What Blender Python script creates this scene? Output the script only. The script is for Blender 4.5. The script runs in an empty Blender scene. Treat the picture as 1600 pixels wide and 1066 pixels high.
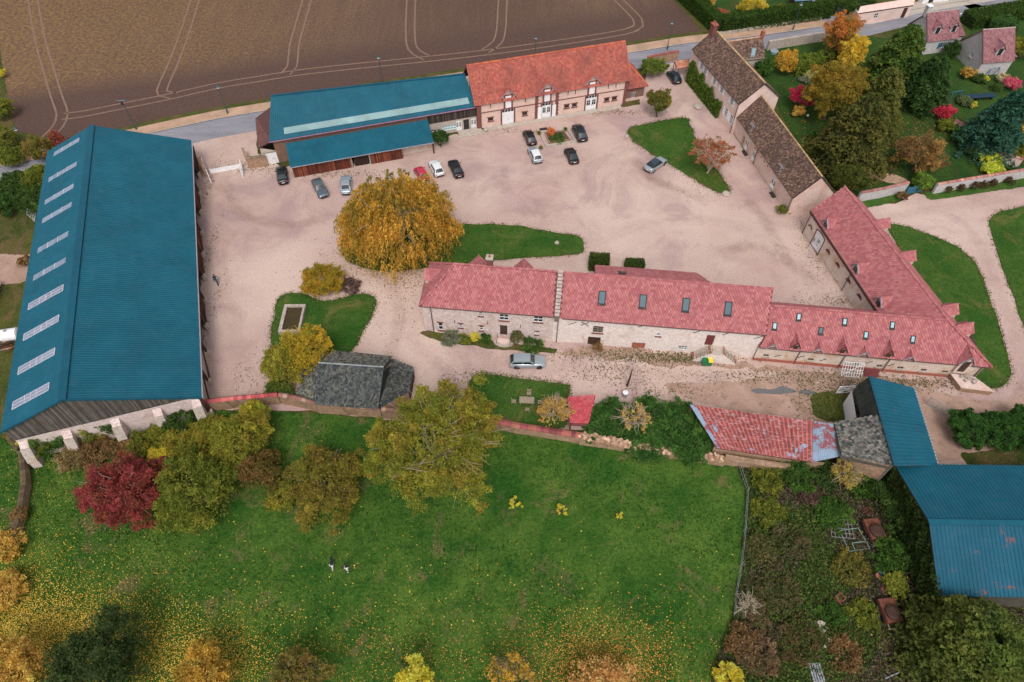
import bpy, math, random
import numpy as np
from mathutils import Vector, Matrix
from mathutils.geometry import tessellate_polygon

random.seed(11)
RNG = np.random.default_rng(11)
SC = bpy.context.scene
COL = SC.collection

# ------------------------------------------------------------------ camera
F, HC, TH = 1067.0, 74.0, math.radians(52.3)          # pixels, metres, pitch
cam_data = bpy.data.cameras.new('camera')
cam_data.sensor_width = 36.0
cam_data.lens = 36.0 * F / 1600.0
cam_data.clip_start = 1.0
cam_data.clip_end = 9000.0
cam = bpy.data.objects.new('camera', cam_data)
COL.objects.link(cam)
cam.location = (0, 0, HC)
cam.rotation_euler = (math.pi / 2 - TH, 0, 0)
SC.camera = cam
SC.render.resolution_x, SC.render.resolution_y = 1024, 682

# ------------------------------------------------------------------ sky, sun, exposure
SUN_EL, SUN_AZ = math.radians(55), math.radians(178)   # azimuth clockwise from +Y
world = bpy.data.worlds.new('World')
SC.world = world
world.use_nodes = True
wn = world.node_tree
wn.nodes.clear()
w_out = wn.nodes.new('ShaderNodeOutputWorld')
w_bg = wn.nodes.new('ShaderNodeBackground')
w_sky = wn.nodes.new('ShaderNodeTexSky')
w_sky.sky_type = 'NISHITA'
w_sky.sun_disc = False
w_sky.sun_elevation = SUN_EL
w_sky.sun_rotation = SUN_AZ
w_sky.dust_density = 4.0
w_hsv = wn.nodes.new('ShaderNodeHueSaturation')          # overcast: the sky is nearly grey
w_hsv.inputs['Saturation'].default_value = 0.28
wn.links.new(w_sky.outputs[0], w_hsv.inputs['Color'])
wn.links.new(w_hsv.outputs[0], w_bg.inputs[0])
w_bg.inputs[1].default_value = 0.15
wn.links.new(w_bg.outputs[0], w_out.inputs[0])
sun_d = bpy.data.lights.new('sun', 'SUN')
sun_d.energy = 1.0
sun_d.angle = math.radians(18)
sun_d.color = (1.0, 0.95, 0.9)
sun = bpy.data.objects.new('sun', sun_d)
COL.objects.link(sun)
sun.location = (0, 0, 200)
sdir = Vector((math.sin(SUN_AZ) * math.cos(SUN_EL), math.cos(SUN_AZ) * math.cos(SUN_EL), math.sin(SUN_EL)))
sun.rotation_euler = sdir.to_track_quat('Z', 'Y').to_euler()
SC.view_settings.view_transform = 'Standard'
SC.view_settings.look = 'None'
SC.view_settings.gamma = 1.0
SC.view_settings.use_curve_mapping = False
SC.view_settings.exposure = 0.14

# ------------------------------------------------------------------ pixel -> place
CT, ST = math.cos(TH), math.sin(TH)
def ray(px, py):
    x = (px - 800) / F
    y = -(py - 533) / F
    return np.array([x, CT + y * ST, -ST + y * CT])
def P(px, py, z=0.0):
    r = ray(px, py)
    t = (z - HC) / r[2]
    return np.array([r[0] * t, r[1] * t, z])
def ppm(p):
    return F / (p[1] * CT - (p[2] - HC) * ST)
def lin(r, g, b):
    f = lambda c: (c / 255 / 12.92) if c / 255 <= 0.04045 else ((c / 255 + 0.055) / 1.055) ** 2.4
    return (f(r), f(g), f(b))

# ------------------------------------------------------------------ materials
class NT:
    def __init__(s, name):
        s.m = bpy.data.materials.new(name)
        s.m.use_nodes = True
        s.t = s.m.node_tree
        s.b = s.t.nodes['Principled BSDF']
        tc = s.t.nodes.new('ShaderNodeTexCoord')
        s.obj = tc.outputs['Object']
    def n(s, k):
        return s.t.nodes.new(k)
    def l(s, a, b):
        s.t.links.new(a, b)
    def vec(s, sc=(1, 1, 1), rot=(0, 0, 0), src=None):
        mp = s.n('ShaderNodeMapping')
        mp.inputs['Scale'].default_value = sc
        mp.inputs['Rotation'].default_value = rot
        s.l(src or s.obj, mp.inputs['Vector'])
        return mp.outputs[0]
    def noise(s, scale, detail=4, rough=0.55, vec=None, dist=0.0):
        k = s.n('ShaderNodeTexNoise')
        k.inputs['Scale'].default_value = scale
        k.inputs['Detail'].default_value = detail
        k.inputs['Roughness'].default_value = rough
        k.inputs['Distortion'].default_value = dist
        s.l(vec or s.obj, k.inputs['Vector'])
        return k.outputs['Fac']
    def voro(s, scale, vec=None, feature='F1', out='Distance'):
        k = s.n('ShaderNodeTexVoronoi')
        k.feature = feature
        k.inputs['Scale'].default_value = scale
        s.l(vec or s.obj, k.inputs['Vector'])
        return k.outputs[out]
    def ramp(s, fac, stops):
        k = s.n('ShaderNodeValToRGB')
        e = k.color_ramp.elements
        while len(e) < len(stops):
            e.new(0.5)
        for i, (p, c) in enumerate(stops):
            e[i].position = p
            c = (c, c, c) if isinstance(c, (int, float)) else c
            e[i].color = (c[0], c[1], c[2], 1)
        s.l(fac, k.inputs[0])
        return k.outputs[0]
    def mix(s, fac, a, b, blend='MIX'):
        k = s.n('ShaderNodeMix')
        k.data_type = 'RGBA'
        k.blend_type = blend
        def put(v, i):
            if isinstance(v, (int, float)):
                k.inputs[i].default_value = v if i == 0 else (v, v, v, 1)
            elif isinstance(v, tuple):
                k.inputs[i].default_value = (v[0], v[1], v[2], 1)
            else:
                s.l(v, k.inputs[i])
        put(fac, 0); put(a, 6); put(b, 7)
        return k.outputs[2]
    def attr(s, name='Col'):
        k = s.n('ShaderNodeAttribute')
        k.attribute_name = name
        return k.outputs['Color']
    def done(s, col, rough=0.8, bump=None, bstr=0.4, bdist=0.05, spec=0.3, metal=0.0):
        if isinstance(col, tuple):
            s.b.inputs['Base Color'].default_value = (*col, 1)
        else:
            s.l(col, s.b.inputs['Base Color'])
        if isinstance(rough, (int, float)):
            s.b.inputs['Roughness'].default_value = rough
        else:
            s.l(rough, s.b.inputs['Roughness'])
        s.b.inputs['Specular IOR Level'].default_value = spec
        s.b.inputs['Metallic'].default_value = metal
        if bump is not None:
            k = s.n('ShaderNodeBump')
            k.inputs['Strength'].default_value = bstr
            k.inputs['Distance'].default_value = bdist
            s.l(bump, k.inputs['Height'])
            s.l(k.outputs[0], s.b.inputs['Normal'])
        return s.m

def sc3(c, k):
    return tuple(min(1.0, x * k) for x in c)

MATS = {}
def simple(name, c, rough=0.7, var=0.18, scale=2.5, spec=0.3, metal=0.0, bstr=0.15):
    if name in MATS:
        return MATS[name]
    t = NT(name)
    f = t.noise(scale, 5)
    col = t.mix(t.ramp(f, [(0.3, 0.0), (0.7, 1.0)]), sc3(c, 1 - var), sc3(c, 1 + var))
    MATS[name] = t.done(col, rough, t.noise(scale * 6, 3), bstr, 0.02, spec, metal)
    return MATS[name]
def attr_mat(name, rough=0.7, var=0.2, scale=1.2, spec=0.25, trans=0.0, metal=0.0):
    t = NT(name)
    f = t.noise(scale, 4)
    col = t.mix(1.0, t.attr(), t.ramp(f, [(0.3, 1 - var), (0.7, 1 + var * 0.6)]), 'MULTIPLY')
    m = t.done(col, rough, t.noise(scale * 8, 3), 0.1, 0.02, spec, metal)
    if trans > 0:
        d = t.n('ShaderNodeBsdfTranslucent')
        t.l(col, d.inputs['Color'])
        mx = t.n('ShaderNodeMixShader')
        mx.inputs[0].default_value = trans
        t.l(t.b.outputs[0], mx.inputs[1])
        t.l(d.outputs[0], mx.inputs[2])
        out = [k for k in t.t.nodes if k.type == 'OUTPUT_MATERIAL'][0]
        t.l(mx.outputs[0], out.inputs[0])
    return m

_q = P(600, 158); D_ROAD = -math.sin(math.radians(15)) * _q[0] + math.cos(math.radians(15)) * _q[1]
def make_materials():
    G = MATS
    # --- gravel yard: pinkish crushed stone, worn beige tracks, damp brown patches
    t = NT('gravel')
    big = t.noise(0.06, 5, 0.6, dist=0.6)
    mid = t.noise(0.35, 5, 0.6)
    fine = t.noise(5.0, 4, 0.7)
    spk = t.voro(6.5)
    c = t.mix(t.ramp(big, [(0.36, 0.0), (0.62, 1.0)]), lin(186, 157, 151), lin(189, 162, 149))
    c = t.mix(t.ramp(mid, [(0.5, 0.0), (0.78, 0.5)]), c, lin(162, 132, 126))
    c = t.mix(t.ramp(t.noise(0.13, 6, 0.65, dist=1.2), [(0.56, 0.0), (0.74, 0.65)]), c, lin(150, 120, 100))
    c = t.mix(t.ramp(t.noise(0.045, 4, .5, vec=t.vec((1, 1, 1), (0, 0, .7))), [(.42, 0.0), (.6, .8)]), c, lin(208, 184, 171))
    c = t.mix(t.ramp(t.noise(0.09, 5, .65, vec=t.vec((1, 1, 1), (0, 0, 2.0)), dist=.8), [(.5, 0.0), (.66, .75)]), c, lin(164, 137, 135))
    c = t.mix(1.0, c, t.ramp(fine, [(0.25, 0.7), (0.75, 1.18)]), 'MULTIPLY')
    c = t.mix(1.0, c, t.ramp(spk, [(0.0, 0.84), (0.5, 1.08)]), 'MULTIPLY')
    G['gravel'] = t.done(c, 0.95, fine, 0.5, 0.05, 0.15)
    # --- dirt track
    t = NT('dirt')
    c = t.mix(t.ramp(t.noise(0.3, 6, 0.65, dist=0.8), [(0.35, 0.0), (0.68, 1.0)]), lin(186, 154, 140), lin(156, 128, 110))
    c = t.mix(t.ramp(t.noise(0.9, 5, 0.7), [(0.55, 0.0), (0.75, 0.8)]), c, lin(92, 92, 48))
    c = t.mix(1.0, c, t.ramp(t.noise(5, 4, 0.7), [(0.25, 0.7), (0.75, 1.2)]), 'MULTIPLY')
    G['dirt'] = t.done(c, 0.95, t.noise(4, 4), 0.5, 0.05, 0.15)
    # --- grass sheets
    def grass(name, a, b, d, dry, drycol, dryth=0.6):
        t = NT(name)
        c = t.mix(t.ramp(t.noise(0.16, 5, 0.6, dist=0.5), [(0.35, 0.0), (0.66, 1.0)]), a, b)
        c = t.mix(t.ramp(t.noise(0.8, 5, 0.65), [(0.5, 0.0), (0.72, 0.75)]), c, d)
        c = t.mix(t.ramp(t.noise(0.22, 6, 0.7, vec=t.vec((1, 1, 1), (0, 0, 1.1)), dist=0.9), [(dryth, 0.0), (dryth + 0.14, dry)]), c, drycol)
        c = t.mix(1.0, c, t.ramp(t.noise(3.6, 4, 0.75), [(0.25, 0.5), (0.75, 1.5)]), 'MULTIPLY')
        c = t.mix(t.ramp(t.noise(1.7, 6, 0.75, dist=0.4), [(0.54, 0.0), (0.7, 0.5)]), c, sc3(b, 1.25))
        return t.done(c, 0.9, t.noise(3.5, 5, 0.7), 0.9, 0.2, 0.12)
    G['meadow'] = grass('meadow', lin(44, 86, 28), lin(90, 116, 46), lin(34, 74, 24), 0.8, lin(122, 106, 74), 0.55)
    G['lawn'] = grass('lawn', lin(50, 88, 30), lin(76, 102, 42), lin(38, 74, 26), 0.75, lin(122, 108, 64), 0.54)
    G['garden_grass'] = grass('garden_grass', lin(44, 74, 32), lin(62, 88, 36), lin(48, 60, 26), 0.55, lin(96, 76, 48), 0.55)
    G['rough_grass'] = grass('rough_grass', lin(66, 76, 34), lin(92, 92, 44), lin(46, 56, 26), 0.85, lin(112, 90, 64), 0.5)
    G['scrub'] = grass('scrub', lin(54, 72, 32), lin(76, 82, 40), lin(46, 52, 28), 0.7, lin(96, 78, 58), 0.52)
    # --- ploughed field with stubble
    t = NT('field')
    rot = t.vec((1, 1, 1), (0, 0, math.radians(-14)))
    rows = t.noise(0.5, 5, 0.6, vec=t.vec((2.2, 0.12, 1), (0, 0, math.radians(12))))
    c = t.mix(t.ramp(t.noise(0.025, 4, 0.5, vec=rot), [(0.38, 0.0), (0.66, 1.0)]), lin(104, 82, 71), lin(120, 96, 80))
    c = t.mix(t.ramp(rows, [(0.35, 0.45), (0.7, 0.0)]), c, lin(84, 66, 57))
    st = t.mix(1.0, t.ramp(t.noise(0.018, 3, 0.5), [(0.42, 0.0), (0.62, 1.0)]), t.ramp(t.noise(2.6, 3, 0.7), [(0.5, 0.0), (0.68, 1.0)]), 'MULTIPLY')
    c = t.mix(st, c, lin(150, 122, 84))
    sep = t.n('ShaderNodeVectorMath'); sep.operation = 'DOT_PRODUCT'
    sep.inputs[1].default_value = (-math.sin(math.radians(15)), math.cos(math.radians(15)), 0)
    t.l(t.obj, sep.inputs[0])
    mr = t.n('ShaderNodeMapRange')
    for k, v in zip(('From Min', 'From Max'), (D_ROAD + 17, D_ROAD + 24)): mr.inputs[k].default_value = v
    t.l(sep.outputs['Value'], mr.inputs['Value'])
    c = t.mix(t.mix(1.0, mr.outputs[0], t.ramp(t.noise(.3, 5, .6, vec=t.vec((1.5, .25, 1), (0, 0, math.radians(10)))), [(.3, .3), (.7, 1.0)]), 'MULTIPLY'), sc3(lin(102, 80, 72), .86), c)
    sx = t.n('ShaderNodeSeparateXYZ'); t.l(t.obj, sx.inputs[0])
    mr2 = t.n('ShaderNodeMapRange'); t.l(sx.outputs[0], mr2.inputs['Value'])
    for k, v in zip(('From Min', 'From Max'), (-20, -105)): mr2.inputs[k].default_value = v
    f2 = t.mix(1.0, t.mix(1.0, mr2.outputs[0], mr.outputs[0], 'MULTIPLY'), t.ramp(t.noise(1.3, 5, .75), [(.42, 0.0), (.66, .8)]), 'MULTIPLY')
    c = t.mix(f2, c, lin(160, 126, 72))
    c = t.mix(1.0, c, t.ramp(t.noise(2.2, 5, 0.75), [(0.25, 0.62), (0.75, 1.3)]), 'MULTIPLY')
    G['field'] = t.done(c, 0.95, t.noise(2.0, 5, 0.7), 0.8, 0.15, 0.1)
    # --- asphalt with repairs
    t = NT('asphalt')
    along = t.vec((0.12, 0.5, 1), (0, 0, math.radians(-15)))
    c = t.mix(t.ramp(t.noise(0.8, 5, 0.65, vec=along, dist=.5), [(0.35, 0.0), (0.7, 1.0)]), lin(124, 123, 131), lin(156, 153, 159))
    c = t.mix(1.0, c, t.ramp(t.noise(3.0, 4, 0.7), [(0.3, 0.85), (0.7, 1.12)]), 'MULTIPLY')
    G['asphalt'] = t.done(c, 0.9, t.noise(12, 3), 0.3, 0.02, 0.2)
    t = NT('path')
    c = t.mix(t.ramp(t.noise(0.4, 5), [(0.35, 0.0), (0.65, 1.0)]), lin(196, 160, 136), lin(168, 140, 118))
    c = t.mix(1.0, c, t.ramp(t.noise(4, 4, 0.7), [(0.3, 0.8), (0.7, 1.15)]), 'MULTIPLY')
    G['path'] = t.done(c, 0.95, t.noise(6, 3), 0.3, 0.03, 0.15)
    # --- rubble stone walls
    def stone(name, a, b, mortar, stain, scale=2.6, th=0.035, sth=0.55):
        t = NT(name)
        v = t.vec((1, 1, 1.5))
        edge = t.voro(scale, v, 'DISTANCE_TO_EDGE')
        cell = t.voro(scale, v, 'F1', 'Color')
        c = t.mix(cell, a, b)
        c = t.mix(1.0, c, t.ramp(t.noise(7, 4, 0.7), [(0.3, 0.78), (0.7, 1.14)]), 'MULTIPLY')
        c = t.mix(t.ramp(edge, [(0.0, 1.0), (th, 0.0)]), c, mortar)
        c = t.mix(t.ramp(t.noise(0.5, 6, 0.7, dist=0.8), [(sth, 0.0), (sth + 0.2, 0.75)]), c, stain)
        return t.done(c, 0.95, edge, 0.5, 0.05, 0.15)
    G['stone_white'] = stone('stone_white', lin(240, 228, 222), lin(214, 198, 190), lin(230, 218, 212), lin(190, 154, 136), 3.0)
    G['stone_house'] = stone('stone_house', lin(228, 210, 206), lin(194, 172, 164), lin(220, 206, 202), lin(182, 146, 132), 3.0, 0.05)
    G['stone_grey'] = stone('stone_grey', lin(196, 182, 172), lin(160, 148, 138), lin(176, 164, 156), lin(168, 138, 108), 3.0)
    G['stone_ochre'] = stone('stone_ochre', lin(228, 206, 196), lin(210, 184, 172), lin(222, 204, 196), lin(204, 164, 142), 3.0, 0.03, 0.46)
    G['stone_plaster'] = stone('stone_plaster', lin(222, 208, 198), lin(206, 186, 170), lin(220, 206, 196), lin(188, 142, 100), 1.2, 0.01, 0.5)
    G['stone_barn'] = stone('stone_barn', lin(228, 200, 188), lin(210, 178, 164), lin(232, 210, 200), lin(200, 162, 150), 3.4)
    G['stone_garden'] = stone('stone_garden', lin(190, 158, 132), lin(150, 118, 96), lin(140, 116, 98), lin(104, 96, 66), 3.0, 0.06, 0.52)
    # --- plaster
    t = NT('render_pink')
    c = t.mix(t.ramp(t.noise(0.5, 6, 0.65), [(0.35, 0.0), (0.7, 1.0)]), lin(232, 206, 196), lin(208, 182, 172))
    G['render_pink'] = t.done(c, 0.9, t.noise(12, 3), 0.15, 0.01, 0.15)
    G['render_grey'] = simple('render_grey', lin(186, 180, 180), 0.9)
    # --- moss and lichen roofs
    def mossy(name, a, b, moss, scale):
        t = NT(name)
        c = t.mix(1.0, t.attr(), t.mix(t.ramp(t.noise(scale, 5, 0.7), [(0.35, 0.0), (0.65, 1.0)]), a, b), 'MULTIPLY')
        c = t.mix(t.ramp(t.noise(0.7, 6, 0.75, dist=0.6), [(0.52, 0.0), (0.72, 0.8)]), c, moss)
        return t.done(c, 0.9, t.noise(8, 4), 0.4, 0.03, 0.2)
    G['slate'] = mossy('slate', lin(116, 115, 110), lin(70, 72, 69), lin(70, 74, 62), 3)
    G['slate_old'] = mossy('slate_old', lin(150, 146, 136), lin(84, 84, 72), lin(92, 88, 60), 2)
    G['slate_pale'] = mossy('slate_pale', lin(172, 166, 156), lin(84, 84, 78), lin(66, 68, 60), 2.2)
    # --- tiles: colour comes per tile, weathering over it
    def tile(name, dark, amt, th):
        t = NT(name)
        c = t.mix(1.0, t.attr(), t.ramp(t.noise(0.9, 5, 0.7), [(0.3, 0.92), (0.7, 1.06)]), 'MULTIPLY')
        c = t.mix(t.ramp(t.noise(0.3, 6, 0.65, dist=0.5), [(th, 0.0), (th + 0.3, amt)]), c, dark)
        return t.done(c, 0.8, t.noise(20, 3), 0.15, 0.01, 0.22)
    G['tile_pink'] = tile('tile_pink', lin(146, 88, 90), 0.3, 0.5)
    G['tile_red'] = tile('tile_red', lin(124, 78, 72), 0.75, 0.42)
    G['tile_brown'] = tile('tile_brown', lin(72, 62, 52), 0.7, 0.5)
    # --- painted sheet metal
    def sheet(name, base, rough=0.42, rust=0.0, rcol=(0.2, 0.06, 0.03), rs=0.6, th=0.6):
        t = NT(name)
        c = t.mix(t.ramp(t.noise(0.25, 5, 0.6), [(0.3, 0.0), (0.7, 1.0)]), sc3(base, 0.86), sc3(base, 1.12))
        c = t.mix(1.0, c, t.attr(), 'MULTIPLY')
        c = t.mix(t.ramp(t.noise(1.0, 6, .7, dist=.3), [(.45, 0.0), (.8, .3)]), c, sc3(tuple(.5 * k + .06 for k in base), 1.0))
        c = t.mix(1.0, c, t.ramp(t.noise(7, 3, .7), [(.3, .9), (.7, 1.08)]), 'MULTIPLY')
        if rust:
            c = t.mix(t.ramp(t.noise(rs, 7, 0.75, dist=0.4), [(th, 0.0), (th + 0.04, rust)]), c, rcol)
        return t.done(c, rough, t.noise(3, 3), 0.05, 0.02, 0.25)
    G['teal'] = sheet('teal', lin(16, 89, 109), .6)
    G['teal_dark'] = sheet('teal_dark', lin(16, 82, 102), .55)
    G['teal_old'] = sheet('teal_old', lin(18, 86, 108), 0.6, 0.9, lin(136, 80, 70), 0.5, 0.6)
    G['dark_sheet'] = sheet('dark_sheet', lin(52, 58, 54), 0.7, 0.6, lin(34, 38, 34), 0.8, 0.5)
    t = NT('tin_red')
    c = t.mix(1.0, t.mix(t.noise(.7, 5), lin(116, 58, 55), lin(142, 76, 72)), t.attr(), 'MULTIPLY')
    c = t.mix(t.ramp(t.noise(1.5, 5, .7, vec=t.vec((1.2, 3.0, 1))), [(0.52, 0.0), (0.62, .75)]), c, lin(190, 156, 156))
    c = t.mix(t.ramp(t.noise(.9, 5, .7, vec=t.vec((3.0, .5, 1))), [(0.6, 0.0), (0.66, .8)]), c, lin(92, 54, 48))
    c = t.mix(t.ramp(t.noise(.5, 6, .7), [(0.6, 0.0), (0.63, .8)]), c, lin(146, 168, 190))
    G['tin_red'] = t.done(c, 0.7, t.noise(3, 3), .1, .02)
    G['tin_blue'] = sheet('tin_blue', lin(146, 166, 186), 0.6, 0.9, lin(146, 72, 72), 0.6, 0.5)
    G['coping_red'] = attr_mat('coping_red', 0.75, 0.3, 1.0)
    G['poly_strip'] = sheet('poly_strip', lin(136, 164, 166), 0.6)
    G['poly_grey'] = sheet('poly_grey', lin(136, 148, 166), 0.6)
    # --- boards
    def boards(name, dk, th=0.5, amt=0.7):
        t = NT(name)
        c = t.mix(1.0, t.attr(), t.ramp(t.noise(2.0, 5, 0.7, vec=t.vec((3, 3, 0.4))), [(0.3, 0.6), (0.7, 1.25)]), 'MULTIPLY')
        c = t.mix(t.ramp(t.noise(0.5, 5, 0.7), [(th, 0.0), (th + 0.25, amt)]), c, dk)
        return t.done(c, 0.85, t.noise(10, 3, vec=t.vec((4, 4, 0.3))), 0.4, 0.02, 0.2)
    G['board_grey'] = boards('board_grey', lin(58, 52, 48))
    G['board_brown'] = boards('board_brown', lin(58, 34, 26))
    G['board_black'] = boards('board_black', lin(34, 32, 32))
    # --- small stuff
    simple('brick_dark', lin(122, 78, 72), 0.85, 0.25, 4)
    simple('brick_red', lin(160, 96, 80), 0.85, 0.25, 4)
    simple('white_paint', lin(234, 234, 236), 0.5, 0.06, 2)
    simple('grey_paint', lin(150, 152, 150), 0.6, 0.1, 2)
    simple('wood_pale', lin(156, 140, 122), 0.8, 0.2, 3)
    simple('wood_dark', lin(74, 52, 42), 0.8, 0.25, 3)
    simple('maroon', lin(112, 52, 56), 0.6, 0.15, 2)
    simple('zinc', lin(150, 152, 162), 0.45, 0.12, 3, 0.5)
    simple('pipe_brown', lin(84, 70, 66), 0.5, 0.1, 3)
    simple('iron', lin(54, 50, 50), 0.6, 0.2, 4)
    simple('rust', lin(112, 66, 52), 0.9, 0.35, 3)
    simple('concrete', lin(182, 170, 158), 0.9, 0.14, 2)
    simple('trunk', lin(104, 92, 80), 0.9, 0.3, 6, bstr=0.5)
    simple('trunk_pale', lin(168, 154, 134), 0.9, 0.25, 6, bstr=0.4)
    simple('soil', lin(96, 74, 60), 0.95, 0.3, 2)
    simple('lamp_green', lin(44, 76, 78), 0.45, 0.1, 3, 0.5)
    simple('lamp_glass', lin(206, 214, 220), 0.3, 0.05, 3, 0.5)
    simple('solar', lin(92, 128, 150), 0.2, 0.08, 3, 0.6)
    simple('tyre', lin(28, 28, 30), 0.85, 0.1, 8)
    simple('rim', lin(150, 152, 156), 0.35, 0.1, 8, 0.6, 0.6)
    simple('red_lamp', lin(176, 24, 34), 0.25, 0.05, 8, 0.6)
    simple('clear_lamp', lin(222, 224, 226), 0.2, 0.05, 8, 0.6)
    simple('plate', lin(226, 226, 220), 0.4, 0.03, 8)
    simple('black_trim', lin(26, 27, 30), 0.5, 0.1, 8)
    simple('car_glass', (0.012, 0.02, 0.024), 0.06, 0.05, 8, 0.8)
    simple('pane', (0.02, 0.028, 0.034), 0.08, 0.2, 1.5, 0.7)
    simple('skylight_glass', lin(36, 78, 92), 0.1, 0.15, 1.2, 0.8)
    simple('skylight_pale', lin(150, 186, 194), 0.12, 0.1, 1.2, 0.7)
    simple('bin_green', lin(24, 112, 72), 0.45, 0.08, 3, 0.4)
    simple('bin_yellow', lin(226, 206, 64), 0.45, 0.05, 3, 0.4)
    simple('blue_paint', lin(58, 108, 130), 0.5, 0.1, 3)
    simple('cloth_black', lin(30, 34, 40), 0.9, 0.15, 8)
    simple('cloth_navy', lin(30, 52, 66), 0.9, 0.15, 8)
    simple('cloth_teal', lin(44, 92, 108), 0.9, 0.15, 8)
    simple('cloth_white', lin(216, 214, 212), 0.9, 0.05, 8)
    simple('skin', lin(206, 158, 134), 0.6, 0.08, 8)
    simple('hair_dark', lin(34, 28, 26), 0.7, 0.2, 12)
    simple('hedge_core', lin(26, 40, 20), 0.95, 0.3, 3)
    t = NT('puddle')
    G['puddle'] = t.done(lin(112, 108, 108), 0.06, t.noise(2, 2), 0.02, 0.02, 0.6)
    t = NT('pond')
    G['pond'] = t.done(t.mix(t.noise(1.2, 4), lin(40, 38, 20), lin(84, 66, 28)), 0.25, t.noise(3, 3), 0.1, 0.02, 0.5)
    G['leaf'] = attr_mat('leaf', 0.75, 0.12, 0.6, 0.15, 0.45)
    G['blade'] = attr_mat('blade', 0.8, 0.1, 0.5, 0.1, 0.2)
    G['litter'] = attr_mat('litter', 0.8, 0.1, 0.5, 0.1)
    G['attr'] = attr_mat('attr', 0.85, 0.25, 1.5, 0.2)
make_materials()
def car_paint(name, c, rough=0.3, metal=0.3):
    if name not in MATS:
        t = NT(name)
        MATS[name] = t.done(t.mix(t.noise(3, 2), sc3(c, 0.96), sc3(c, 1.04)), rough, None, 0, 0, 0.5, metal)
        t.b.inputs['Coat Weight'].default_value = 0.6
        t.b.inputs['Coat Roughness'].default_value = 0.08
    return MATS[name]
def mat(m):
    return MATS[m] if isinstance(m, str) else m

# ------------------------------------------------------------------ mesh helpers
def tag(o, label=None, cat=None, group=None, kind=None):
    if label: o['label'] = label
    if cat: o['category'] = cat
    if group: o['group'] = group
    if kind: o['kind'] = kind
    return o
def empty(name, loc=(0, 0, 0), rz=0.0, label=None, cat=None, group=None):
    o = bpy.data.objects.new(name, None)
    o.empty_display_size = 0.3
    COL.objects.link(o)
    o.location = loc
    o.rotation_euler = (0, 0, rz)
    return tag(o, label, cat, group)
def link(name, me, m=None, parent=None, kind=None, label=None):
    o = bpy.data.objects.new(name, me)
    COL.objects.link(o)
    if m is not None and not me.materials:
        me.materials.append(mat(m))
    if parent is not None:
        o.parent = parent
    if kind: o['kind'] = kind
    if label: o['label'] = label
    return o
def npmesh(name, V, FACES, m, parent=None, cols=None, kind=None, smooth=False):
    """V (n,3), FACES (m,k) with one k; cols (n,3) per vertex."""
    V = np.asarray(V, np.float32); FACES = np.asarray(FACES, np.int32)
    me = bpy.data.meshes.new(name)
    k = FACES.shape[1]
    me.vertices.add(len(V)); me.vertices.foreach_set('co', V.ravel())
    me.loops.add(FACES.size); me.loops.foreach_set('vertex_index', FACES.ravel())
    me.polygons.add(len(FACES))
    me.polygons.foreach_set('loop_start', np.arange(0, FACES.size, k, dtype=np.int32))
    me.polygons.foreach_set('loop_total', np.full(len(FACES), k, np.int32))
    me.polygons.foreach_set('use_smooth', np.full(len(FACES), smooth))
    me.update(calc_edges=True)
    if cols is not None:
        a = me.color_attributes.new('Col', 'FLOAT_COLOR', 'POINT')
        c4 = np.ones((len(V), 4), np.float32); c4[:, :3] = cols
        a.data.foreach_set('color', c4.ravel())
    return link(name, me, m, parent, kind)

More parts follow.
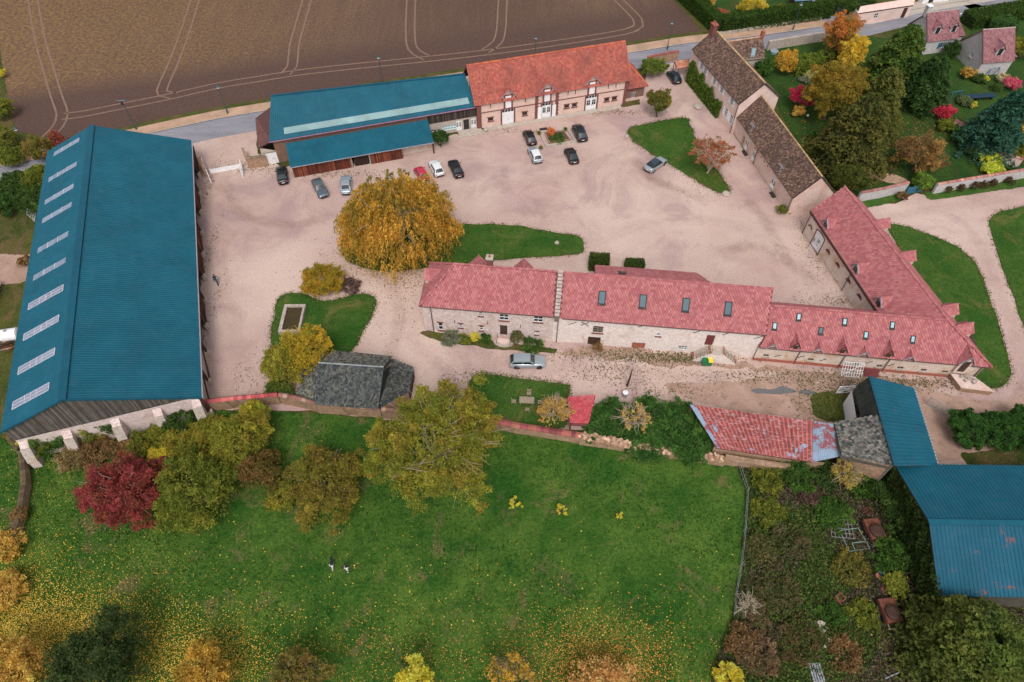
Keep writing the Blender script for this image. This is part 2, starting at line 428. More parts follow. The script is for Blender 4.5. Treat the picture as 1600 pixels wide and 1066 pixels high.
class MB:
    def __init__(s):
        s.v = []; s.f = []; s.c = []
    def poly(s, pts, col=(1, 1, 1)):
        i = len(s.v)
        s.v += [tuple(map(float, p)) for p in pts]
        s.c += [col] * len(pts)
        s.f.append(tuple(range(i, i + len(pts))))
    def box(s, c, size, rz=0.0, col=(1, 1, 1), tilt=None):
        hx, hy, hz = [k / 2 for k in size]
        cr, sr = math.cos(rz), math.sin(rz)
        i = len(s.v)
        for dz in (-hz, hz):
            for dx, dy in ((-hx, -hy), (hx, -hy), (hx, hy), (-hx, hy)):
                p = Vector((dx, dy, dz))
                if tilt is not None:
                    p = tilt @ p
                s.v.append((c[0] + p.x * cr - p.y * sr, c[1] + p.x * sr + p.y * cr, c[2] + p.z))
        s.c += [col] * 8
        for q in ((0, 3, 2, 1), (4, 5, 6, 7), (0, 1, 5, 4), (1, 2, 6, 5), (2, 3, 7, 6), (3, 0, 4, 7)):
            s.f.append(tuple(i + k for k in q))
        return s
    def bar(s, a, b, w, h=None, col=(1, 1, 1)):
        a = Vector(a); b = Vector(b); d = b - a
        L = d.length
        if L < 1e-6: return s
        d /= L
        up = Vector((0, 0, 1)) if abs(d.z) < 0.95 else Vector((1, 0, 0))
        x = d.cross(up).normalized(); y = x.cross(d)
        h = w if h is None else h
        i = len(s.v)
        for p in (a, b):
            for q, r in ((-1, -1), (1, -1), (1, 1), (-1, 1)):
                s.v.append(tuple(p + x * (q * w / 2) + y * (r * h / 2)))
        s.c += [col] * 8
        for q in ((0, 3, 2, 1), (4, 5, 6, 7), (0, 1, 5, 4), (1, 2, 6, 5), (2, 3, 7, 6), (3, 0, 4, 7)):
            s.f.append(tuple(i + k for k in q))
        return s
    def tube(s, pts, rad, n=6, col=(1, 1, 1), cap=True):
        pts = [Vector(p) for p in pts]
        if isinstance(rad, (int, float)): rad = [rad] * len(pts)
        i0 = len(s.v)
        for k, p in enumerate(pts):
            d = (pts[min(k + 1, len(pts) - 1)] - pts[max(k - 1, 0)]).normalized()
            up = Vector((0, 0, 1)) if abs(d.z) < 0.9 else Vector((1, 0, 0))
            x = d.cross(up).normalized(); y = x.cross(d)
            for j in range(n):
                a = 2 * math.pi * j / n
                s.v.append(tuple(p + (x * math.cos(a) + y * math.sin(a)) * rad[k]))
                s.c.append(col)
        for k in range(len(pts) - 1):
            for j in range(n):
                a = i0 + k * n + j; b = i0 + k * n + (j + 1) % n
                s.f.append((a, b, b + n, a + n))
        if cap:
            s.f.append(tuple(i0 + j for j in range(n))[::-1])
            s.f.append(tuple(i0 + (len(pts) - 1) * n + j for j in range(n)))
        return s
    def prism(s, poly, z0, z1, col=(1, 1, 1)):
        i = len(s.v); n = len(poly)
        for z in (z0, z1):
            for p in poly: s.v.append((float(p[0]), float(p[1]), z))
        s.c += [col] * (2 * n)
        s.f.append(tuple(range(i, i + n))[::-1]); s.f.append(tuple(range(i + n, i + 2 * n)))
        for k in range(n):
            a, b = i + k, i + (k + 1) % n
            s.f.append((a, b, b + n, a + n))
        return s
    def lathe(s, prof, c=(0, 0, 0), n=12, col=(1, 1, 1)):
        i0 = len(s.v)
        for r, z in prof:
            for j in range(n):
                a = 2 * math.pi * j / n
                s.v.append((c[0] + r * math.cos(a), c[1] + r * math.sin(a), c[2] + z)); s.c.append(col)
        for k in range(len(prof) - 1):
            for j in range(n):
                a = i0 + k * n + j; b = i0 + k * n + (j + 1) % n
                s.f.append((a, b, b + n, a + n))
        s.f.append(tuple(i0 + j for j in range(n))[::-1])
        s.f.append(tuple(i0 + (len(prof) - 1) * n + j for j in range(n)))
        return s
    def mesh(s, name, smooth=False):
        me = bpy.data.meshes.new(name)
        me.from_pydata(s.v, [], s.f)
        a = me.color_attributes.new('Col', 'FLOAT_COLOR', 'POINT')
        c4 = np.ones((len(s.v), 4), np.float32); c4[:, :3] = np.array(s.c, np.float32).reshape(-1, 3)
        a.data.foreach_set('color', c4.ravel())
        me.polygons.foreach_set('use_smooth', np.full(len(me.polygons), smooth))
        me.update()
        return me
    def build(s, name, m, parent=None, smooth=False, kind=None, label=None):
        return link(name, s.mesh(name, smooth), m, parent, kind, label)

def inpoly(x, y, poly):
    poly = np.asarray(poly)[:, :2]
    res = np.zeros(x.shape, bool)
    j = len(poly) - 1
    for i in range(len(poly)):
        xi, yi = poly[i]; xj, yj = poly[j]
        if yi != yj:
            c = ((yi > y) != (yj > y)) & (x < (xj - xi) * (y - yi) / (yj - yi) + xi)
            res ^= c
        j = i
    return res
def W(pts, z=0.0):
    return [P(a, b, z) for a, b in pts]
def smooth_path(pts, step=0.6, closed=False, rough=0.0):
    pts = [np.asarray(p, float)[:2] for p in pts]
    n = len(pts); out = []
    for i in range(n if closed else n - 1):
        if closed:
            p0, p1, p2, p3 = pts[i - 1], pts[i], pts[(i + 1) % n], pts[(i + 2) % n]
        else:
            p0, p1, p2, p3 = pts[max(i - 1, 0)], pts[i], pts[i + 1], pts[min(i + 2, n - 1)]
        k = max(1, int(np.hypot(*(p2 - p1)) / step))
        for t in np.arange(k) / k:
            out.append(0.5 * (2 * p1 + (p2 - p0) * t + (2 * p0 - 5 * p1 + 4 * p2 - p3) * t * t + (3 * p1 - p0 - 3 * p2 + p3) * t ** 3))
    if not closed: out.append(pts[-1])
    out = np.array(out)
    if rough > 0:
        e = RNG.normal(0, 1, out.shape)
        e = (e + np.roll(e, 1, 0) + np.roll(e, -1, 0)) / 2
        out = out + e * rough
    return out
def dens(pts, step=0.7, rough=0.0):
    out = []; n = len(pts)
    for i in range(n):
        a, b = np.asarray(pts[i])[:2], np.asarray(pts[(i + 1) % n])[:2]
        k = max(1, int(np.hypot(*(b - a)) / step))
        for t in np.arange(k) / k: out.append(a + (b - a) * t)
    out = np.array(out)
    if rough: out = out + RNG.normal(0, rough, out.shape)
    return out
def sheet_obj(name, outline, z, m, label=None, kind='structure'):
    pts = [Vector((p[0], p[1], 0)) for p in outline]
    tris = tessellate_polygon([pts])
    me = bpy.data.meshes.new(name)
    fs = []
    for t in tris:
        a, b, c = [pts[i] for i in t]
        fs.append(t if (b - a).cross(c - a).z > 0 else t[::-1])
    me.from_pydata([(p.x, p.y, z) for p in pts], [], fs)
    me.update()
    o = link(name, me, m)
    return tag(o, label, None, None, kind)
def strip(name, path, w, z, m, label=None, kind='structure', off=0.0):
    p = np.asarray(path)[:, :2]
    d = np.gradient(p, axis=0); d /= np.linalg.norm(d, axis=1)[:, None] + 1e-9
    nrm = np.stack([-d[:, 1], d[:, 0]], 1)
    a = p + nrm * (off - w / 2); b = p + nrm * (off + w / 2)
    n = len(p)
    V = np.zeros((2 * n, 3)); V[0::2, :2] = a; V[1::2, :2] = b; V[:, 2] = z
    i = np.arange(n - 1) * 2
    Q = np.stack([i, i + 2, i + 3, i + 1], 1)
    o = npmesh(name, V, Q, m)
    return tag(o, label, None, None, kind)

# ================================================================== THE GROUND
sheet_obj('ground', [(-4000, -3000), (4000, -3000), (4000, 5000), (-4000, 5000)], -0.06, 'rough_grass', 'rough grassland around the farm')

road_path = smooth_path([(-260, 26), *W([(0, 277), (150, 243), (300, 209), (400, 190), (700, 142), (1020, 90), (1083, 79.5), (1196, 67), (1290, 53.5), (1345, 45), (1400, 32), (1520, 11), (1600, -4)])[:], (260, 205)], 2.0)
road_path = road_path[:, :2]
def offpath(path, off):
    d = np.gradient(path, axis=0); d /= np.linalg.norm(d, axis=1)[:, None] + 1e-9
    return path + np.stack([-d[:, 1], d[:, 0]], 1) * off
# field beyond the road
edge = offpath(road_path, 6.4)
inL = [p for p in edge if P(8, 245)[0] < p[0] < P(1030, 80)[0]]
fld = [*inL, P(1062, 74), P(1098, 50), P(1085, 35), P(1052, 0), P(1010, -45), (150, 700), (-500, 700), (-160, 250), P(-6, 20), P(2, 90), P(12, 150), P(24, 205)]
sheet_obj('field', fld, -0.02, 'field', 'brown ploughed field with pale stubble beyond the road')
# tractor tracks
def track(pts, name='tractor_track'):
    c = smooth_path(W(pts), 1.5)
    for off in (-0.95, 0.95):
        strip(name, c, 0.34, 0.0 + 0.003 * (off > 0), 'path', 'pale paired tractor wheel marks across the ploughed field', off=off)
MATS['track'] = simple('track', lin(132, 106, 92), 0.95, 0.2, 1.5)
_path = MATS['path']; MATS['path'] = MATS['track']
track([(48, -30), (53, 10), (62, 60), (76, 110), (88, 150), (97, 178), (90, 198), (72, 216)])
track([(98, 182), (130, 178), (180, 168), (260, 152), (340, 134), (400, 124), (470, 113), (560, 103), (660, 93), (760, 82), (850, 70), (930, 58), (975, 50), (995, 44)])
track([(312, -30), (303, 5), (288, 52), (270, 100), (256, 132), (254, 146), (272, 150)])
track([(486, -30), (478, 5), (468, 40), (460, 70), (456, 104), (446, 116)])
track([(644, -30), (642, 10), (641, 45), (645, 76), (668, 91)])
track([(788, -30), (785, 10), (783, 45), (777, 66), (758, 80)])
track([(945, -20), (975, 8), (996, 30), (998, 40), (980, 49)])
MATS['path'] = _path
strip('verge', road_path, 1.2, -0.014, 'rough_grass', 'thin grass verge between field and roadside path', off=6.3)
strip('pavement', road_path, 2.7, -0.006, 'path', 'sandy path along the far side of the road', off=4.35)
strip('kerb', road_path, 0.16, 0.05, 'concrete', 'low kerb between road and sandy path', off=3.0)
strip('kerb_face', road_path, 0.10, 0.02, 'iron', 'dark gutter line along the kerb', off=2.85)
strip('road', road_path, 5.9, 0.012, 'asphalt', 'patched grey asphalt road past the farm')
side = smooth_path(W([(1322, 45), (1300, 22), (1288, 4), (1270, -40)]), 2.0)
strip('road', side, 6.5, 0.008, 'asphalt', 'side road joining at the hedged corner')
sheet_obj('pavement', dens(W([(1343, 36), (1362, 38), (1440, 20), (1560, 0), (1500, -10), (1425, 6), (1338, 24)]), 1.5), 0.018, 'concrete', 'pale paved forecourt beyond the road')
for pts in ([(1500, 22), (1515, 20)], [(1530, 14), (1550, 9)]):
    strip('road_marking', smooth_path(W(pts), 1.0), 0.35, 0.017, 'white_paint', 'white dashes painted on the road')

# gravel yard
yard = W([(298, 222), (400, 203), (404, 240), (440, 262), (740, 205), (1000, 163), (1012, 104), (1078, 92), (1110, 150), (1150, 215), (1232, 335), (1268, 322),
          (1340, 322), (1400, 318), (1432, 302), (1448, 306), (1500, 305), (1600, 292), (1700, 280), (1760, 420), (1700, 640), (1640, 735), (1560, 745), (1470, 726), (1398, 724), (1312, 716), (1130, 706),
          (1000, 685), (900, 672), (800, 660), (600, 655), (480, 640), (330, 640), (316, 640), (312, 400)])
sheet_obj('courtyard', dens(yard, 1.2, 0.12), 0.0, 'gravel', 'pinkish gravel yard between the farm buildings')
sheet_obj('entrance', dens(W([(299, 222), (400, 204), (402, 215), (385, 238), (382, 262), (333, 268), (318, 248)]), 0.8, 0.08), 0.006, 'gravel', 'worn gravel farm entrance off the road')
# dirt in the eastern yard and track
sheet_obj('dirt_track', smooth_path(W([(1040, 600), (1120, 596), (1200, 590), (1300, 588), (1400, 598), (1500, 620), (1590, 622), (1640, 560), (1680, 640), (1600, 700), (1470, 722), (1440, 690), (1400, 640), (1340, 660), (1300, 660), (1180, 645), (1100, 632)]), 0.9, True, 0.15), 0.006, 'dirt', 'muddy brown track in the lower yard')

def wear(pts, w, dark, label, amt=.5):
    c = smooth_path(W(pts), 1.0, rough=.05)
    d = np.gradient(c, axis=0); d /= np.linalg.norm(d, axis=1)[:, None] + 1e-9
    nr = np.stack([-d[:, 1], d[:, 0]], 1); offs = np.linspace(-.5, .5, 9) * w
    prof = np.array([0, .25, .6, .9, .8, .9, .6, .25, 0]) * amt * .62
    w = w * 1.6
    n = len(c); V = np.concatenate([np.column_stack([c + nr * o, np.full(n, .005)]) for o in offs])
    fade = np.minimum(1, np.minimum(np.arange(n), np.arange(n)[::-1]) / 6)
    al = np.concatenate([p * fade * RNG.uniform(.75, 1.0, n) for p in prof])
    i = np.arange(n - 1); Q = np.concatenate([np.stack([k * n + i, k * n + i + 1, (k + 1) * n + i + 1, (k + 1) * n + i], 1) for k in range(8)])
    o = npmesh('tyre_wear', V, Q, wear_mat(dark), None, np.repeat(al[:, None], 3, 1)); tag(o, label, None, None, 'structure')
def wear_mat(c):
    k = 'wear%d' % int(c[0] * 999)
    if k not in MATS:
        t = NT(k); m = t.done(t.mix(t.noise(4, 4, .7), sc3(c, .8), sc3(c, 1.15)), .95)
        tr = t.n('ShaderNodeBsdfTransparent'); mx = t.n('ShaderNodeMixShader')
        f = t.mix(1.0, t.attr(), t.ramp(t.noise(.8, 5, .7), [(.3, .2), (.65, 1.0)]), 'MULTIPLY')
        t.l(f, mx.inputs[0]); t.l(tr.outputs[0], mx.inputs[1]); t.l(t.b.outputs[0], mx.inputs[2])
        t.l(mx.outputs[0], [q for q in t.t.nodes if q.type == 'OUTPUT_MATERIAL'][0].inputs[0]); MATS[k] = m
    return MATS[k]
DK, LT = lin(150, 120, 102), lin(210, 186, 176)
wear([(352, 262), (358, 300), (372, 330), (402, 344), (470, 350), (540, 330)], 2.6, DK, 'brown tyre wear curving in from the farm entrance')
wear([(360, 280), (345, 360), (350, 450), (370, 540), (390, 600)], 3.0, LT, 'pale driven track along the big barn')
wear([(700, 300), (800, 288), (920, 262), (1000, 220), (1060, 160), (1070, 120)], 3.0, LT, 'pale driven track toward the pale house')
wear([(1150, 290), (1185, 330), (1215, 380), (1240, 420), (1280, 445)], 2.6, DK, 'brown tyre wear past the tip of the lawn wedge')
wear([(930, 380), (1010, 350), (1100, 345), (1180, 365), (1230, 410)], 3.2, LT, 'pale turning track in the wide yard')
wear([(650, 480), (640, 520), (690, 570), (790, 582), (900, 575), (1050, 585), (1180, 598)], 2.8, LT, 'pale driven track past the silver estate car')
wear([(560, 430), (610, 450), (625, 500), (610, 560), (650, 620)], 2.8, DK, 'brown tyre wear between willow and farmhouse', .35)
wear([(960, 262), (990, 250), (1020, 280), (1070, 300), (1110, 320)], 2.6, DK, 'brown tyre wear along the lawn wedge', .7)
wear([(1250, 620), (1330, 600), (1420, 612), (1500, 640), (1580, 640), (1620, 560)], 2.8, DK, 'brown wheel ruts on the lower track', .7)
wear([(1445, 325), (1500, 345), (1535, 390), (1560, 450), (1590, 540), (1580, 610), (1520, 635)], 2.4, LT, 'pale wheel tracks round the bend of the drive', .6)
wear([(1600, 305), (1520, 318), (1440, 330), (1360, 345), (1330, 335)], 2.6, LT, 'pale wheel tracks along the upper drive', .6)
wear([(1100, 400), (1180, 385), (1250, 420), (1260, 450)], 3.0, DK, 'brownish damp band before the dormered wing', .4)
LAWNS = {}
def lawn(pts, z=0.03, m='lawn', label='', rough=0.09, name='lawn'):
    o = smooth_path(W(pts), 0.5, True, rough)
    sheet_obj(name, o, z, m, label)
    return o
l1 = lawn([(982, 203), (1000, 196), (1070, 184), (1078, 196), (1088, 218), (1112, 255), (1140, 297), (1128, 303), (1108, 295), (1060, 266), (1010, 235), (984, 213)], label='green lawn wedge under the russet tree beside the parked silver car')
l2 = lawn([(700, 352), (790, 351), (860, 362), (905, 370), (912, 384), (904, 397), (850, 401), (800, 405), (680, 418), (600, 424), (545, 408), (535, 384), (600, 356)], label='lawn strip under the golden willow')
l3 = lawn([(434, 468), (446, 460), (468, 458), (496, 468), (522, 470), (560, 459), (580, 461), (588, 474), (582, 492), (566, 522), (548, 552), (500, 570), (440, 572), (424, 540), (428, 495)], label='lawn around the stone trough')
l4 = lawn([(735, 596), (740, 587), (756, 585), (800, 589), (876, 600), (889, 606), (886, 640), (880, 668), (800, 664), (740, 660), (728, 630)], label='small lawn with the garden table')
l5 = lawn([(1386, 352), (1420, 356), (1466, 372), (1504, 392), (1528, 420), (1548, 470), (1564, 520), (1578, 572), (1572, 600), (1550, 608), (1520, 604), (1490, 570), (1440, 470), (1400, 380)], label='lawn behind the dormered stable wing')
l6 = lawn([(1546, 352), (1556, 334), (1590, 325), (1660, 314), (1760, 330), (1760, 560), (1640, 560), (1604, 520), (1588, 478), (1566, 420)], label='lawn inside the bend of the drive')
l7 = lawn([(1448, 302), (1480, 294), (1540, 287), (1600, 276), (1660, 268), (1660, 280), (1600, 292), (1540, 300), (1480, 310), (1452, 312)], label='grass strip at the foot of the rendered garden wall')
l8 = lawn([(1335, 318), (1370, 308), (1405, 302), (1408, 312), (1380, 320), (1345, 326)], label='grass patch beside the garden gate')
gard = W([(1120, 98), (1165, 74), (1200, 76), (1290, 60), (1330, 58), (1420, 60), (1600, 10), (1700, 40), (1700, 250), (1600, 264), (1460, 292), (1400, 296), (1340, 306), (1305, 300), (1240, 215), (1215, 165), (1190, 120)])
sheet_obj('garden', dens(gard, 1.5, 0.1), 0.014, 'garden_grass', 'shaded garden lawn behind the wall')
lawn([(1340, 268), (1365, 264), (1400, 274), (1420, 284), (1400, 288), (1370, 280), (1345, 276)], 0.022, 'path', 'pale gravel path in the walled garden', name='garden_path')
lawn([(1268, 618), (1300, 612), (1326, 612), (1336, 640), (1338, 656), (1300, 658), (1272, 648)], 0.02, 'rough_grass', 'rough weedy patch beside the slate roofed shed')
lawn([(880, 548), (940, 540), (1060, 552), (1180, 570), (1300, 584), (1480, 598), (1480, 606), (1380, 602), (1250, 590), (1180, 578), (1060, 572), (960, 560), (890, 556)], 0.016, 'dirt', 'weedy strip along the foot of the long barn', 0.3)
lawn([(1500, 715), (1560, 700), (1700, 690), (1700, 735), (1560, 745)], 0.016, 'rough_grass', 'dry grass beyond the evergreen hedge', 0.2)
lawn([(660, 517), (730, 528), (800, 536), (872, 546), (870, 552), (790, 546), (700, 536), (664, 526)], 0.016, 'rough_grass', 'planting bed along the farmhouse wall', 0.12, name='flower_bed')

# meadow, overgrown plot, and the ground west of the big barn
mead = [*W([(-120, 640), (10, 690), (120, 690), (310, 640), (480, 645), (600, 655), (800, 672), (900, 690), (1000, 705), (1130, 720), (1152, 724), (1166, 770), (1158, 880), (1146, 960), (1128, 1010), (1105, 1080)]), (20, -30), (-90, -30)]
mead_o = dens(mead, 1.2, 0.08)
sheet_obj('meadow', mead_o, -0.01, 'meadow', 'green meadow strewn with yellow leaves below the farm')
scr = [*W([(1146, 722), (1320, 722), (1420, 740), (1480, 800), (1720, 830)]), (110, 5), (90, -30), (20, -30), *W([(1105, 1080), (1128, 1010), (1146, 960), (1158, 880), (1166, 770)])]
scr_o = dens(scr, 1.2, 0.15)
sheet_obj('overgrown_plot', scr_o, -0.004, 'scrub', 'overgrown plot with brambles below the tin roofs')
west = [*W([(-10, 300), (60, 300), (72, 320), (20, 640), (-10, 690)]), (-120, 20), (-130, 110)]
sheet_obj('paddock', dens(west, 1.2, 0.1), -0.012, 'rough_grass', 'patchy grass west of the big barn')
lawn([(-30, 405), (30, 398), (52, 408), (40, 440), (-10, 440), (-40, 430)], 0.0, 'dirt', 'bare earth beside the big barn', 0.25, name='dirt_patch')
# puddles
for pts in ([(1172, 611), (1185, 607), (1205, 609), (1222, 604), (1234, 607), (1246, 612), (1230, 615), (1205, 616), (1180, 615)], [(1246, 612), (1258, 608), (1272, 612), (1276, 615), (1258, 617), (1248, 615)]):
    lawn(pts, 0.014, 'puddle', 'long shallow puddle in the muddy track', 0.05, name='puddle')

# ------------------------------------------------------------------ small ground cover as real geometry
def tri_cloud(name, C, size, cols, m, parent=None, flat=0.0, kind=None, aspect=0.55, up=None):
    """C (n,3) centres; size (n,); one triangle per leaf, freely turned (flat=1: lying)."""
    n = len(C)
    a = RNG.normal(0, 1, (n, 3)); b = RNG.normal(0, 1, (n, 3))
    if flat > 0:
        a[:, 2] *= (1 - flat); b[:, 2] *= (1 - flat)
    if up is not None:
        a = a * (1 - up) + np.array([0, 0, 1.0]) * up * 2
    a /= np.linalg.norm(a, axis=1)[:, None]
    b -= (a * b).sum(1)[:, None] * a
    b /= np.linalg.norm(b, axis=1)[:, None] + 1e-9
    s = np.asarray(size).reshape(-1, 1)
    V = np.empty((n, 3, 3), np.float32)
    V[:, 0] = C + a * s
    V[:, 1] = C - a * s * 0.6 + b * s * aspect
    V[:, 2] = C - a * s * 0.6 - b * s * aspect
    T = np.arange(3 * n, dtype=np.int32).reshape(n, 3)
    return npmesh(name, V.reshape(-1, 3), T, m, parent, np.repeat(cols, 3, 0), kind)
def pick(pal, n, jit=0.15):
    pal = np.array([lin(*p) for p in pal])
    c = pal[RNG.integers(0, len(pal), n)]
    return np.clip(c * RNG.uniform(1 - jit, 1 + jit, (n, 1)) * RNG.uniform(0.95, 1.05, (n, 3)), 0, 1)
def scatter(poly, n, visible=True):
    poly = np.asarray(poly)[:, :2]
    lo, hi = poly.min(0), poly.max(0)
    if visible:
        lo = np.maximum(lo, [-75, 9]); hi = np.minimum(hi, [80, 160])
    out = []
    tot = 0
    while tot < n:
        q = RNG.uniform(lo, hi, (n * 2, 2))
        q = q[inpoly(q[:, 0], q[:, 1], poly)]
        if len(q) == 0: break
        out.append(q); tot += len(q)
    return np.concatenate(out)[:n]
def vnoise(xy, s, seed=0):
    r = np.random.default_rng(seed)
    v = np.zeros(len(xy))
    for k in range(6):
        w = r.normal(0, 1, 2) * s * (1 + k * 0.6)
        v += np.sin(xy @ w + r.uniform(0, 6.28)) / (1 + k * 0.4)
    return v / 2.2
def blades(poly, n, h, pal, name, label, z=0.03, clump=0.0):
    q = scatter(poly, n)
    if clump:
        q = q[vnoise(q, clump, 5) + RNG.normal(0, 0.4, len(q)) > 0]
    C = np.column_stack([q, np.full(len(q), z) + h * 0.4])
    o = tri_cloud(name, C, RNG.uniform(0.5, 1.25, len(q)) * h, pick(pal, len(q), 0.25), 'blade', None, 0, 'stuff', 0.4, up=0.45)
    return tag(o, label)
GP = [(48, 96, 32), (66, 112, 38), (36, 82, 26), (88, 116, 48), (54, 104, 36)]
GP2 = [(52, 88, 30), (70, 102, 40), (40, 72, 28), (88, 102, 48)]
blades(mead_o, 110000, 0.11, GP, 'grass', 'short tufty grass of the meadow', 0.0)
blades(mead_o, 30000, 0.17, [(36, 80, 26), (48, 96, 34), (32, 66, 24)], 'grass', 'darker long grass clumps in the meadow', 0.0, 0.25)
for i, (lw, n) in enumerate(((l1, 7000), (l2, 8000), (l3, 6000), (l4, 4500), (l5, 9000), (l6, 9000))):
    blades(lw, n, 0.08, GP2, 'grass', ['mown grass of the lawn under the russet tree', 'mown grass of the willow lawn', 'mown grass around the stone trough', 'mown grass around the garden table', 'mown grass behind the dormered wing', 'mown grass in the bend of the drive'][i])
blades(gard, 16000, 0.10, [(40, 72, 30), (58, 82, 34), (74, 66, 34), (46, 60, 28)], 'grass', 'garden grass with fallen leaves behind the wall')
for lw, lab in ((l1, 'ragged turf edge of the lawn under the russet tree'), (l2, 'ragged turf edge of the willow lawn'), (l3, 'ragged turf edge of the trough lawn'), (l4, 'ragged turf edge of the table lawn'), (l5, 'ragged turf edge behind the dormered wing'), (l6, 'ragged turf edge in the bend of the drive')):
    q = lw[RNG.integers(0, len(lw), 2600)] + RNG.normal(0, .22, (2600, 2)) + RNG.normal(0, .3, (2600, 1)) * (RNG.uniform(0, 1, (2600, 1)) > .8)
    tag(tri_cloud('turf_edge', np.column_stack([q, RNG.uniform(.03, .09, 2600)]), RNG.uniform(.05, .14, 2600), pick([(92, 104, 52), (72, 92, 40), (122, 112, 68), (150, 126, 84), (58, 84, 34)], 2600, .25), 'blade', None, .2, 'stuff', .6), lab)
# fallen leaves
def litter(blobs, n, pal, label, name='fallen_leaves', s=0.06, poly=None):
    out = []
    for px, py, rx, ry, wgt in blobs:
        c = P(px, py); k = int(n * wgt)
        p = RNG.normal(0, 1, (k, 2)) * np.array([rx, ry]) + c[:2]
        out.append(p)
    q = np.concatenate(out)
    C = np.column_stack([q, RNG.uniform(0.06, 0.14, len(q))])
    o = tri_cloud(name, C, RNG.uniform(0.6, 1.3, len(q)) * s, pick(pal, len(q), 0.25), 'litter', None, 0.75, 'stuff', 0.8)
    return tag(o, label)
YEL = [(226, 196, 96), (214, 168, 50), (232, 204, 96), (196, 140, 50), (222, 180, 80)]
ORA = [(222, 160, 70), (206, 134, 60), (226, 178, 90), (180, 112, 56), (214, 170, 96)]
litter([(40, 1000, 5, 3.2, .5), (20, 930, 2.5, 4, .07), (190, 1000, 6, 2.6, .2), (320, 1040, 4, 2, .18), (140, 900, 8, 4, .03), (400, 1010, 9, 2.5, .02)], 30000, YEL, 'yellow leaves fallen thickly at the meadow corner')
litter([(940, 1055, 4, 2.4, .62), (930, 1010, 6, 2.5, .2), (640, 1030, 8, 3, .18)], 11000, ORA, 'orange leaves fallen below the bare meadow tree')
litter([(700, 960, 26, 5, .7), (250, 790, 12, 8, .3)], 1100, YEL, 'scattered yellow leaves across the meadow', s=0.09)
litter([(25, 740, 3, 6, .6), (90, 720, 4, 4, .4)], 700, YEL, 'yellow leaves beside the wall at the barn corner')
litter([(600, 425, 6, 1.2, .5), (560, 400, 4, 2, .3), (650, 440, 3, 1.5, .2)], 1500, [(190, 150, 60), (160, 120, 56), (140, 104, 60)], 'willow leaves fallen on the gravel', s=0.09)
litter([(1350, 1030, 5, 3, .6), (1290, 1010, 4, 3, .4)], 1800, [(176, 110, 70), (206, 150, 70), (150, 90, 60)], 'brown leaves under the conifer in the overgrown plot')
litter([(1320, 200, 6, 8, .5), (1440, 200, 8, 3, .5)], 1600, [(140, 84, 56), (110, 60, 44), (170, 120, 60)], 'russet leaves on the shaded garden lawn', s=0.13)
litter([(1120, 285, 2.0, 1.6, 1)], 300, [(190, 110, 70), (170, 120, 70)], 'russet leaves fallen under the small tree')
# weeds and dark stones on the gravel edges
def weeds(blobs, n, label, pal=GP2, s=0.14):
    out = []
    for px, py, rx, ry, wgt in blobs:
        c = P(px, py); k = int(n * wgt)
        out.append(RNG.normal(0, 1, (k, 2)) * np.array([rx, ry]) + c[:2])
    q = np.concatenate(out)
    C = np.column_stack([q, RNG.uniform(0.03, 0.12, len(q))])
    return tag(tri_cloud('weeds', C, RNG.uniform(0.5, 1.2, len(q)) * s, pick(pal, len(q), 0.3), 'blade', None, 0.2, 'stuff', 0.5), label)
WP = [(96, 98, 48), (76, 86, 40), (120, 112, 62), (64, 72, 38), (140, 122, 76)]
weeds([(980, 556, 7, .8, .3), (1060, 560, 4, .6, .2), (1250, 588, 9, .7, .25), (1400, 600, 6, .6, .25)], 5500, 'weeds along the foot of the long barn', [(92, 100, 50), (74, 88, 42), (112, 108, 62), (84, 96, 46)])
weeds([(960, 577, 3, .4, .3), (920, 590, 3, .5, .2), (985, 600, 2, .8, .2), (1050, 612, 3, .6, .3)], 900, 'weeds on the gravel around the pump post', WP)
weeds([(1300, 632, 2.5, 1.8, 1)], 1800, 'weeds in the rough patch by the slate roofed shed', [(84, 104, 44), (66, 88, 36), (120, 116, 66)])
weeds([(405, 262, 3, 1, .3), (520, 272, 6, .6, .3), (760, 205, 6, .5, .2), (960, 176, 5, .5, .2)], 1600, 'weeds along the courtyard edges', WP)
weeds([(322, 300, .4, 5, .3), (325, 400, .4, 5, .3), (328, 500, .4, 5, .2), (400, 590, 2, 2, .2)], 800, 'weeds along the big barn wall', WP)
weeds([(1290, 430, 3, 5, .3), (1262, 380, .6, 4, .3), (1310, 470, 3, .6, .4)], 700, 'weeds along the wall of the dormered wing', WP)
weeds([(1090, 290, 3, 2.5, .2), (1000, 220, 2, 1, .2), (1180, 230, 1.0, 6, .3), (730, 590, 2, .7, .3)], 700, 'weeds at the lawn edges of the courtyard', WP)
weeds([(560, 430, 4, 2, .5), (630, 470, 2, 5, .5)], 500, 'weeds and leaves between willow and farmhouse', [(140, 118, 70), (110, 96, 60), (150, 120, 60)])

# ================================================================== BUILDINGS
PINK = [(176, 107, 108), (171, 102, 104), (181, 113, 113), (165, 97, 100), (186, 120, 119)]
REDT = [(176, 96, 82), (184, 104, 88), (168, 88, 78), (188, 110, 94)]
BRNT = [(118, 92, 80), (98, 78, 70), (134, 104, 90), (84, 68, 60), (150, 120, 100), (108, 84, 80)]
SLT = [(255, 255, 255), (225, 228, 232), (200, 205, 210), (245, 240, 235)]

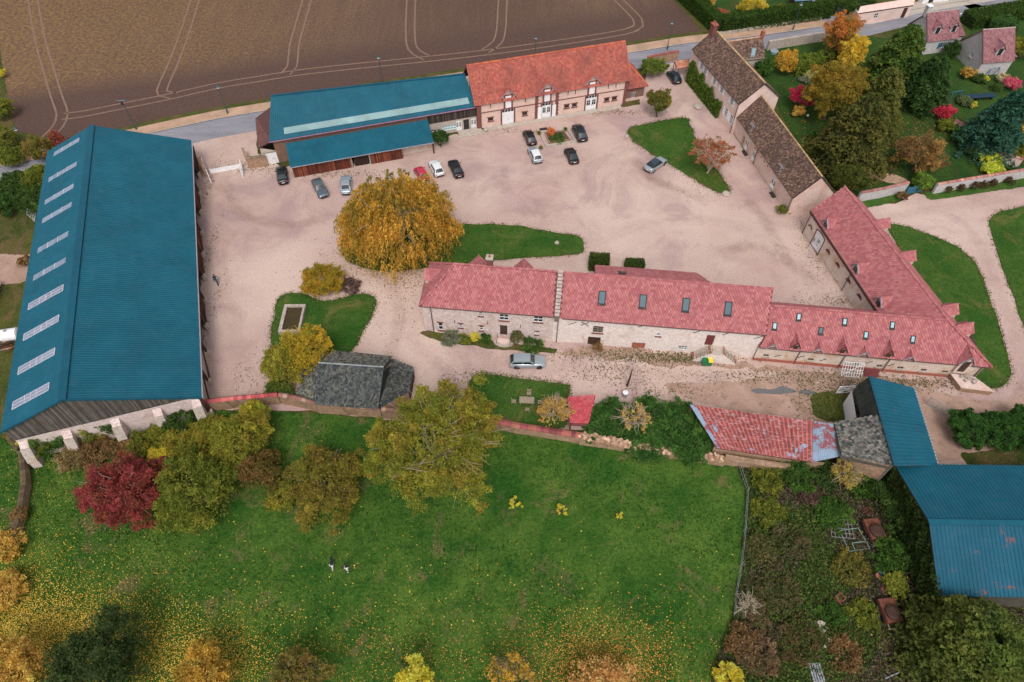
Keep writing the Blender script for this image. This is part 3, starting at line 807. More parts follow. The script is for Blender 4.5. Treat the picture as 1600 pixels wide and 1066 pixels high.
class Bld:
    def __init__(s, name, label, cat, o, ang, group=None):
        s.o = np.array([o[0], o[1], 0.0]); s.a = ang
        s.e = empty(name, (o[0], o[1], 0), ang, label, cat, group)
        s.cr, s.sr = math.cos(ang), math.sin(ang)
    def L(s, w):                       # world -> local
        d = np.asarray(w, float) - s.o
        return np.array([d[0] * s.cr + d[1] * s.sr, -d[0] * s.sr + d[1] * s.cr, d[2]])
    def at(s, px, py, z):
        return s.L(P(px, py, z))
    def _ray(s, px, py):
        r = ray(px, py)
        o = s.L((0, 0, HC))
        return o, np.array([r[0] * s.cr + r[1] * s.sr, -r[0] * s.sr + r[1] * s.cr, r[2]])
    def hitwall(s, px, py, p0, p1):
        o, r = s._ray(px, py)
        d = np.array(p1, float)[:2] - np.array(p0, float)[:2]; L = np.hypot(*d); d /= L
        n = np.array([d[1], -d[0]])
        t = ((np.array(p0)[:2] - o[:2]) @ n) / (r[:2] @ n)
        h = o + r * t
        return float((h[:2] - np.array(p0)[:2]) @ d), float(h[2])
    def hitplane(s, px, py, a, b, c):
        o, r = s._ray(px, py)
        a, b, c = [np.asarray(k, float) for k in (a, b, c)]
        n = np.cross(b - a, c - a)
        return o + r * (((a - o) @ n) / (r @ n))

    # ---- walls with real openings
    def wall(s, p0, p1, z0, z1, m, ops=(), top=None, name='wall', label=None):
        p0 = np.array(p0, float); p1 = np.array(p1, float)
        d = p1 - p0; L = float(np.hypot(*d)); d /= L
        n = np.array([d[1], -d[0]])
        pt = lambda u, z, off=0.0: (p0[0] + d[0] * u + n[0] * off, p0[1] + d[1] * u + n[1] * off, z)
        mb = MB()
        ops = [dict(o) for o in ops]
        for o in ops:
            if 'px' in o:
                o['u'], o['z'] = s.hitwall(o['px'], o['py'], p0, p1)
            o['z'] = max(o['z'], z0 + o['h'] / 2 + (0.0 if o.get('kind') in ('door', 'gate') else 0.25))
            if o.get('kind') in ('door', 'gate'):
                o['z'] = z0 + o['h'] / 2 + o.get('lift', 0.0)
            o['z'] = min(o['z'], z1 - o['h'] / 2 - 0.05)
            o['u'] = min(max(o['u'], o['w'] / 2 + 0.1), L - o['w'] / 2 - 0.1)
            o['r'] = (o['u'] - o['w'] / 2, o['u'] + o['w'] / 2, o['z'] - o['h'] / 2, o['z'] + o['h'] / 2)
        us = sorted({0.0, L, *[k for o in ops for k in o['r'][:2]]})
        zs = sorted({z0, z1, *[k for o in ops for k in o['r'][2:]]})
        for i in range(len(us) - 1):
            for j in range(len(zs) - 1):
                cu, cz = (us[i] + us[i + 1]) / 2, (zs[j] + zs[j + 1]) / 2
                if any(o['r'][0] < cu < o['r'][1] and o['r'][2] < cz < o['r'][3] for o in ops):
                    continue
                mb.poly([pt(us[i], zs[j]), pt(us[i + 1], zs[j]), pt(us[i + 1], zs[j + 1]), pt(us[i], zs[j + 1])])
        for o in ops:
            a, b, c, e = o['r']; D = -0.22
            mb.poly([pt(a, c), pt(a, c, D), pt(b, c, D), pt(b, c)]); mb.poly([pt(a, e), pt(b, e), pt(b, e, D), pt(a, e, D)])
            mb.poly([pt(a, c), pt(a, e), pt(a, e, D), pt(a, c, D)]); mb.poly([pt(b, c), pt(b, c, D), pt(b, e, D), pt(b, e)])
        if top:
            mb.poly([pt(u, z) for u, z in top])
        w = mb.build(name, m, s.e, label=label)
        for o in ops:
            s.fill(o, pt)
        return w
    def fill(s, o, pt):
        k = o.get('kind', 'window'); a, b, c, e = o['r']
        fr = o.get('frame', 'white_paint')
        def pane(par, a, b, c, e, off=-0.13, m='pane', nm='pane'):
            mb = MB(); mb.poly([pt(a, c, off), pt(b, c, off), pt(b, e, off), pt(a, e, off)])
            return mb.build(nm, m, par)
        if k == 'window':
            mb = MB(); w = 0.05
            nv = o.get('nv', 2 if b - a > 0.7 else 1); nh = o.get('nh', 2)
            def vb(u): mb.box(pt(u, (c + e) / 2, -0.09), (w, 0.08, e - c), math.atan2(pt(1, 0)[1] - pt(0, 0)[1], pt(1, 0)[0] - pt(0, 0)[0]))
            def hb(z, ww=w): mb.bar(pt(a, z, -0.088), pt(b, z, -0.088), 0.07, ww)
            for i in range(nv + 1): vb(a + 0.03 + (b - a - 0.06) * i / nv)
            for i in range(nh + 1): hb(c + 0.03 + (e - c - 0.06) * i / nh)
            f = mb.build('window', fr, s.e)
            for i in range(nv):
                for j in range(nh):
                    pane(f, a + (b - a) * i / nv, a + (b - a) * (i + 1) / nv, c + (e - c) * j / nh, c + (e - c) * (j + 1) / nh, -0.12, o.get('glass', 'pane'))
            if o.get('sill'):
                MB().bar(pt(a - 0.12, c - 0.09, 0.04), pt(b + 0.12, c - 0.09, 0.04), 0.2, 0.16).build('sill', o['sill'], f)
            if o.get('lintel'):
                MB().bar(pt(a - 0.15, e + 0.1, 0.01), pt(b + 0.15, e + 0.1, 0.01), 0.08, 0.2).build('lintel', o['lintel'], f)
            if o.get('shutter'):
                for q in (a - (b - a) * 0.28, b + (b - a) * 0.28):
                    MB().box(pt(q, (c + e) / 2, 0.03), ((b - a) * 0.48, 0.05, e - c), math.atan2(pt(1, 0)[1] - pt(0, 0)[1], pt(1, 0)[0] - pt(0, 0)[0])).build('shutter', o['shutter'], f)
        else:
            mb = MB(); n = max(2, int((b - a) / 0.22))
            top = e - (o.get('light', 0))
            ang = math.atan2(pt(1, 0)[1] - pt(0, 0)[1], pt(1, 0)[0] - pt(0, 0)[0])
            for i in range(n):
                mb.box(pt(a + (b - a) * (i + 0.5) / n, (c + top) / 2, -0.12 + 0.01 * (i % 2)), ((b - a) / n - 0.012, 0.06, top - c), ang)
            mb.bar(pt(a, c + 0.3, -0.07), pt(b, c + 0.3, -0.07), 0.04, 0.14); mb.bar(pt(a, top - 0.3, -0.07), pt(b, top - 0.3, -0.07), 0.04, 0.14)
            f = mb.build('door', o.get('mat', 'white_paint'), s.e)
            MB().box(pt((a + b) / 2 + (0.12 if k == 'gate' else (b - a) * 0.33), c + 1.0, -0.04), (0.06, 0.08, 0.16), ang).build('handle', 'iron', f)
            if o.get('light'):
                nn = max(2, int((b - a) / 0.5))
                for i in range(nn):
                    pane(f, a + (b - a) * i / nn + 0.05, a + (b - a) * (i + 1) / nn - 0.05, top + 0.06, e - 0.05, -0.1)
                fb = MB(); fb.bar(pt(a, top + 0.02, -0.1), pt(b, top + 0.02, -0.1), 0.07, 0.09); fb.bar(pt(a, e - 0.03, -0.1), pt(b, e - 0.03, -0.1), 0.07, 0.07)
                for i in range(nn + 1):
                    u = a + 0.03 + (b - a - 0.06) * i / nn
                    fb.box(pt(u, (top + e) / 2, -0.1), (0.07, 0.07, e - top), ang)
                fb.build('transom', o.get('mat', 'white_paint'), f)
            if o.get('glazed'):
                for q in ((a + (a + b) / 2) / 2, ((a + b) / 2 + b) / 2):
                    h0, h1 = c + (top - c) * 0.42, top - 0.14
                    for i in range(2):
                        for j in range(2):
                            ww = (b - a) * 0.17
                            pane(f, q - ww + ww * i + 0.03, q + ww * i - 0.03, h0 + (h1 - h0) * j / 2 + 0.03, h0 + (h1 - h0) * (j + 1) / 2 - 0.03, -0.06)
            if o.get('arch'):
                am = MB(); q = o.get('aw', 0.26)
                am.box(pt(a - q / 2, (c + e) / 2, 0.03), (q, 0.1, e - c), ang); am.box(pt(b + q / 2, (c + e) / 2, 0.03), (q, 0.1, e - c), ang)
                N = 8; prev = None
                for i in range(N + 1):
                    u = a - q / 2 + (b - a + q) * i / N
                    z = e + 0.06 + 0.28 * math.sin(math.pi * i / N)
                    if prev: am.bar(prev, pt(u, z, 0.034), 0.105, q)
                    prev = pt(u, z, 0.034)
                am.build('surround', o['arch'], f)

    # ---- roofs
    def slab(s, poly, th, m, name='roof', parent=None):
        poly = [np.asarray(p, float) for p in poly]
        n = np.cross(poly[1] - poly[0], poly[2] - poly[0]); n /= np.linalg.norm(n)
        if n[2] < 0: n = -n
        mb = MB(); k = len(poly)
        lo = [p - n * th for p in poly]
        mb.poly(poly); mb.poly(lo[::-1])
        for i in range(k):
            j = (i + 1) % k
            mb.poly([lo[i], lo[j], poly[j], poly[i]])
        return mb.build(name, m, parent or s.e)
    def tiles(s, poly, pal, m, parent, tw=0.34, tl=0.36, lift=0.075, jit=0.05, name='roof_tiles', gap=0.045):
        poly = [np.asarray(p, float) for p in poly]
        e = poly[1] - poly[0]; e /= np.linalg.norm(e)
        n = np.cross(e, poly[2] - poly[0]); n /= np.linalg.norm(n)
        if n[2] < 0: n = -n
        w = np.cross(n, e)
        if w[2] < 0: w = -w
        q = np.array([[(p - poly[0]) @ e, (p - poly[0]) @ w] for p in poly])
        x0, y0 = q.min(0); x1, y1 = q.max(0)
        ny = int((y1 - y0) / tl) + 1; nx = int((x1 - x0) / tw) + 2
        J, I = np.meshgrid(np.arange(ny), np.arange(nx), indexing='ij')
        cx = (x0 + (I - 0.25) * tw + (J % 2) * tw * 0.5).ravel(); cy = (y0 + (J + 0.5) * tl).ravel()
        k = inpoly(cx, cy, q)
        for dx in (-0.45, 0.45):
            k &= inpoly(cx + dx * tw, cy, q)
        cx, cy = cx[k], cy[k]; N = len(cx)
        if N == 0: return None
        o3 = poly[0]
        r = RNG.normal(0, 0.006, N)
        def pt(dx, dy, h):
            return o3 + np.outer(cx + dx, e) + np.outer(cy + dy, w) + np.outer(h + r, n)
        hw = tw / 2 - gap / 2
        h0 = np.full(N, lift); h1 = np.full(N, 0.012); hb = np.full(N, 0.0)
        V = np.stack([pt(-hw, -tl * 0.52, h0), pt(hw, -tl * 0.52, h0), pt(hw, tl * 0.5, h1), pt(-hw, tl * 0.5, h1), pt(-hw, -tl * 0.52, hb), pt(hw, -tl * 0.52, hb)], 1)
        base = (np.arange(N) * 6)[:, None]
        Q = np.concatenate([base + np.array([[0, 1, 2, 3]]), base + np.array([[4, 5, 1, 0]])])
        c = pick(pal, N, jit)
        return npmesh(name, V.reshape(-1, 3), Q, m, parent, np.repeat(c, 6, 0), 'stuff')
    def troof(s, poly, pal=PINK, m='tile_pink', base=(120, 66, 68), tw=0.34, tl=0.36, th=0.16, jit=0.05, lift=0.075):
        key = 'under_' + m
        if key not in MATS: simple(key, lin(*base), 0.9, 0.1, 2)
        q = [np.asarray(p, float) for p in poly]
        if len(q) == 4:
            n = np.cross(q[1] - q[0], q[2] - q[0]); n /= np.linalg.norm(n)
            if abs((q[3] - q[0]) @ n) > .02:                       # twisted slope: courses follow both edges
                r = s.slab([p - [0, 0, .55] for p in q], th, key)
                s.twisted(q, pal, m, r, tw, tl, lift, jit)
                return r
        r = s.slab(poly, th, key)
        s.tiles(poly, pal, m, r, tw, tl, lift, jit)
        return r
    def twisted(s, q, pal, m, parent, tw, tl, lift, jit):
        a, b, c, d = q
        nr = int((np.linalg.norm(d - a) + np.linalg.norm(c - b)) / 2 / tl); nc = int((np.linalg.norm(b - a) + np.linalg.norm(c - d)) / 2 / tw)
        J, I = [k.ravel()[:, None] for k in np.meshgrid(np.arange(nr), np.arange(nc), indexing='ij')]
        N = len(I); sh = (J % 2) * .5
        up = np.cross(b - a, d - a); up /= np.linalg.norm(up); up = up if up[2] > 0 else -up
        def pt(di, dj, h):
            u = np.clip((I + di + sh - .25) / nc, 0, 1); v = np.clip((J + dj) / nr, 0, 1)
            return (a * (1 - u) + b * u) * (1 - v) + (d * (1 - u) + c * u) * v + up * (h + RN)
        RN = RNG.normal(0, .006, (N, 1))
        V = np.stack([pt(.05, -.02, lift), pt(.95, -.02, lift), pt(.95, 1.0, .012), pt(.05, 1.0, .012), pt(.05, -.02, -.02), pt(.95, -.02, -.02)], 1)
        base = (np.arange(N) * 6)[:, None]
        Q = np.concatenate([base + np.array([[0, 1, 2, 3]]), base + np.array([[4, 5, 1, 0]])])
        return npmesh('roof_tiles', V.reshape(-1, 3), Q, m, parent, np.repeat(pick(pal, N, jit), 6, 0), 'stuff')
    def ridge(s, pts, pal=PINK, m='tile_pink', r=0.16, parent=None, name='ridge_cap', step=0.42):
        mb = MB(); pal = [lin(*p) for p in pal]
        for a, b in zip(pts[:-1], pts[1:]):
            a, b = Vector(a), Vector(b); n = max(1, int((b - a).length / step))
            for i in range(n):
                p, q = a.lerp(b, i / n), a.lerp(b, (i + 0.97) / n)
                mb.tube([p + Vector((0, 0, 0.02)), q + Vector((0, 0, 0.0))], [r, r * 0.85], 6, random.choice(pal))
        return mb.build(name, m, parent or s.e, kind='stuff')
    def corr(s, poly, m, pitch=0.33, h=0.045, name='roof', th=0.1, parent=None, var=0.06, cap=True, sheets=4, rib=1.0):
        """eaveL, eaveR, ridgeR, ridgeL: ribbed metal sheets, ribs running up the slope."""
        a, b, c, d = [np.asarray(p, float) for p in poly]
        n = np.cross(b - a, d - a); n /= np.linalg.norm(n)
        if n[2] < 0: n = -n
        L = max(np.linalg.norm(b - a), np.linalg.norm(c - d)); N = max(2, int(L / pitch))
        ts = []; hs = []
        for i in range(N):
            for f, hh in ((0.0, 0), (0.45, 0), (0.58, h), (0.87, h)):
                ts.append((i + f) / N); hs.append(hh)
        ts.append(1.0); hs.append(0)
        ts = np.array(ts)[:, None]; hs = np.array(hs)[:, None]
        rows = []; cc = []
        for k in range(sheets + 1):
            v = k / sheets
            lo = a * (1 - v) + d * v; hi = b * (1 - v) + c * v
            for lay in ((0,) if k in (0, sheets) else (0, 1)):
                rows.append(lo + (hi - lo) * ts + n * (hs + (0.012 * lay if k else 0)))
        K = len(ts); R = len(rows)
        V = np.concatenate(rows)
        i = np.arange(K - 1)
        Q = np.concatenate([np.stack([r * K + i, r * K + i + 1, (r + 1) * K + i + 1, (r + 1) * K + i], 1) for r in range(R - 1)])
        rr = RNG.uniform(1 - var, 1 + var, (N // 3 + 2, R))
        idx = np.minimum((ts[:, 0] * N / 3).astype(int), N // 3)
        cols = np.concatenate([np.repeat(rr[idx, r][:, None], 3, 1) for r in range(R)])
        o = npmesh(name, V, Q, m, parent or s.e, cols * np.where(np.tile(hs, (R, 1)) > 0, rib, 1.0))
        lo = [np.asarray(p, float) - n * 0.06 for p in (a, b, c, d)]
        s.slab(lo, th, 'wood_dark', 'roof_deck', o)
        return o
    def boards(s, p0, p1, zlo, zhi, m, pal, w=0.2, name='cladding', off=0.02, parent=None, jit=0.15):
        p0 = np.array(p0, float); p1 = np.array(p1, float); d = p1 - p0; L = np.hypot(*d); d /= L
        n = np.array([d[1], -d[0]]); N = max(1, int(L / w)); mb = MB()
        cs = pick(pal, N, jit)
        for i in range(N):
            u0, u1 = L * i / N + 0.006, L * (i + 1) / N - 0.006
            o = off + RNG.uniform(0, 0.02)
            q = lambda u, z, k: (p0[0] + d[0] * u + n[0] * k, p0[1] + d[1] * u + n[1] * k, z)
            zb = zlo((u0 + u1) / 2) + RNG.uniform(-0.04, 0.04) if callable(zlo) else zlo
            za, zc = (zhi(u0), zhi(u1)) if callable(zhi) else (zhi, zhi)
            if max(za, zc) - zb < 0.05: continue
            c = tuple(cs[i])
            mb.poly([q(u0, zb, o), q(u1, zb, o), q(u1, zc, o), q(u0, za, o)], c)
            mb.poly([q(u0, zb, 0), q(u0, zb, o), q(u0, za, o), q(u0, za, 0)], c); mb.poly([q(u1, zb, o), q(u1, zb, 0), q(u1, zc, 0), q(u1, zc, o)], c)
            mb.poly([q(u0, zb, 0), q(u1, zb, 0), q(u1, zb, o), q(u0, zb, o)], c)
        return mb.build(name, m, parent or s.e, kind='stuff')
    def pipe(s, p, z0, z1, m='pipe_brown', r=0.06, name='downpipe'):
        return MB().tube([(p[0], p[1], z0), (p[0], p[1], z1)], r, 6).build(name, m, s.e)
    def gutter(s, a, b, m='pipe_brown', r=0.07):
        return MB().tube([a, b], r, 6).build('gutter', m, s.e)
    def skylight(s, px, py, plane, w=0.9, h=1.4, glass='skylight_glass', frame='iron'):
        a, b, d = [np.asarray(k, float) for k in (plane[0], plane[1], plane[3])]
        c = s.hitplane(px, py, a, b, d)
        e = (b - a) / np.linalg.norm(b - a); n = np.cross(e, d - a); n /= np.linalg.norm(n)
        if n[2] < 0: n = -n
        u = np.cross(n, e); u = u if u[2] > 0 else -u
        q = lambda x, y, z: c + e * x + u * y + n * z
        mb = MB(); hw, hh = w / 2, h / 2; t = 0.12
        for (x0, x1, y0, y1) in ((-hw, -hw + t, -hh, hh), (hw - t, hw, -hh, hh), (-hw + t, hw - t, -hh, -hh + t), (-hw + t, hw - t, hh - t, hh), (-hw - .06, hw + .06, -hh - 0.2, -hh)):
            z1 = 0.13 if y0 > -hh - 0.1 else 0.08
            P8 = [q(x0, y0, 0), q(x1, y0, 0), q(x1, y1, 0), q(x0, y1, 0), q(x0, y0, z1), q(x1, y0, z1), q(x1, y1, z1), q(x0, y1, z1)]
            for f in ((4, 5, 6, 7), (0, 1, 5, 4), (1, 2, 6, 5), (2, 3, 7, 6), (3, 0, 4, 7)):
                mb.poly([P8[i] for i in f])
        f = mb.build('skylight', frame, s.e)
        g = MB(); g.poly([q(-hw + t, -hh + t, 0.1), q(hw - t, -hh + t, 0.1), q(hw - t, hh - t, 0.1), q(-hw + t, hh - t, 0.1)])
        g.build('pane', glass, f)
    def dormer(s, T, u, v0, ze, tan, zwall, zr, w, pal=PINK, m='tile_pink', wallm='stone_plaster', zb=None, over=0.18, glass=True, edge='zinc', wm=None, tri=False):
        """T maps (u,v,z) -> local; the main roof there has z = ze + v*tan."""
        zb = ze if zb is None else zb
        vh = lambda z: (z - ze) / tan
        hw = w / 2
        body = MB()
        body.poly([T(u - hw, v0, zb), T(u + hw, v0, zb), T(u + hw, v0, zwall), T(u, v0, zr - 0.05), T(u - hw, v0, zwall)])
        if zwall > zb + 0.05 or vh(zwall) > v0:
            for q in (-hw, hw):
                body.poly([T(u + q, v0, zb), T(u + q, v0, zwall), T(u + q, max(vh(zwall), v0) + 0.1, zwall), T(u + q, max(vh(zb), v0) + 0.1, zb)])
        d = body.build('dormer', wallm, s.e)
        ex = hw + over; zd = zwall - (zr - zwall) / hw * over
        for q in (-1, 1):
            pl = [T(u + q * ex, v0 - over, zd), T(u + q * ex, max(vh(zd), v0) + 0.15, zd), T(u, vh(zr) + 0.15, zr), T(u, v0 - over, zr)]
            pl = [np.array(p) for p in pl]
            key = 'under_' + m
            if key not in MATS: simple(key, lin(150, 70, 76), 0.9, 0.1, 2)
            rf = s.slab(pl, 0.07, key, 'dormer_roof', d)
            # courses of tiles on the little roof
            s.tiles2(pl, pal, m, d)
            if edge:
                MB().bar(tuple(pl[0] + np.array([0, 0, 0.05])), tuple(pl[3] + np.array([0, 0, 0.05])), 0.12, 0.08).build('verge', edge, d)
        s.ridge([T(u, v0 - over, zr + 0.03), T(u, vh(zr), zr + 0.03)], pal, m, 0.1, d, 'ridge_cap')
        if glass:
            ww = w * 0.3; z0, z1 = zb + (zwall - zb) * 0.15, zwall + (zr - zwall) * 0.15
            g = MB(); g.poly([T(u - ww, v0 - 0.03, z0), T(u + ww, v0 - 0.03, z0), T(u + ww, v0 - 0.03, z1), T(u - ww, v0 - 0.03, z1)])
            f = g.build('shutter' if wm else 'pane', wm or 'pane', d)
        return d
    def tiles2(s, pl, pal, m, parent):
        a, b, c, d = [np.asarray(p, float) for p in pl]
        n = np.cross(b - a, d - a); n /= np.linalg.norm(n)
        if n[2] < 0: n = -n
        nr = max(2, int(np.linalg.norm(d - a) / 0.32)); mb = MB()
        for i in range(nr):
            t0, t1 = i / nr, (i + 1.05) / nr
            l0, l1 = a + (d - a) * t0, a + (d - a) * min(t1, 1); r0, r1 = b + (c - b) * t0, b + (c - b) * min(t1, 1)
            nc = max(1, int(np.linalg.norm(r0 - l0) / 0.34))
            for j in range(nc):
                f = lambda p, q, t: p + (q - p) * t
                k0, k1 = j / nc + 0.01, (j + 1) / nc - 0.01
                mb.poly([f(l0, r0, k0) + n * 0.04, f(l0, r0, k1) + n * 0.04, f(l1, r1, k1) + n * 0.012, f(l1, r1, k0) + n * 0.012], tuple(pick(pal, 1, 0.08)[0]))
        return mb.build('roof_tiles', m, parent, kind='stuff')
    def iron_cross(s, px, py, p0, p1, r=0.45, x=True, vert=False):
        u, z = s.hitwall(px, py, p0, p1)
        q = lambda a, b: (p0[0] + (u + a) * (p1[0] - p0[0]) / math.dist(p0, p1), p0[1] - 0.04 + (u + a) * (p1[1] - p0[1]) / math.dist(p0, p1), z + b)
        mb = MB().bar(q(-r, -r * .7), q(r, r * .7), 0.07, 0.05) if not vert else MB().bar(q(0, -r), q(0.001, r), 0.05, 0.08)
        if x: mb.bar(q(-r, r * .7), q(r, -r * .7), 0.07, 0.052)
        mb.build('wall_anchor', 'iron', s.e)

I3 = lambda u, v, z: (u, v, z)
def frame_from(a, b, ze):
    A, B_ = P(*a, ze), P(*b, ze)
    d = B_ - A
    return A, math.atan2(d[1], d[0]), float(np.hypot(d[0], d[1]))

# ------------------------------------------------------------------ A: hipped stone farmhouse
A0, angA, LA = frame_from((655, 478.2), (866, 495.2), 5.4)
b = Bld('farmhouse', 'pale stone farmhouse with hipped pink tiled roof facing the silver estate car', 'house', A0, angA)
WD, ZE, ZR = 7.9, 5.4, 9.75
mid = WD / 2; HP = 4.4; tanA = (ZR - ZE) / mid
i_ = 0.25
fl, fr_ = (i_, i_), (LA, i_)
win = lambda px, py, w, h, **k: dict(px=px, py=py, w=w, h=h, **k)
b.wall(fl, fr_, 0, ZE - 0.12, 'stone_house', [
    win(688.5, 510, 0.62, 1.55, sill='brick_dark', lintel='brick_dark', nv=1), win(719.8, 509, 0.5, 0.8, sill='brick_dark', lintel='brick_dark', nv=1),
    win(751, 491, 0.55, 0.7, sill='brick_dark', nv=1), win(752, 513, 0.5, 0.9, sill='brick_dark', lintel='brick_dark', nv=1),
    win(787.5, 496, 1.25, 1.25, sill='brick_dark', nv=2, nh=2), win(841, 499, 1.2, 1.2, sill='brick_dark', nv=2, nh=2),
    win(787, 521, 1.0, 2.1, kind='door', mat='wood_dark', glazed=1, lift=0.35), win(838.9, 520.4, 0.45, 0.6, sill='brick_dark', lintel='brick_dark', nv=1)])
b.wall((i_, WD - i_), fl, 0, ZE - 0.12, 'stone_house')
b.wall((LA, WD - i_), (i_, WD - i_), 0, ZE - 0.12, 'stone_house')
RF = [(0, 0, ZE), (LA, 0, ZE), (LA, mid, ZR), (HP, mid, ZR)]
b.troof(RF)
b.troof([(LA, WD, ZE), (0, WD, ZE), (HP, mid, ZR), (LA, mid, ZR)])
b.troof([(0, WD, ZE), (0, 0, ZE), (HP, mid, ZR)])
b.ridge([(0, 0, ZE + .05), (HP, mid, ZR + .05), (LA, mid, ZR + .05)]); b.ridge([(0, WD, ZE + .05), (HP, mid, ZR + .05)])
TB = lambda u, v, z: (u, WD - v, z)
for u in (7.1, 13.2):
    b.dormer(TB, u, 0.9, ZE, tanA, ZE + 1.7, ZR - 1.3, 2.2, edge=None)
TLh = lambda u, v, z: (v, WD - u, z)
b.dormer(TLh, 3.3, 0.2, ZE, (ZR - ZE) / HP, ZE + 1.3, ZE + 2.3, 1.6, edge=None)
b.gutter((0, -0.05, ZE - 0.08), (LA, -0.05, ZE - 0.08)); b.gutter((-0.05, 0, ZE - 0.08), (-0.05, WD, ZE - 0.08))
b.pipe((1.45, 0.12), 0, ZE - 0.1); b.pipe((LA + 0.55, 0.0), 0, ZE - 0.1)
cz = b.at(765.5, 402, 10.9)
mb = MB(); mb.box((cz[0], mid + 0.3, 10.1), (0.75, 0.75, 2.0)); ch = mb.build('chimney', 'brick_dark', b.e)
MB().box((cz[0], mid + 0.3, 11.15), (0.95, 0.95, 0.14)).build('chimney_cap', 'concrete', ch)
MB().lathe([(0.16, 0), (0.12, 0.35)], (cz[0], mid + 0.3, 11.22), 8).build('chimney_pot', 'brick_red', ch)
for px, py in ((710.5, 502), (762, 504.5), (813, 510)):
    b.iron_cross(px, py, fl, fr_, 0.3, False, True)
# coping between the two roofs: separate stones
cop = MB().build('parapet', 'stone_grey', b.e) if False else None
pm = MB()
uL = LA + 0.35
for va, vb, za, zb2 in ((-0.2, mid, ZE - 0.1, ZR), (mid, WD + 0.2, ZR, ZE - 0.1)):
    pm.poly([(uL - .3, va, 0 if False else za - .6), (uL + .3, va, za - .6), (uL + .3, vb, zb2 - .6), (uL - .3, vb, zb2 - .6)])
    pm.poly([(uL - .3, va, za + .3), (uL + .3, va, za + .3), (uL + .3, vb, zb2 + .3), (uL - .3, vb, zb2 + .3)])
    for q in (-.3, .3):
        pm.poly([(uL + q, va, za - .6), (uL + q, vb, zb2 - .6), (uL + q, vb, zb2 + .3), (uL + q, va, za + .3)])
pm.poly([(uL - .3, -.2, ZE - .7), (uL + .3, -.2, ZE - .7), (uL + .3, -.2, ZE + .2), (uL - .3, -.2, ZE + .2)])
par = pm.build('parapet', simple('parapet_stone', lin(120, 108, 98), .9, .3, 3), b.e)
N = 13
slp = math.atan2(ZR - ZE, mid)
for i in range(N):
    t = (i + 0.5) / N
    mb = MB(); mb.box((uL + random.uniform(-.02, .02), -0.2 + (mid + .2) * t, ZE + .36 + (ZR - ZE + .1) * t), (0.66 + random.uniform(-.05, .05), (mid + .2) / N / math.cos(slp) * 0.78, 0.16), tilt=Matrix.Rotation(slp, 3, 'X'))
    mb.build('coping_stone', 'stone_grey', par)

# ------------------------------------------------------------------ B: long barn with four roof lights
B0, angB, LB = frame_from((873.8, 497), (1198, 523.6), 5.3)
b = Bld('long_barn', 'long whitewashed stone barn with pink tiled roof and four large roof windows', 'barn', B0, angB)
ZE, ZR = 5.3, 9.75
f0, f1 = (-0.7, i_), (LB - 0.2, i_)
b.wall(f0, f1, 0, ZE - 0.12, 'stone_white', [
    win(934.4, 515, 1.35, 1.35, frame='wood_pale', sill='brick_dark', nv=2, nh=3), win(928, 534, 1.7, 1.6, kind='door', mat='wood_dark'),
    win(998, 537.6, 1.75, 1.2, kind='door', mat='brick_red'), win(1029, 523, 0.6, 0.6, sill='brick_dark'), win(1066.6, 543.6, 1.2, 0.8, nv=3, nh=2),
    win(1109, 532, 1.1, 2.2, kind='window', nv=1, nh=1, frame='wood_pale', glass='maroon')])
b.wall((LB - 0.2, i_), (LB - 0.2, WD - i_), 0, ZE - 0.1, 'stone_white', top=[(0, ZE - 0.1), (WD - 2 * i_, ZE - 0.1), (mid - i_, ZR - 0.15)])
b.wall((LB, WD - i_), (0, WD - i_), 0, ZE - 0.12, 'stone_white')
RFB = [(-0.05, 0, ZE), (LB, 0, ZE), (LB, mid, ZR), (-0.05, mid, ZR)]
b.troof(RFB); b.troof([(LB, WD, ZE), (-0.05, WD, ZE), (-0.05, mid, ZR), (LB, mid, ZR)])
b.ridge([(0.3, mid, ZR + .05), (LB + 0.05, mid, ZR + .05)])
for px, py in ((940.6, 465), (1004.4, 470.6), (1071.6, 476), (1137.6, 482)):
    b.skylight(px, py, RFB, 0.95, 1.75)
b.gutter((0.4, -0.05, ZE - 0.08), (LB, -0.05, ZE - 0.08)); b.pipe((LB - 0.1, 0.1), 0, ZE - 0.1)
for px, py, x in ((914, 506, 1), (895, 505, 0), (1003, 509, 0), (1090, 518, 0), (1136, 521, 0), (1186, 527, 0)):
    b.iron_cross(px, py, f0, f1, 0.5, bool(x))
# rear lean-to
ax0, ax1 = 4.4, 19.0
b.troof([(ax1, 12.3, 3.0), (ax0, 12.3, 3.0), (ax0, WD - 0.7, 5.75), (ax1 + 2.0, WD - 0.7, 5.75)])
b.wall((ax1 - .2, 12.0), (ax0 + .2, 12.0), 0, 2.9, 'stone_grey'); b.wall((ax0 + .2, 12.0), (ax0 + .2, WD), 0, 2.9, 'stone_grey', top=[(0, 2.9), (12 - WD, 2.9), (12 - WD, 5.3)]); b.wall((ax1 - .2, WD), (ax1 - .2, 12.0), 0, 2.9, 'stone_grey')
b.skylight(973, 426.5, [(ax1, 12.3, 3.0), (ax0, 12.3, 3.0), (ax0, WD, 5.7), (ax1, WD, 5.7)], 1.0, 0.8)

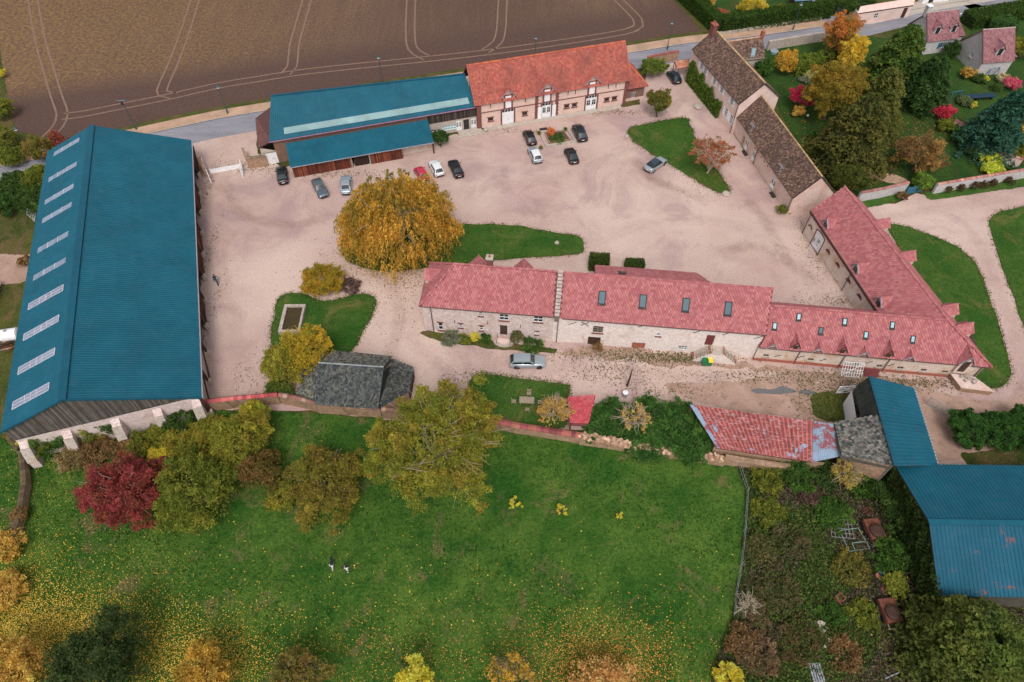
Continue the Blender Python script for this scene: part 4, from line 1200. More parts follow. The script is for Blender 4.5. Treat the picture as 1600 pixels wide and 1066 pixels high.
# outside stair: two flights up to a landing
sc_u, _ = b.hitwall(1109, 545, f0, f1)
st = Bld('outdoor_stair', 'double stone stair with timber railing against the long barn', 'stair', (0, 0), 0)
st.e.location = (B0[0], B0[1], 0); st.e.rotation_euler = (0, 0, angB)
zt = 1.9; Lh = 2.9
mb = MB(); dpt = 1.2
pr = [(sc_u - Lh, 0), (sc_u + Lh, 0), (sc_u + 0.75, zt), (sc_u - 0.75, zt)]
mb.poly([(u, -dpt, z) for u, z in pr]); mb.poly([(u, 0.2, z) for u, z in pr][::-1])
for (ua, za), (ub, zb2) in zip(pr, pr[1:] + pr[:1]):
    mb.poly([(ua, -dpt, za), (ua, 0.2, za), (ub, 0.2, zb2), (ub, -dpt, zb2)])
mb.build('stair_base', 'stone_white', st.e)
MB().box((sc_u, -0.5, zt + 0.04), (1.6, 1.45, 0.1)).build('landing', 'concrete', st.e)
for sgn in (-1, 1):
    for k in range(9):
        t = (k + 0.5) / 9
        MB().box((sc_u + sgn * (0.8 + (Lh - 0.85) * t), -0.42, zt * (1 - t) + 0.06), ((Lh - .85) / 9 + 0.03, 1.24, 0.2)).build('step', 'brick_red' if k in (0, 8) else 'concrete', st.e)
    for k in range(6):
        t = k / 5; u = sc_u + sgn * (0.75 + (Lh - 0.85) * t); z = zt * (1 - t)
        MB().bar((u, -dpt + 0.1, z), (u, -dpt + 0.1, z + 1.0), 0.09).build('baluster', 'wood_pale', st.e)
    MB().bar((sc_u + sgn * 0.75, -dpt + 0.1, zt + 1.0), (sc_u + sgn * (Lh - 0.1), -dpt + 0.1, 1.0), 0.09, 0.08).build('handrail', 'wood_pale', st.e)

# ------------------------------------------------------------------ C: low wing, hipped corner
C0, angC, LC = frame_from((1194, 543.5), (1550, 574.4), 3.0)
b = Bld('stable_wing', 'low rendered wing with pink roof, small gabled dormers and seven small roof windows', 'stable', C0, angC)
KC = P(1550, 574.4, 3.0)
ZE, ZR, WC = 3.0, 6.75, 8.1; mc = 4.05; tanC = (ZR - ZE) / mc
RE = b.L(P(1481.8, 501.8, ZR)); RE[1] = mc
g0, g1 = (-0.6, i_), (LC - 0.9, i_)
b.wall(g0, g1, 0, ZE - 0.1, 'stone_plaster', [
    win(px, py, 0.75, 0.5, sill='stone_grey', frame='wood_pale', nv=2, nh=1) for px, py in ((1197, 555.6), (1266.8, 562), (1338.8, 569), (1374, 572), (1406.6, 575), (1443, 578.4), (1476.5, 581))])
b.wall((LC - 0.9, i_), (LC - 0.9 + 0.2, WC), 0, ZE - 0.1, 'stone_plaster')
MB().bar((-0.6, i_ - 0.06, 0.22), (LC - 3.5, i_ - 0.06, 0.22), 0.14, 0.44).build('plinth', 'brick_red', b.e)
RFC = [(-0.6, 0, ZE), (LC, 0, ZE), tuple(RE), (-0.6, mc, ZR)]
b.troof(RFC); b.troof([(RE[0] + 1.5, WC, ZE), (-0.6, WC, ZE), (-0.6, mc, ZR), (RE[0], mc, ZR)])
b.ridge([(-0.6, mc, ZR + .05), (RE[0], mc, ZR + .05), (LC, 0, ZE + .06)])
for k, (px, py) in enumerate(((1210.3, 509.4), (1248, 495), (1282.4, 516.6), (1319.7, 502.4), (1352.8, 523.3), (1394, 508), (1426, 530))):
    b.skylight(px, py, RFC, 0.62, 0.92, 'skylight_pale' if k != 2 else 'skylight_glass')
for k, (px, py) in enumerate(((1206.8, 538), (1242, 543), (1278, 546), (1315, 549), (1349.6, 552), (1387, 556), (1421, 559))):
    u = b.hitplane(px, py, RFC[0], RFC[1], RFC[3])[0]
    if k % 2 == 0: b.dormer(I3, u, 0.05, ZE, tanC, ZE + 0.12, ZE + 0.95, 1.25, over=0.16, glass=True, wm='wood_dark')
    else: b.dormer(I3, u, 0.12, ZE, tanC, ZE + 0.75, ZE + 1.6, 0.95, zb=ZE - 0.5, over=0.16, edge='maroon', wm='wood_dark', wallm='wood_pale')
u = b.hitplane(1508, 566, RFC[0], RFC[1], RFC[3])[0]
b.dormer(I3, u, -0.1, ZE, tanC, ZE + 0.7, ZE + 1.9, 1.5, zb=ZE - 1.6, over=0.2, wm='wood_dark')
for px in (1246, 1320, 1394): 
    uu, _ = b.hitwall(px, 556, g0, g1); b.pipe((uu - 0.6, 0.1), 0, ZE - 0.1)
b.pipe((LC - 1.0, 0.12), 0, ZE - 0.1)
b.gutter((-0.6, -0.05, ZE - 0.08), (LC - 0.2, -0.05, ZE - 0.08))
for px, py in ((1215, 556), (1252, 557), (1286, 562), (1358, 566), (1392, 570)):
    b.iron_cross(px, py, g0, g1, 0.35, False)
bC = b
# leaning white gate, red door leaf, stone ramp by the low wing
def local_thing(bl, name, label, cat, pos, rz=0.0):
    w = np.array([pos[0] * bl.cr - pos[1] * bl.sr + bl.o[0], pos[0] * bl.sr + pos[1] * bl.cr + bl.o[1], pos[2] if len(pos) > 2 else 0])
    return empty(name, tuple(w), bl.a + rz, label, cat)
def lattice(e, w, h, tilt, m='white_paint', diag=True, nv=6, nh=3, th=0.05):
    q = lambda u, z: (u, z * math.sin(tilt), z * math.cos(tilt) + 0.03)
    MB().bar(q(0, 0), q(w, 0), th + .02).build('rail', m, e); MB().bar(q(0, h), q(w, h), th + .02).build('rail', m, e)
    for i in range(nv + 1): MB().bar(q(w * i / nv, 0), q(w * i / nv, h), th).build('bar', m, e)
    for j in range(1, nh): MB().bar(q(0, h * j / nh), q(w, h * j / nh), th * 0.8).build('rail', m, e)
    if diag: MB().bar(q(0, 0), q(w, h), th).build('brace', m, e)
ug, _ = bC.hitwall(1300, 578, g0, g1)
e = local_thing(bC, 'gate_panel', 'white lattice gate panel leaning on the low wing', 'gate', (ug, -1.2)); lattice(e, 2.6, 2.0, -0.55 + 1.1, nv=8, nh=4)
e = local_thing(bC, 'red_door', 'dull red door leaf leaning beside the white lattice panel', 'door', (ug + 3.0, -0.9))
tl = Matrix.Rotation(-0.6, 3, 'X')
MB().box((0.9, 0.25, 0.45), (1.8, 0.08, 1.1), tilt=tl).build('leaf', 'maroon', e); MB().box((0.9, 0.18, 0.50), (1.7, 0.06, 0.12), tilt=tl).build('brace', 'rust', e)
us, _ = bC.hitwall(1494, 588, g0, g1)
e = local_thing(bC, 'stone_ramp', 'broken triangular stone ramp at the corner of the low wing', 'ramp', (us, -0.3))
MB().prism([(-1.6, 0.4), (1.2, 0.2), (3.0, -1.9), (-0.9, -1.7)], 0, 0.9).build('ramp_body', 'stone_garden', e)
MB().prism([(-1.75, 0.3), (1.2, 0.1), (3.1, -2.05), (-1.0, -1.85)], 0.9, 1.02).build('ramp_slab', 'stone_ochre', e)
for k in range(14):
    MB().box((random.uniform(-0.8, 1.2), random.uniform(-1.2, 0.0), 1.1 + random.uniform(0, .15)), (random.uniform(.2, .45), random.uniform(.2, .4), random.uniform(.15, .3)), random.uniform(0, 3)).build('stone', 'stone_grey', e)

# ------------------------------------------------------------------ D: diagonal wing with dormers on both slopes
D0, angD, LDv = frame_from((1265.9, 328.4), (1374, 480.5), 4.5)
b = Bld('dormered_wing', 'stone wing with long pink roof, red brick arched vents and dormers on both slopes', 'stable', D0, angD)
R0 = b.L(P(1321, 293.5, 8.3)); R1 = b.L(P(1481.8, 501.8, 6.75)); R0[0] = -0.05
K = b.L(KC)
NE = np.array([0.0, 8.5, 4.6]); LDx = 24.0
Lz = lambda u: 4.6 - 0.035 * u
Lf = np.array([0, 0, Lz(0)]); Le = np.array([LDx, 0, Lz(LDx)])
R1 = np.array([R1[0], R1[1], 6.75])
b.troof([Lf, Le, R1, R0], jit=0.05)
b.troof([K, NE, R0, R1])
b.ridge([R0 + [0, 0, .05], R1 + [0, 0, .05], K + [0, 0, .06]])
h0, h1 = (0.25, 0.3), (20.3, 0.3)
b.wall(h0, h1, 0, 3.85, 'stone_plaster', [win(1276, 381, 2.3, 3.0, kind='gate', mat='white_paint', arch='brick_dark', aw=0.12)])
b.wall((0.25, 8.2), h0, 0, 4.4, 'stone_plaster', top=[(0, 4.4), (7.9, 4.4), (3.95, 8.0)])
b.wall((K[0] - 0.5, K[1] - 0.4), (0.25, 8.2), 0, 2.9, 'stone_plaster')
MB().bar((0.2, 0.33, 4.0), (20.3, 0.33, 3.75), 0.14, 0.4).build('wall_plate', 'stone_plaster', b.e)
for q in ((1273.5, 375), (1281, 379)):
    uu, zz = b.hitwall(*q, h0, h1); g = MB()
    for k in range(4): g.box((uu, 0.24, zz - 0.25 + k * 0.16), (0.55, 0.05, 0.07))
    g.build('vent_slats', 'grey_paint', b.e)
for px, py in ((1267.5, 357), (1295, 395.5), (1310, 416.5), (1327, 441.5), (1344, 466)):
    uu, zz = b.hitwall(px, py, h0, h1)
    am = MB(); prev = None
    for k in range(9):
        a = math.pi * k / 8
        p = (uu - 0.5 * math.cos(a), 0.27, zz - 0.1 + 0.42 * math.sin(a))
        if prev: am.bar(prev, p, 0.12, 0.16)
        prev = p
    ar = am.build('arched_vent', 'maroon', b.e)
    MB().box((uu, 0.285, zz + 0.02), (0.7, 0.03, 0.24)).build('vent_panel', 'concrete' if px < 1270 else 'wood_dark', ar)
b.pipe((0.35, 0.15), 0, 4.4); b.pipe((12.6, 0.15), 0, 4.0)
b.gutter((0, -0.05, 4.5), (20.3, -0.05, 3.8))
tD = (R0[2] - Lf[2]) / R0[1]
for px, py in ((1292, 352), (1335, 424), (1377, 473)):
    uu = b.hitplane(px, py, Lf, Le, R0)[0]
    b.dormer(I3, uu, 0.25, Lz(uu), tD, Lz(uu) + 0.85, Lz(uu) + 1.7, 1.5, zb=Lz(uu) - 0.5, wallm='stone_grey', edge='zinc')
for uu, kk in ((5.8, 0), (12.3, 1), (22.0, 2), (25.2, 3)):
    vv = 8.5 + (K[1] - 8.5) * uu / K[0]; zz = 4.6 - 1.6 * uu / K[0]
    TT = lambda u, v, z, vv=vv: (u, vv - v, z)
    b.dormer(TT, uu, 0.0, zz, (R0[2] - 4.6) / 4.2, zz + 1.2, zz + 2.0, 1.7, zb=zz - 0.6, edge=None)
bD = b

# ------------------------------------------------------------------ E: low ochre stone cottage, dark tiled roof
E0, angE, LE = frame_from((1151, 182), (1239, 310), 3.3)
b = Bld('stone_cottage', 'long low ochre stone cottage with dark brown tiled roof and two aerials', 'house', E0, angE)
ZE, ZR, WE = 3.3, 6.9, 7.1; me_ = WE / 2
f0, f1 = (0, .2), (LE - .1, .2)
b.wall(f0, f1, 0, ZE - .1, 'stone_ochre', [
    win(1160, 223, 0.8, 1.9, kind='door', mat='wood_pale'), win(1165, 230, 1.0, 2.2, kind='door', mat='white_paint', glazed=1),
    win(1176, 247, 0.9, 2.1, kind='door', mat='white_paint', glazed=1), win(1206, 290, 1.25, 2.2, kind='door', mat='white_paint', glazed=1)])
b.wall((LE - .1, .2), (LE - .1, WE - .2), 0, ZE - .1, 'stone_ochre', top=[(0, ZE - .1), (WE - .4, ZE - .1), (me_ - .2, ZR - .1)])
b.wall((LE, WE - .2), (0, WE - .2), 0, ZE - .1, 'stone_ochre')
b.troof([(-.2, 0, ZE), (LE, 0, ZE), (LE, me_, ZR), (-.2, me_, ZR)], BRNT, 'tile_brown', (70, 58, 52), 0.24, 0.26, jit=0.25)
b.troof([(LE, WE, ZE), (-.2, WE, ZE), (-.2, me_, ZR), (LE, me_, ZR)], BRNT, 'tile_brown', (70, 58, 52), 0.24, 0.26, jit=0.25)
b.ridge([(-.2, me_, ZR + .04), (LE, me_, ZR + .04)], [(190, 160, 120), (170, 136, 104)], 'attr', 0.14)
b.pipe((9.0, .08), 0, ZE); b.pipe((LE - .3, .05), 0, ZE); b.gutter((0, -.05, ZE - .06), (LE, -.05, ZE - .06), 'pipe_brown')
for px, py in ((1168, 209), (1213, 273)):
    c = b.at(px, py, 3.6)
    mb = MB(); mb.tube([(c[0], .15, 2.6), (c[0], .1, 5.2)], .035, 5)
    mb.bar((c[0] - .9, .1, 5.1), (c[0] + .7, .1, 5.25), .05)
    for k in range(6): mb.bar((c[0] - .8 + k * .28, -.25, 5.12 + k * .02), (c[0] - .8 + k * .28, .45, 5.12 + k * .02), .03)
    mb.bar((c[0] - .3, -.3, 4.0), (c[0] - .3, .6, 4.0), .05)
    mb.build('aerial', 'zinc', b.e)
for k in range(5):
    uu = 8.0 + k * 1.25; g = MB().box((uu, .17, 2.45), (.3, .06, .22)); g.build('vent_brick', 'brick_red', b.e)
MB().box((6.2, -.25, .15), (1.3, .5, .3)).build('step', 'iron', b.e); MB().box((17.4, -.25, .15), (1.3, .5, .3)).build('step', 'iron', b.e)

# ------------------------------------------------------------------ F: tall pale house with creeper
F0, angF, LF = frame_from((1084.7, 82.5), (1154, 163), 6.0)
b = Bld('pale_house', 'tall pale rendered house with brown tiled roof and green creeper on its wall', 'house', F0, angF)
ZE, ZR, WF = 6.0, 9.3, 8.0; mf = WF / 2
f0, f1 = (0.1, .25), (LF - .1, .25)
b.wall(f0, f1, 0, ZE - .1, 'render_pink', [win(px, py, 0.95, 1.5, nv=2, nh=3, shutter='white_paint') for px, py in ((1097.5, 97), (1104.5, 101), (1118, 121), (1128.5, 137), (1144, 157))] +
       [win(px, py, 0.95, 1.6, nv=2, nh=3, shutter='white_paint') for px, py in ((1134, 176), (1142, 187))])
b.wall((LF - .1, .25), (LF - .1, WF - .25), 0, ZE - .1, 'render_pink', top=[(0, ZE - .1), (WF - .5, ZE - .1), (mf - .25, ZR - .1)])
b.wall((LF, WF - .25), (0, WF - .25), 0, ZE - .1, 'render_pink')
b.wall((.1, WF - .25), (.1, .25), 0, ZE - .1, 'render_pink', top=[(0, ZE - .1), (WF - .5, ZE - .1), (mf - .25, ZR - .1)])
b.troof([(-.2, 0, ZE), (LF + .1, 0, ZE), (LF + .1, mf, ZR), (-.2, mf, ZR)], BRNT, 'tile_brown', (70, 58, 52), .24, .26, jit=.22)
b.troof([(LF + .1, WF, ZE), (-.2, WF, ZE), (-.2, mf, ZR), (LF + .1, mf, ZR)], BRNT, 'tile_brown', (70, 58, 52), .24, .26, jit=.22)
b.ridge([(-.2, mf, ZR + .04), (LF + .1, mf, ZR + .04)], [(206, 176, 130), (186, 150, 116)], 'attr', .15)
b.gutter((-.2, -.05, ZE - .06), (LF, -.05, ZE - .06), 'pipe_brown'); b.pipe((LF - .2, .1), 0, ZE, 'pipe_brown')
mb = MB(); mb.box((-.7, mf - .6, ZR - .3), (1.2, .8, 3.2)); ch = mb.build('chimney', 'brick_dark', b.e)
MB().box((-.7, mf - .6, ZR + 1.35), (1.4, 1.0, .14)).build('chimney_cap', 'brick_red', ch)
for k in (-.3, .3): MB().lathe([(.15, 0), (.11, .4)], (-.7 + k, mf - .6, ZR + 1.42), 8).build('chimney_pot', 'brick_red', ch)
# low end bay under the chimney
b.troof([(-1.5, .2, ZE - .2), (-.25, .2, ZE - .2), (-.25, mf - .3, ZR - .5), (-1.5, mf - .3, ZR - .5)], BRNT, 'tile_brown', (70, 58, 52), .24, .26)
b.wall((-1.45, mf), (-1.45, .4), 0, ZE - .4, 'render_pink', top=[(0, ZE - .4), (mf - .4, ZE - .4), (0, ZR - .8)]); b.wall((-1.45, .4), (.1, .4), 0, ZE - .4, 'render_pink')
for k, q in enumerate(((1201, 144), (1208, 150))):
    pass
# roadside annex of the pale house
X0, angX, LX = frame_from((1172, 89), (1198, 88), 4.0)
b = Bld('roadside_annex', 'low annex by the road with mottled tiled roof and one blue roof window', 'house', P(1141, 92, 3.6), angF + math.pi / 2)
pA, pB, pC, pD = [b.at(*q) for q in ((1160, 92, 3.4), (1196, 89, 3.4), (1192, 57.5, 6.6), (1136, 66, 6.6))]
b.troof([pA, pB, pC, pD], BRNT, 'tile_brown', (70, 58, 52), .26, .28, jit=.25)
bk = [pC + (pC - pB) * [1, 1, -1], pD + (pD - pA) * [1, 1, -1]]
b.troof([bk[0], bk[1], pD, pC], BRNT, 'tile_brown', (70, 58, 52), .26, .28, jit=.25)
b.ridge([pD + [0, 0, .05], pC + [0, 0, .05]], [(214, 170, 140), (196, 150, 120)], 'attr', .15)
b.wall(pA[:2] + (pD - pA)[:2] * .06, pB[:2] + (pC - pB)[:2] * .06, 0, 3.4, 'stone_grey')
gb = [pB[:2] + (pC - pB)[:2] * .06, bk[0][:2] - (pC - pB)[:2] * .06]; gl = float(np.hypot(*(gb[1] - gb[0])))
b.wall(gb[0] - (pB - pA)[:2] * .03, gb[1] - (pB - pA)[:2] * .03, 0, 3.4, 'stone_grey', top=[(0, 3.4), (gl, 3.4), (gl / 2, 6.4)])
b.skylight(1177, 81, [pA, pB, pC, pD], 0.9, 1.5, 'skylight_pale', 'zinc')
c = pC + (pD - pC) * .03
mb = MB().box((c[0], c[1], 7.0), (.6, .6, 1.5)); mb.build('chimney', 'brick_red', b.e)

# ------------------------------------------------------------------ G: brick and stone barn, three wall dormers
G0, angG, LG = frame_from((741.6, 166.4), (987.4, 126), 5.0)
b = Bld('tiled_barn', 'cream stone barn with weathered red tiled roof and three gabled hatches over white doors', 'barn', G0, angG)
ZE, ZR, WG = 5.0, 9.8, 9.9; mg = WG / 2; tg = (ZR - ZE) / mg
u0, u1 = 1.25, LG - 0.8
f0, f1 = (u0, .45), (u1, .45)
kw = dict(kind='gate', mat='white_paint', light=.6, arch='brick_dark')
doors = [win(793.7, 191.6, 2.2, 3.0, **kw), win(853.5, 180, 1.7, 3.0, glazed=1, **kw), win(923, 167, 2.1, 3.0, glazed=1, **kw)]
small = [win(px, py, 0.95, .62, nv=3, nh=1, frame='wood_dark', sill='brick_dark', lintel='brick_dark') for px, py in ((766.5, 186.5), (820, 177.5), (885.4, 166.3), (897.6, 164.4), (948, 156), (960, 154))]
b.wall(f0, f1, 0, ZE - .1, 'stone_barn', doors + small)
b.wall((u1, .45), (u1, WG - .4), 0, ZE - .1, 'stone_barn', top=[(0, ZE - .1), (WG - .85, ZE - .1), (mg - .4, ZR - .1)])
b.wall((u0, WG - .4), f0, 0, ZE - .1, 'stone_barn', top=[(0, ZE - .1), (WG - .85, ZE - .1), (mg - .4, ZR - .1)])
b.wall((u1, WG - .4), (u0, WG - .4), 0, ZE - .1, 'stone_barn')
b.troof([(0, 0, ZE), (LG, 0, ZE), (LG, mg, ZR), (0, mg, ZR)], REDT, 'tile_red', (104, 56, 50), .3, .32, jit=.14)
b.troof([(LG, WG, ZE), (0, WG, ZE), (0, mg, ZR), (LG, mg, ZR)], REDT, 'tile_red', (104, 56, 50), .3, .32, jit=.14)
b.ridge([(0, mg, ZR + .05), (LG, mg, ZR + .05)], [(206, 116, 84), (190, 100, 76)], 'tile_red', .17)
for q in (0, LG):
    s_ = .06 if q == 0 else -.06
    MB().bar((q + s_, 0, ZE + .07), (q + s_, mg, ZR + .07), .2, .1).build('verge', 'brick_red', b.e)
for (px, py), zt in (((794, 164), 0), ((854.6, 154), 0), ((924.4, 143.7), 0)):
    uu, _ = b.hitwall(px, py, f0, f1); uu += u0
    d = b.dormer(I3, uu, .38, ZE, tg, ZE + .75, ZE + 2.0, 2.5, REDT, 'tile_red', 'stone_barn', zb=ZE - .3, over=.35, glass=False, edge='zinc')
    MB().box((uu, .36, 4.55), (1.05, .09, 2.3)).build('hatch', 'white_paint', b.e)
    am = MB(); am.box((uu - .68, .38, 4.6), (.3, .14, 2.5)); am.box((uu + .68, .38, 4.6), (.3, .14, 2.5)); am.box((uu, .38, 5.9), (1.7, .15, .22)); am.box((uu, .36, 3.35), (1.3, .2, .12))
    am.build('hatch_surround', 'brick_dark', b.e)
MB().box(((u0 + u1) / 2, .41, 3.18), (u1 - u0, .06, .16)).build('string_course', 'brick_dark', b.e)
for px, py in ((748.5, 190), (838, 175), (869.5, 170), (976, 150)):
    uu, _ = b.hitwall(px, py, f0, f1)
    mb = MB()
    for k in range(14): mb.box((u0 + uu + (.04 if k % 2 else -.04), .40, .2 + k * .335), (.62 if k % 2 else .5, .12, .325))
    mb.build('brick_pier', 'brick_dark', b.e)
for px, py in ((766.5, 166), (820.8, 158), (887.5, 146), (899, 144.5), (950.5, 135.5), (962.5, 133.5)):
    uu, zz = b.hitwall(px, py, f0, f1); MB().box((u0 + uu, .42, 4.3), (.12, .05, .9)).build('wall_anchor', 'iron', b.e)
for uu in (9.0 + u0, 12.2 + u0):
    pass
um, _ = b.hitwall(853.5, 185, f0, f1)
for q in (-1.35, 1.35): MB().box((u0 + um + q, .28, 1.25), (.75, .09, 2.4), .15 * q).build('open_door_leaf', 'white_paint', b.e)
MB().box((LG / 2, -.15, .06), (LG - 3, 1.0, .12)).build('plinth_path', 'concrete', b.e)
# side lean-to with hipped red roof
a1, a2, a3 = (LG - .2, .9), (LG + 4.6, .9), (LG + 4.2, 8)
b.wall((LG - .8, 1.2), (LG + 3.4, 1.2), 0, 2.7, 'board_siding' if 'board_siding' in MATS else 'brick_dark', [win(989.5, 148, .8, 1.3, nv=2, nh=4)])
b.wall((LG + 3.4, 1.2), (LG + 3.4, 8), 0, 2.7, 'brick_dark')
b.troof([(LG - .7, .7, 2.8), (LG + 3.9, .7, 2.8), (LG + .5, 4.6, 6.2), (LG - .7, 4.6, 6.2)], REDT, 'tile_red', (104, 56, 50), .3, .32)
b.troof([(LG + 3.9, .7, 2.8), (LG + 3.9, 8.5, 2.8), (LG + .5, 4.6, 6.2)], REDT, 'tile_red', (104, 56, 50), .3, .32)
b.ridge([(LG - .7, 4.6, 6.25), (LG + .5, 4.6, 6.25), (LG + 3.9, .7, 2.85)], [(206, 116, 84)], 'tile_red', .14)
mb = MB()
for k in range(8): mb.bar((LG - .75, 1.17, .75 + k * .26), (LG + 3.42, 1.17, .75 + k * .26), .05, .04)
mb.build('siding_battens', 'wood_pale', b.e, kind='stuff')
MB().bar((LG - .75, 1.16, .28), (LG + 3.45, 1.16, .28), .1, .56).build('plinth', 'stone_barn', b.e)
# ------------------------------------------------------------------ H: teal roofed hall by the road
H0, angH, LH = frame_from((420.4, 221.5), (743.4, 166.9), 4.6)
b = Bld('teal_hall', 'long hall with teal ribbed metal roof, pale translucent strip and mauve gutter', 'hall', H0, angH)
ZE = 4.6
hl = np.array([0.0, 0, ZE]); hr = np.array([LH, 0, ZE]); rl = b.at(422.8, 149.8, 9.2); rr = b.at(727, 115.8, 8.6)
rr[0] = LH - .2; rl[0] = .4; rl[1], rr[1] = 5.6, 4.4
rl = b.at(423, 150, 9.2); rr = b.at(726.5, 115.8, 8.2)
b.corr([hl, hr, rr, rl], 'teal', .32, .05)
bl_, br_ = rl + (rl - hl) * [1, 1, -1], rr + (rr - hr) * [1, 1, -1]
b.corr([br_, bl_, rl, rr], 'teal', .32, .05)
MB().bar(tuple(rl + [0, 0, .06]), tuple(rr + [0, 0, .06]), .4, .08).build('ridge_flashing', 'teal_dark', b.e)
nH = np.cross(hr - hl, rl - hl); nH /= np.linalg.norm(nH)
q = [b.hitplane(*k, hl, hr, rl) + nH * .055 for k in ((444.5, 210), (734, 162), (730.5, 152.5), (443, 200))]
b.corr(q, 'poly_strip', .32, .03, 'translucent_strip', .01, None, .12, sheets=1)
MB().tube([(0, -.08, ZE - .1), (LH, -.08, ZE - .1)], .1, 6).build('gutter', simple('mauve', lin(146, 110, 134), .5), b.e)
us0, _ = b.hitwall(668, 190, (0, .3), (LH, .3))
b.wall((.5, .3), (us0, .3), 0, ZE - .15, simple('brown_wall', lin(128, 98, 84), .9, .15, 1.2))
b.wall((us0, .3), (LH + .3, .3), 0, ZE - .15, 'concrete', [win(680, 206, 1.6, .8, nv=3, nh=2), win(702, 199.5, 2.6, 1.0, nv=5, nh=2, glass='skylight_pale'), win(717.5, 200, 1.0, 2.2, kind='door', mat='white_paint', glazed=1), win(729, 200, 1.0, 2.2, kind='door', mat='iron'), win(740.5, 196, 1.0, 2.2, kind='door', mat='white_paint', glazed=1)])
b.boards((us0, .26), (LH + .1, .26), 2.55, ZE - .16, 'board_black', [(70, 62, 58), (54, 50, 48), (90, 80, 74)], .22)
MB().box((LH + .45, .0, 2.4), (.7, .6, 4.7)).build('brick_pier', 'brick_dark', b.e)
MB().box((LH - 1.4, -.6, .15), (4.2, 1.4, .3)).build('step', 'concrete', b.e); MB().box((LH - 1.4, -1.4, .07), (4.8, .7, .14)).build('step', 'concrete', b.e)
# brown tiled hip at its west end
o1, o2, i1, i2 = b.at(399, 185, 2.9), b.at(403.5, 232, 2.4), b.at(424, 166, 6.4), b.at(422, 222, 4.4)
simple('under_hip', lin(96, 66, 64), .9)
MATS['under_tile_hip'] = MATS['under_hip']
MATS['tile_hip'] = MATS['tile_brown']
r_ = b.slab([o1, o2, i2, i1], .14, 'under_hip'); b.tiles([o1, o2, i2, i1], [(126, 86, 84), (112, 76, 76), (136, 98, 92)], simple('hip_tile', lin(118, 80, 78), .85, .2, 1.5), r_, .25, .25, .03)
b.wall((o1[0] + .2, o1[1]), (o2[0] + .2, o2[1] + .2), 0, 2.3, MATS['brown_wall']); b.wall((o2[0] + .2, o2[1] + .2), (1.0, .32), 0, 2.3, 'stone_plaster')
# ------------------------------------------------------------------ front lean-to shed
S0, angS, LS = frame_from((453.6, 262), (678, 222.7), 2.4)
b = Bld('timber_shed', 'lean-to shed with ribbed teal roof and rusty brown vertical boards', 'shed', S0, angS)
zt, vt = 4.05, 4.35
b.corr([(0, 0, 2.4), (LS, 0, 2.4), (LS, vt, zt), (0, vt, zt)], 'teal', .42, .07)
MB().bar((-.02, -.05, 2.36), (LS + .02, -.05, 2.36), .1, .12).build('gutter', 'zinc', b.e)
BP = [(120, 62, 46), (96, 50, 38), (140, 80, 58), (80, 44, 36), (110, 60, 50)]
b.wall((.2, .35), (9.7, .35), 0, 2.3, 'wood_dark'); b.boards((.2, .35), (9.7, .35), .05, 2.32, 'board_brown', BP, .2)
b.wall((9.7, 2.6), (13.0, 2.6), 0, 2.6, 'wood_dark')
MB().box((9.9, .4, 1.2), (.25, .25, 2.4)).build('post', 'wood_pale', b.e); MB().box((13.0, .4, 1.2), (.2, .2, 2.4)).build('post', 'grey_paint', b.e)
b.boards((10.4, .5), (12.8, .5), .05, 2.2, 'board_brown', [(64, 46, 40), (54, 40, 36)], .22, 'sliding_door')
b.wall((13.0, .35), (18.6, .35), 0, 2.3, 'wood_dark'); b.boards((13.1, .35), (18.6, .35), .05, 2.32, 'board_brown', BP, .2)
b.wall((18.6, 1.4), (LS - .2, 1.4), 0, 2.75, 'stone_plaster'); b.wall((18.6, .35), (18.6, 1.4), 0, 2.3, 'wood_dark')
MB().box((LS - .15, .3, 1.2), (.22, .22, 2.4)).build('post', 'wood_dark', b.e); MB().box((LS - 2.5, .3, .15), (.5, .5, .3)).build('post_base', 'concrete', b.e)
b.wall((.2, vt), (.2, .35), 0, 2.3, 'wood_dark', top=[(0, 2.3), (vt - .35, 2.3), (0, 3.95)]); b.wall((LS - .2, 1.4), (LS - .2, vt), 0, 2.3, 'stone_plaster', top=[(0, 2.3), (vt - 1.4, 2.3), (vt - 1.4, 3.9), (0, 2.8)])

# ------------------------------------------------------------------ I: the big barn
I0, angI, LI = frame_from((315, 622), (299, 219), 4.2)
b = Bld('big_barn', 'huge barn with smooth teal metal roof, ten pale rooflight strips and grey boarded gable', 'barn', I0, angI)
VR, ZR, VL, ZL, ZE = 13.1, 9.75, 21.1, 6.6, 4.2
R_ = [(LI, 0, ZE), (0, 0, ZE), (0, VR, ZR), (LI, VR, ZR)]
L_ = [(0, VL, ZL), (LI, VL, ZL), (LI, VR, ZR), (0, VR, ZR)]
b.corr(R_, 'teal', .36, .05, var=.03, sheets=6); b.corr(L_, 'teal', .36, .05, var=.03, sheets=4)
MB().bar((0, VR, ZR + .04), (LI, VR, ZR + .04), .9, .1).build('ridge_flashing', 'teal_dark', b.e)
MB().bar((-.02, 0, ZE + .02), (-.02, VR, ZR + .02), .12, .22).build('verge_flashing', 'teal_dark', b.e); MB().bar((-.02, VR, ZR + .02), (-.02, VL, ZL + .02), .12, .22).build('verge_flashing', 'teal_dark', b.e)
MB().tube([(0, -.1, ZE - .05), (LI, -.1, ZE - .05)], .09, 6).build('gutter', 'zinc', b.e)
RL = [((84, 246), (125, 214)), ((76, 285), (121, 253)), ((70, 320.5), (116, 287)), ((66, 349.5), (113, 316)), ((59, 396), (108, 361.5)), ((52, 439), (104, 403)), ((45, 483.5), (100, 446.5)), ((37.5, 531.5), (93, 494)), ((29, 585), (87, 545)), ((20, 640), (78, 599))]
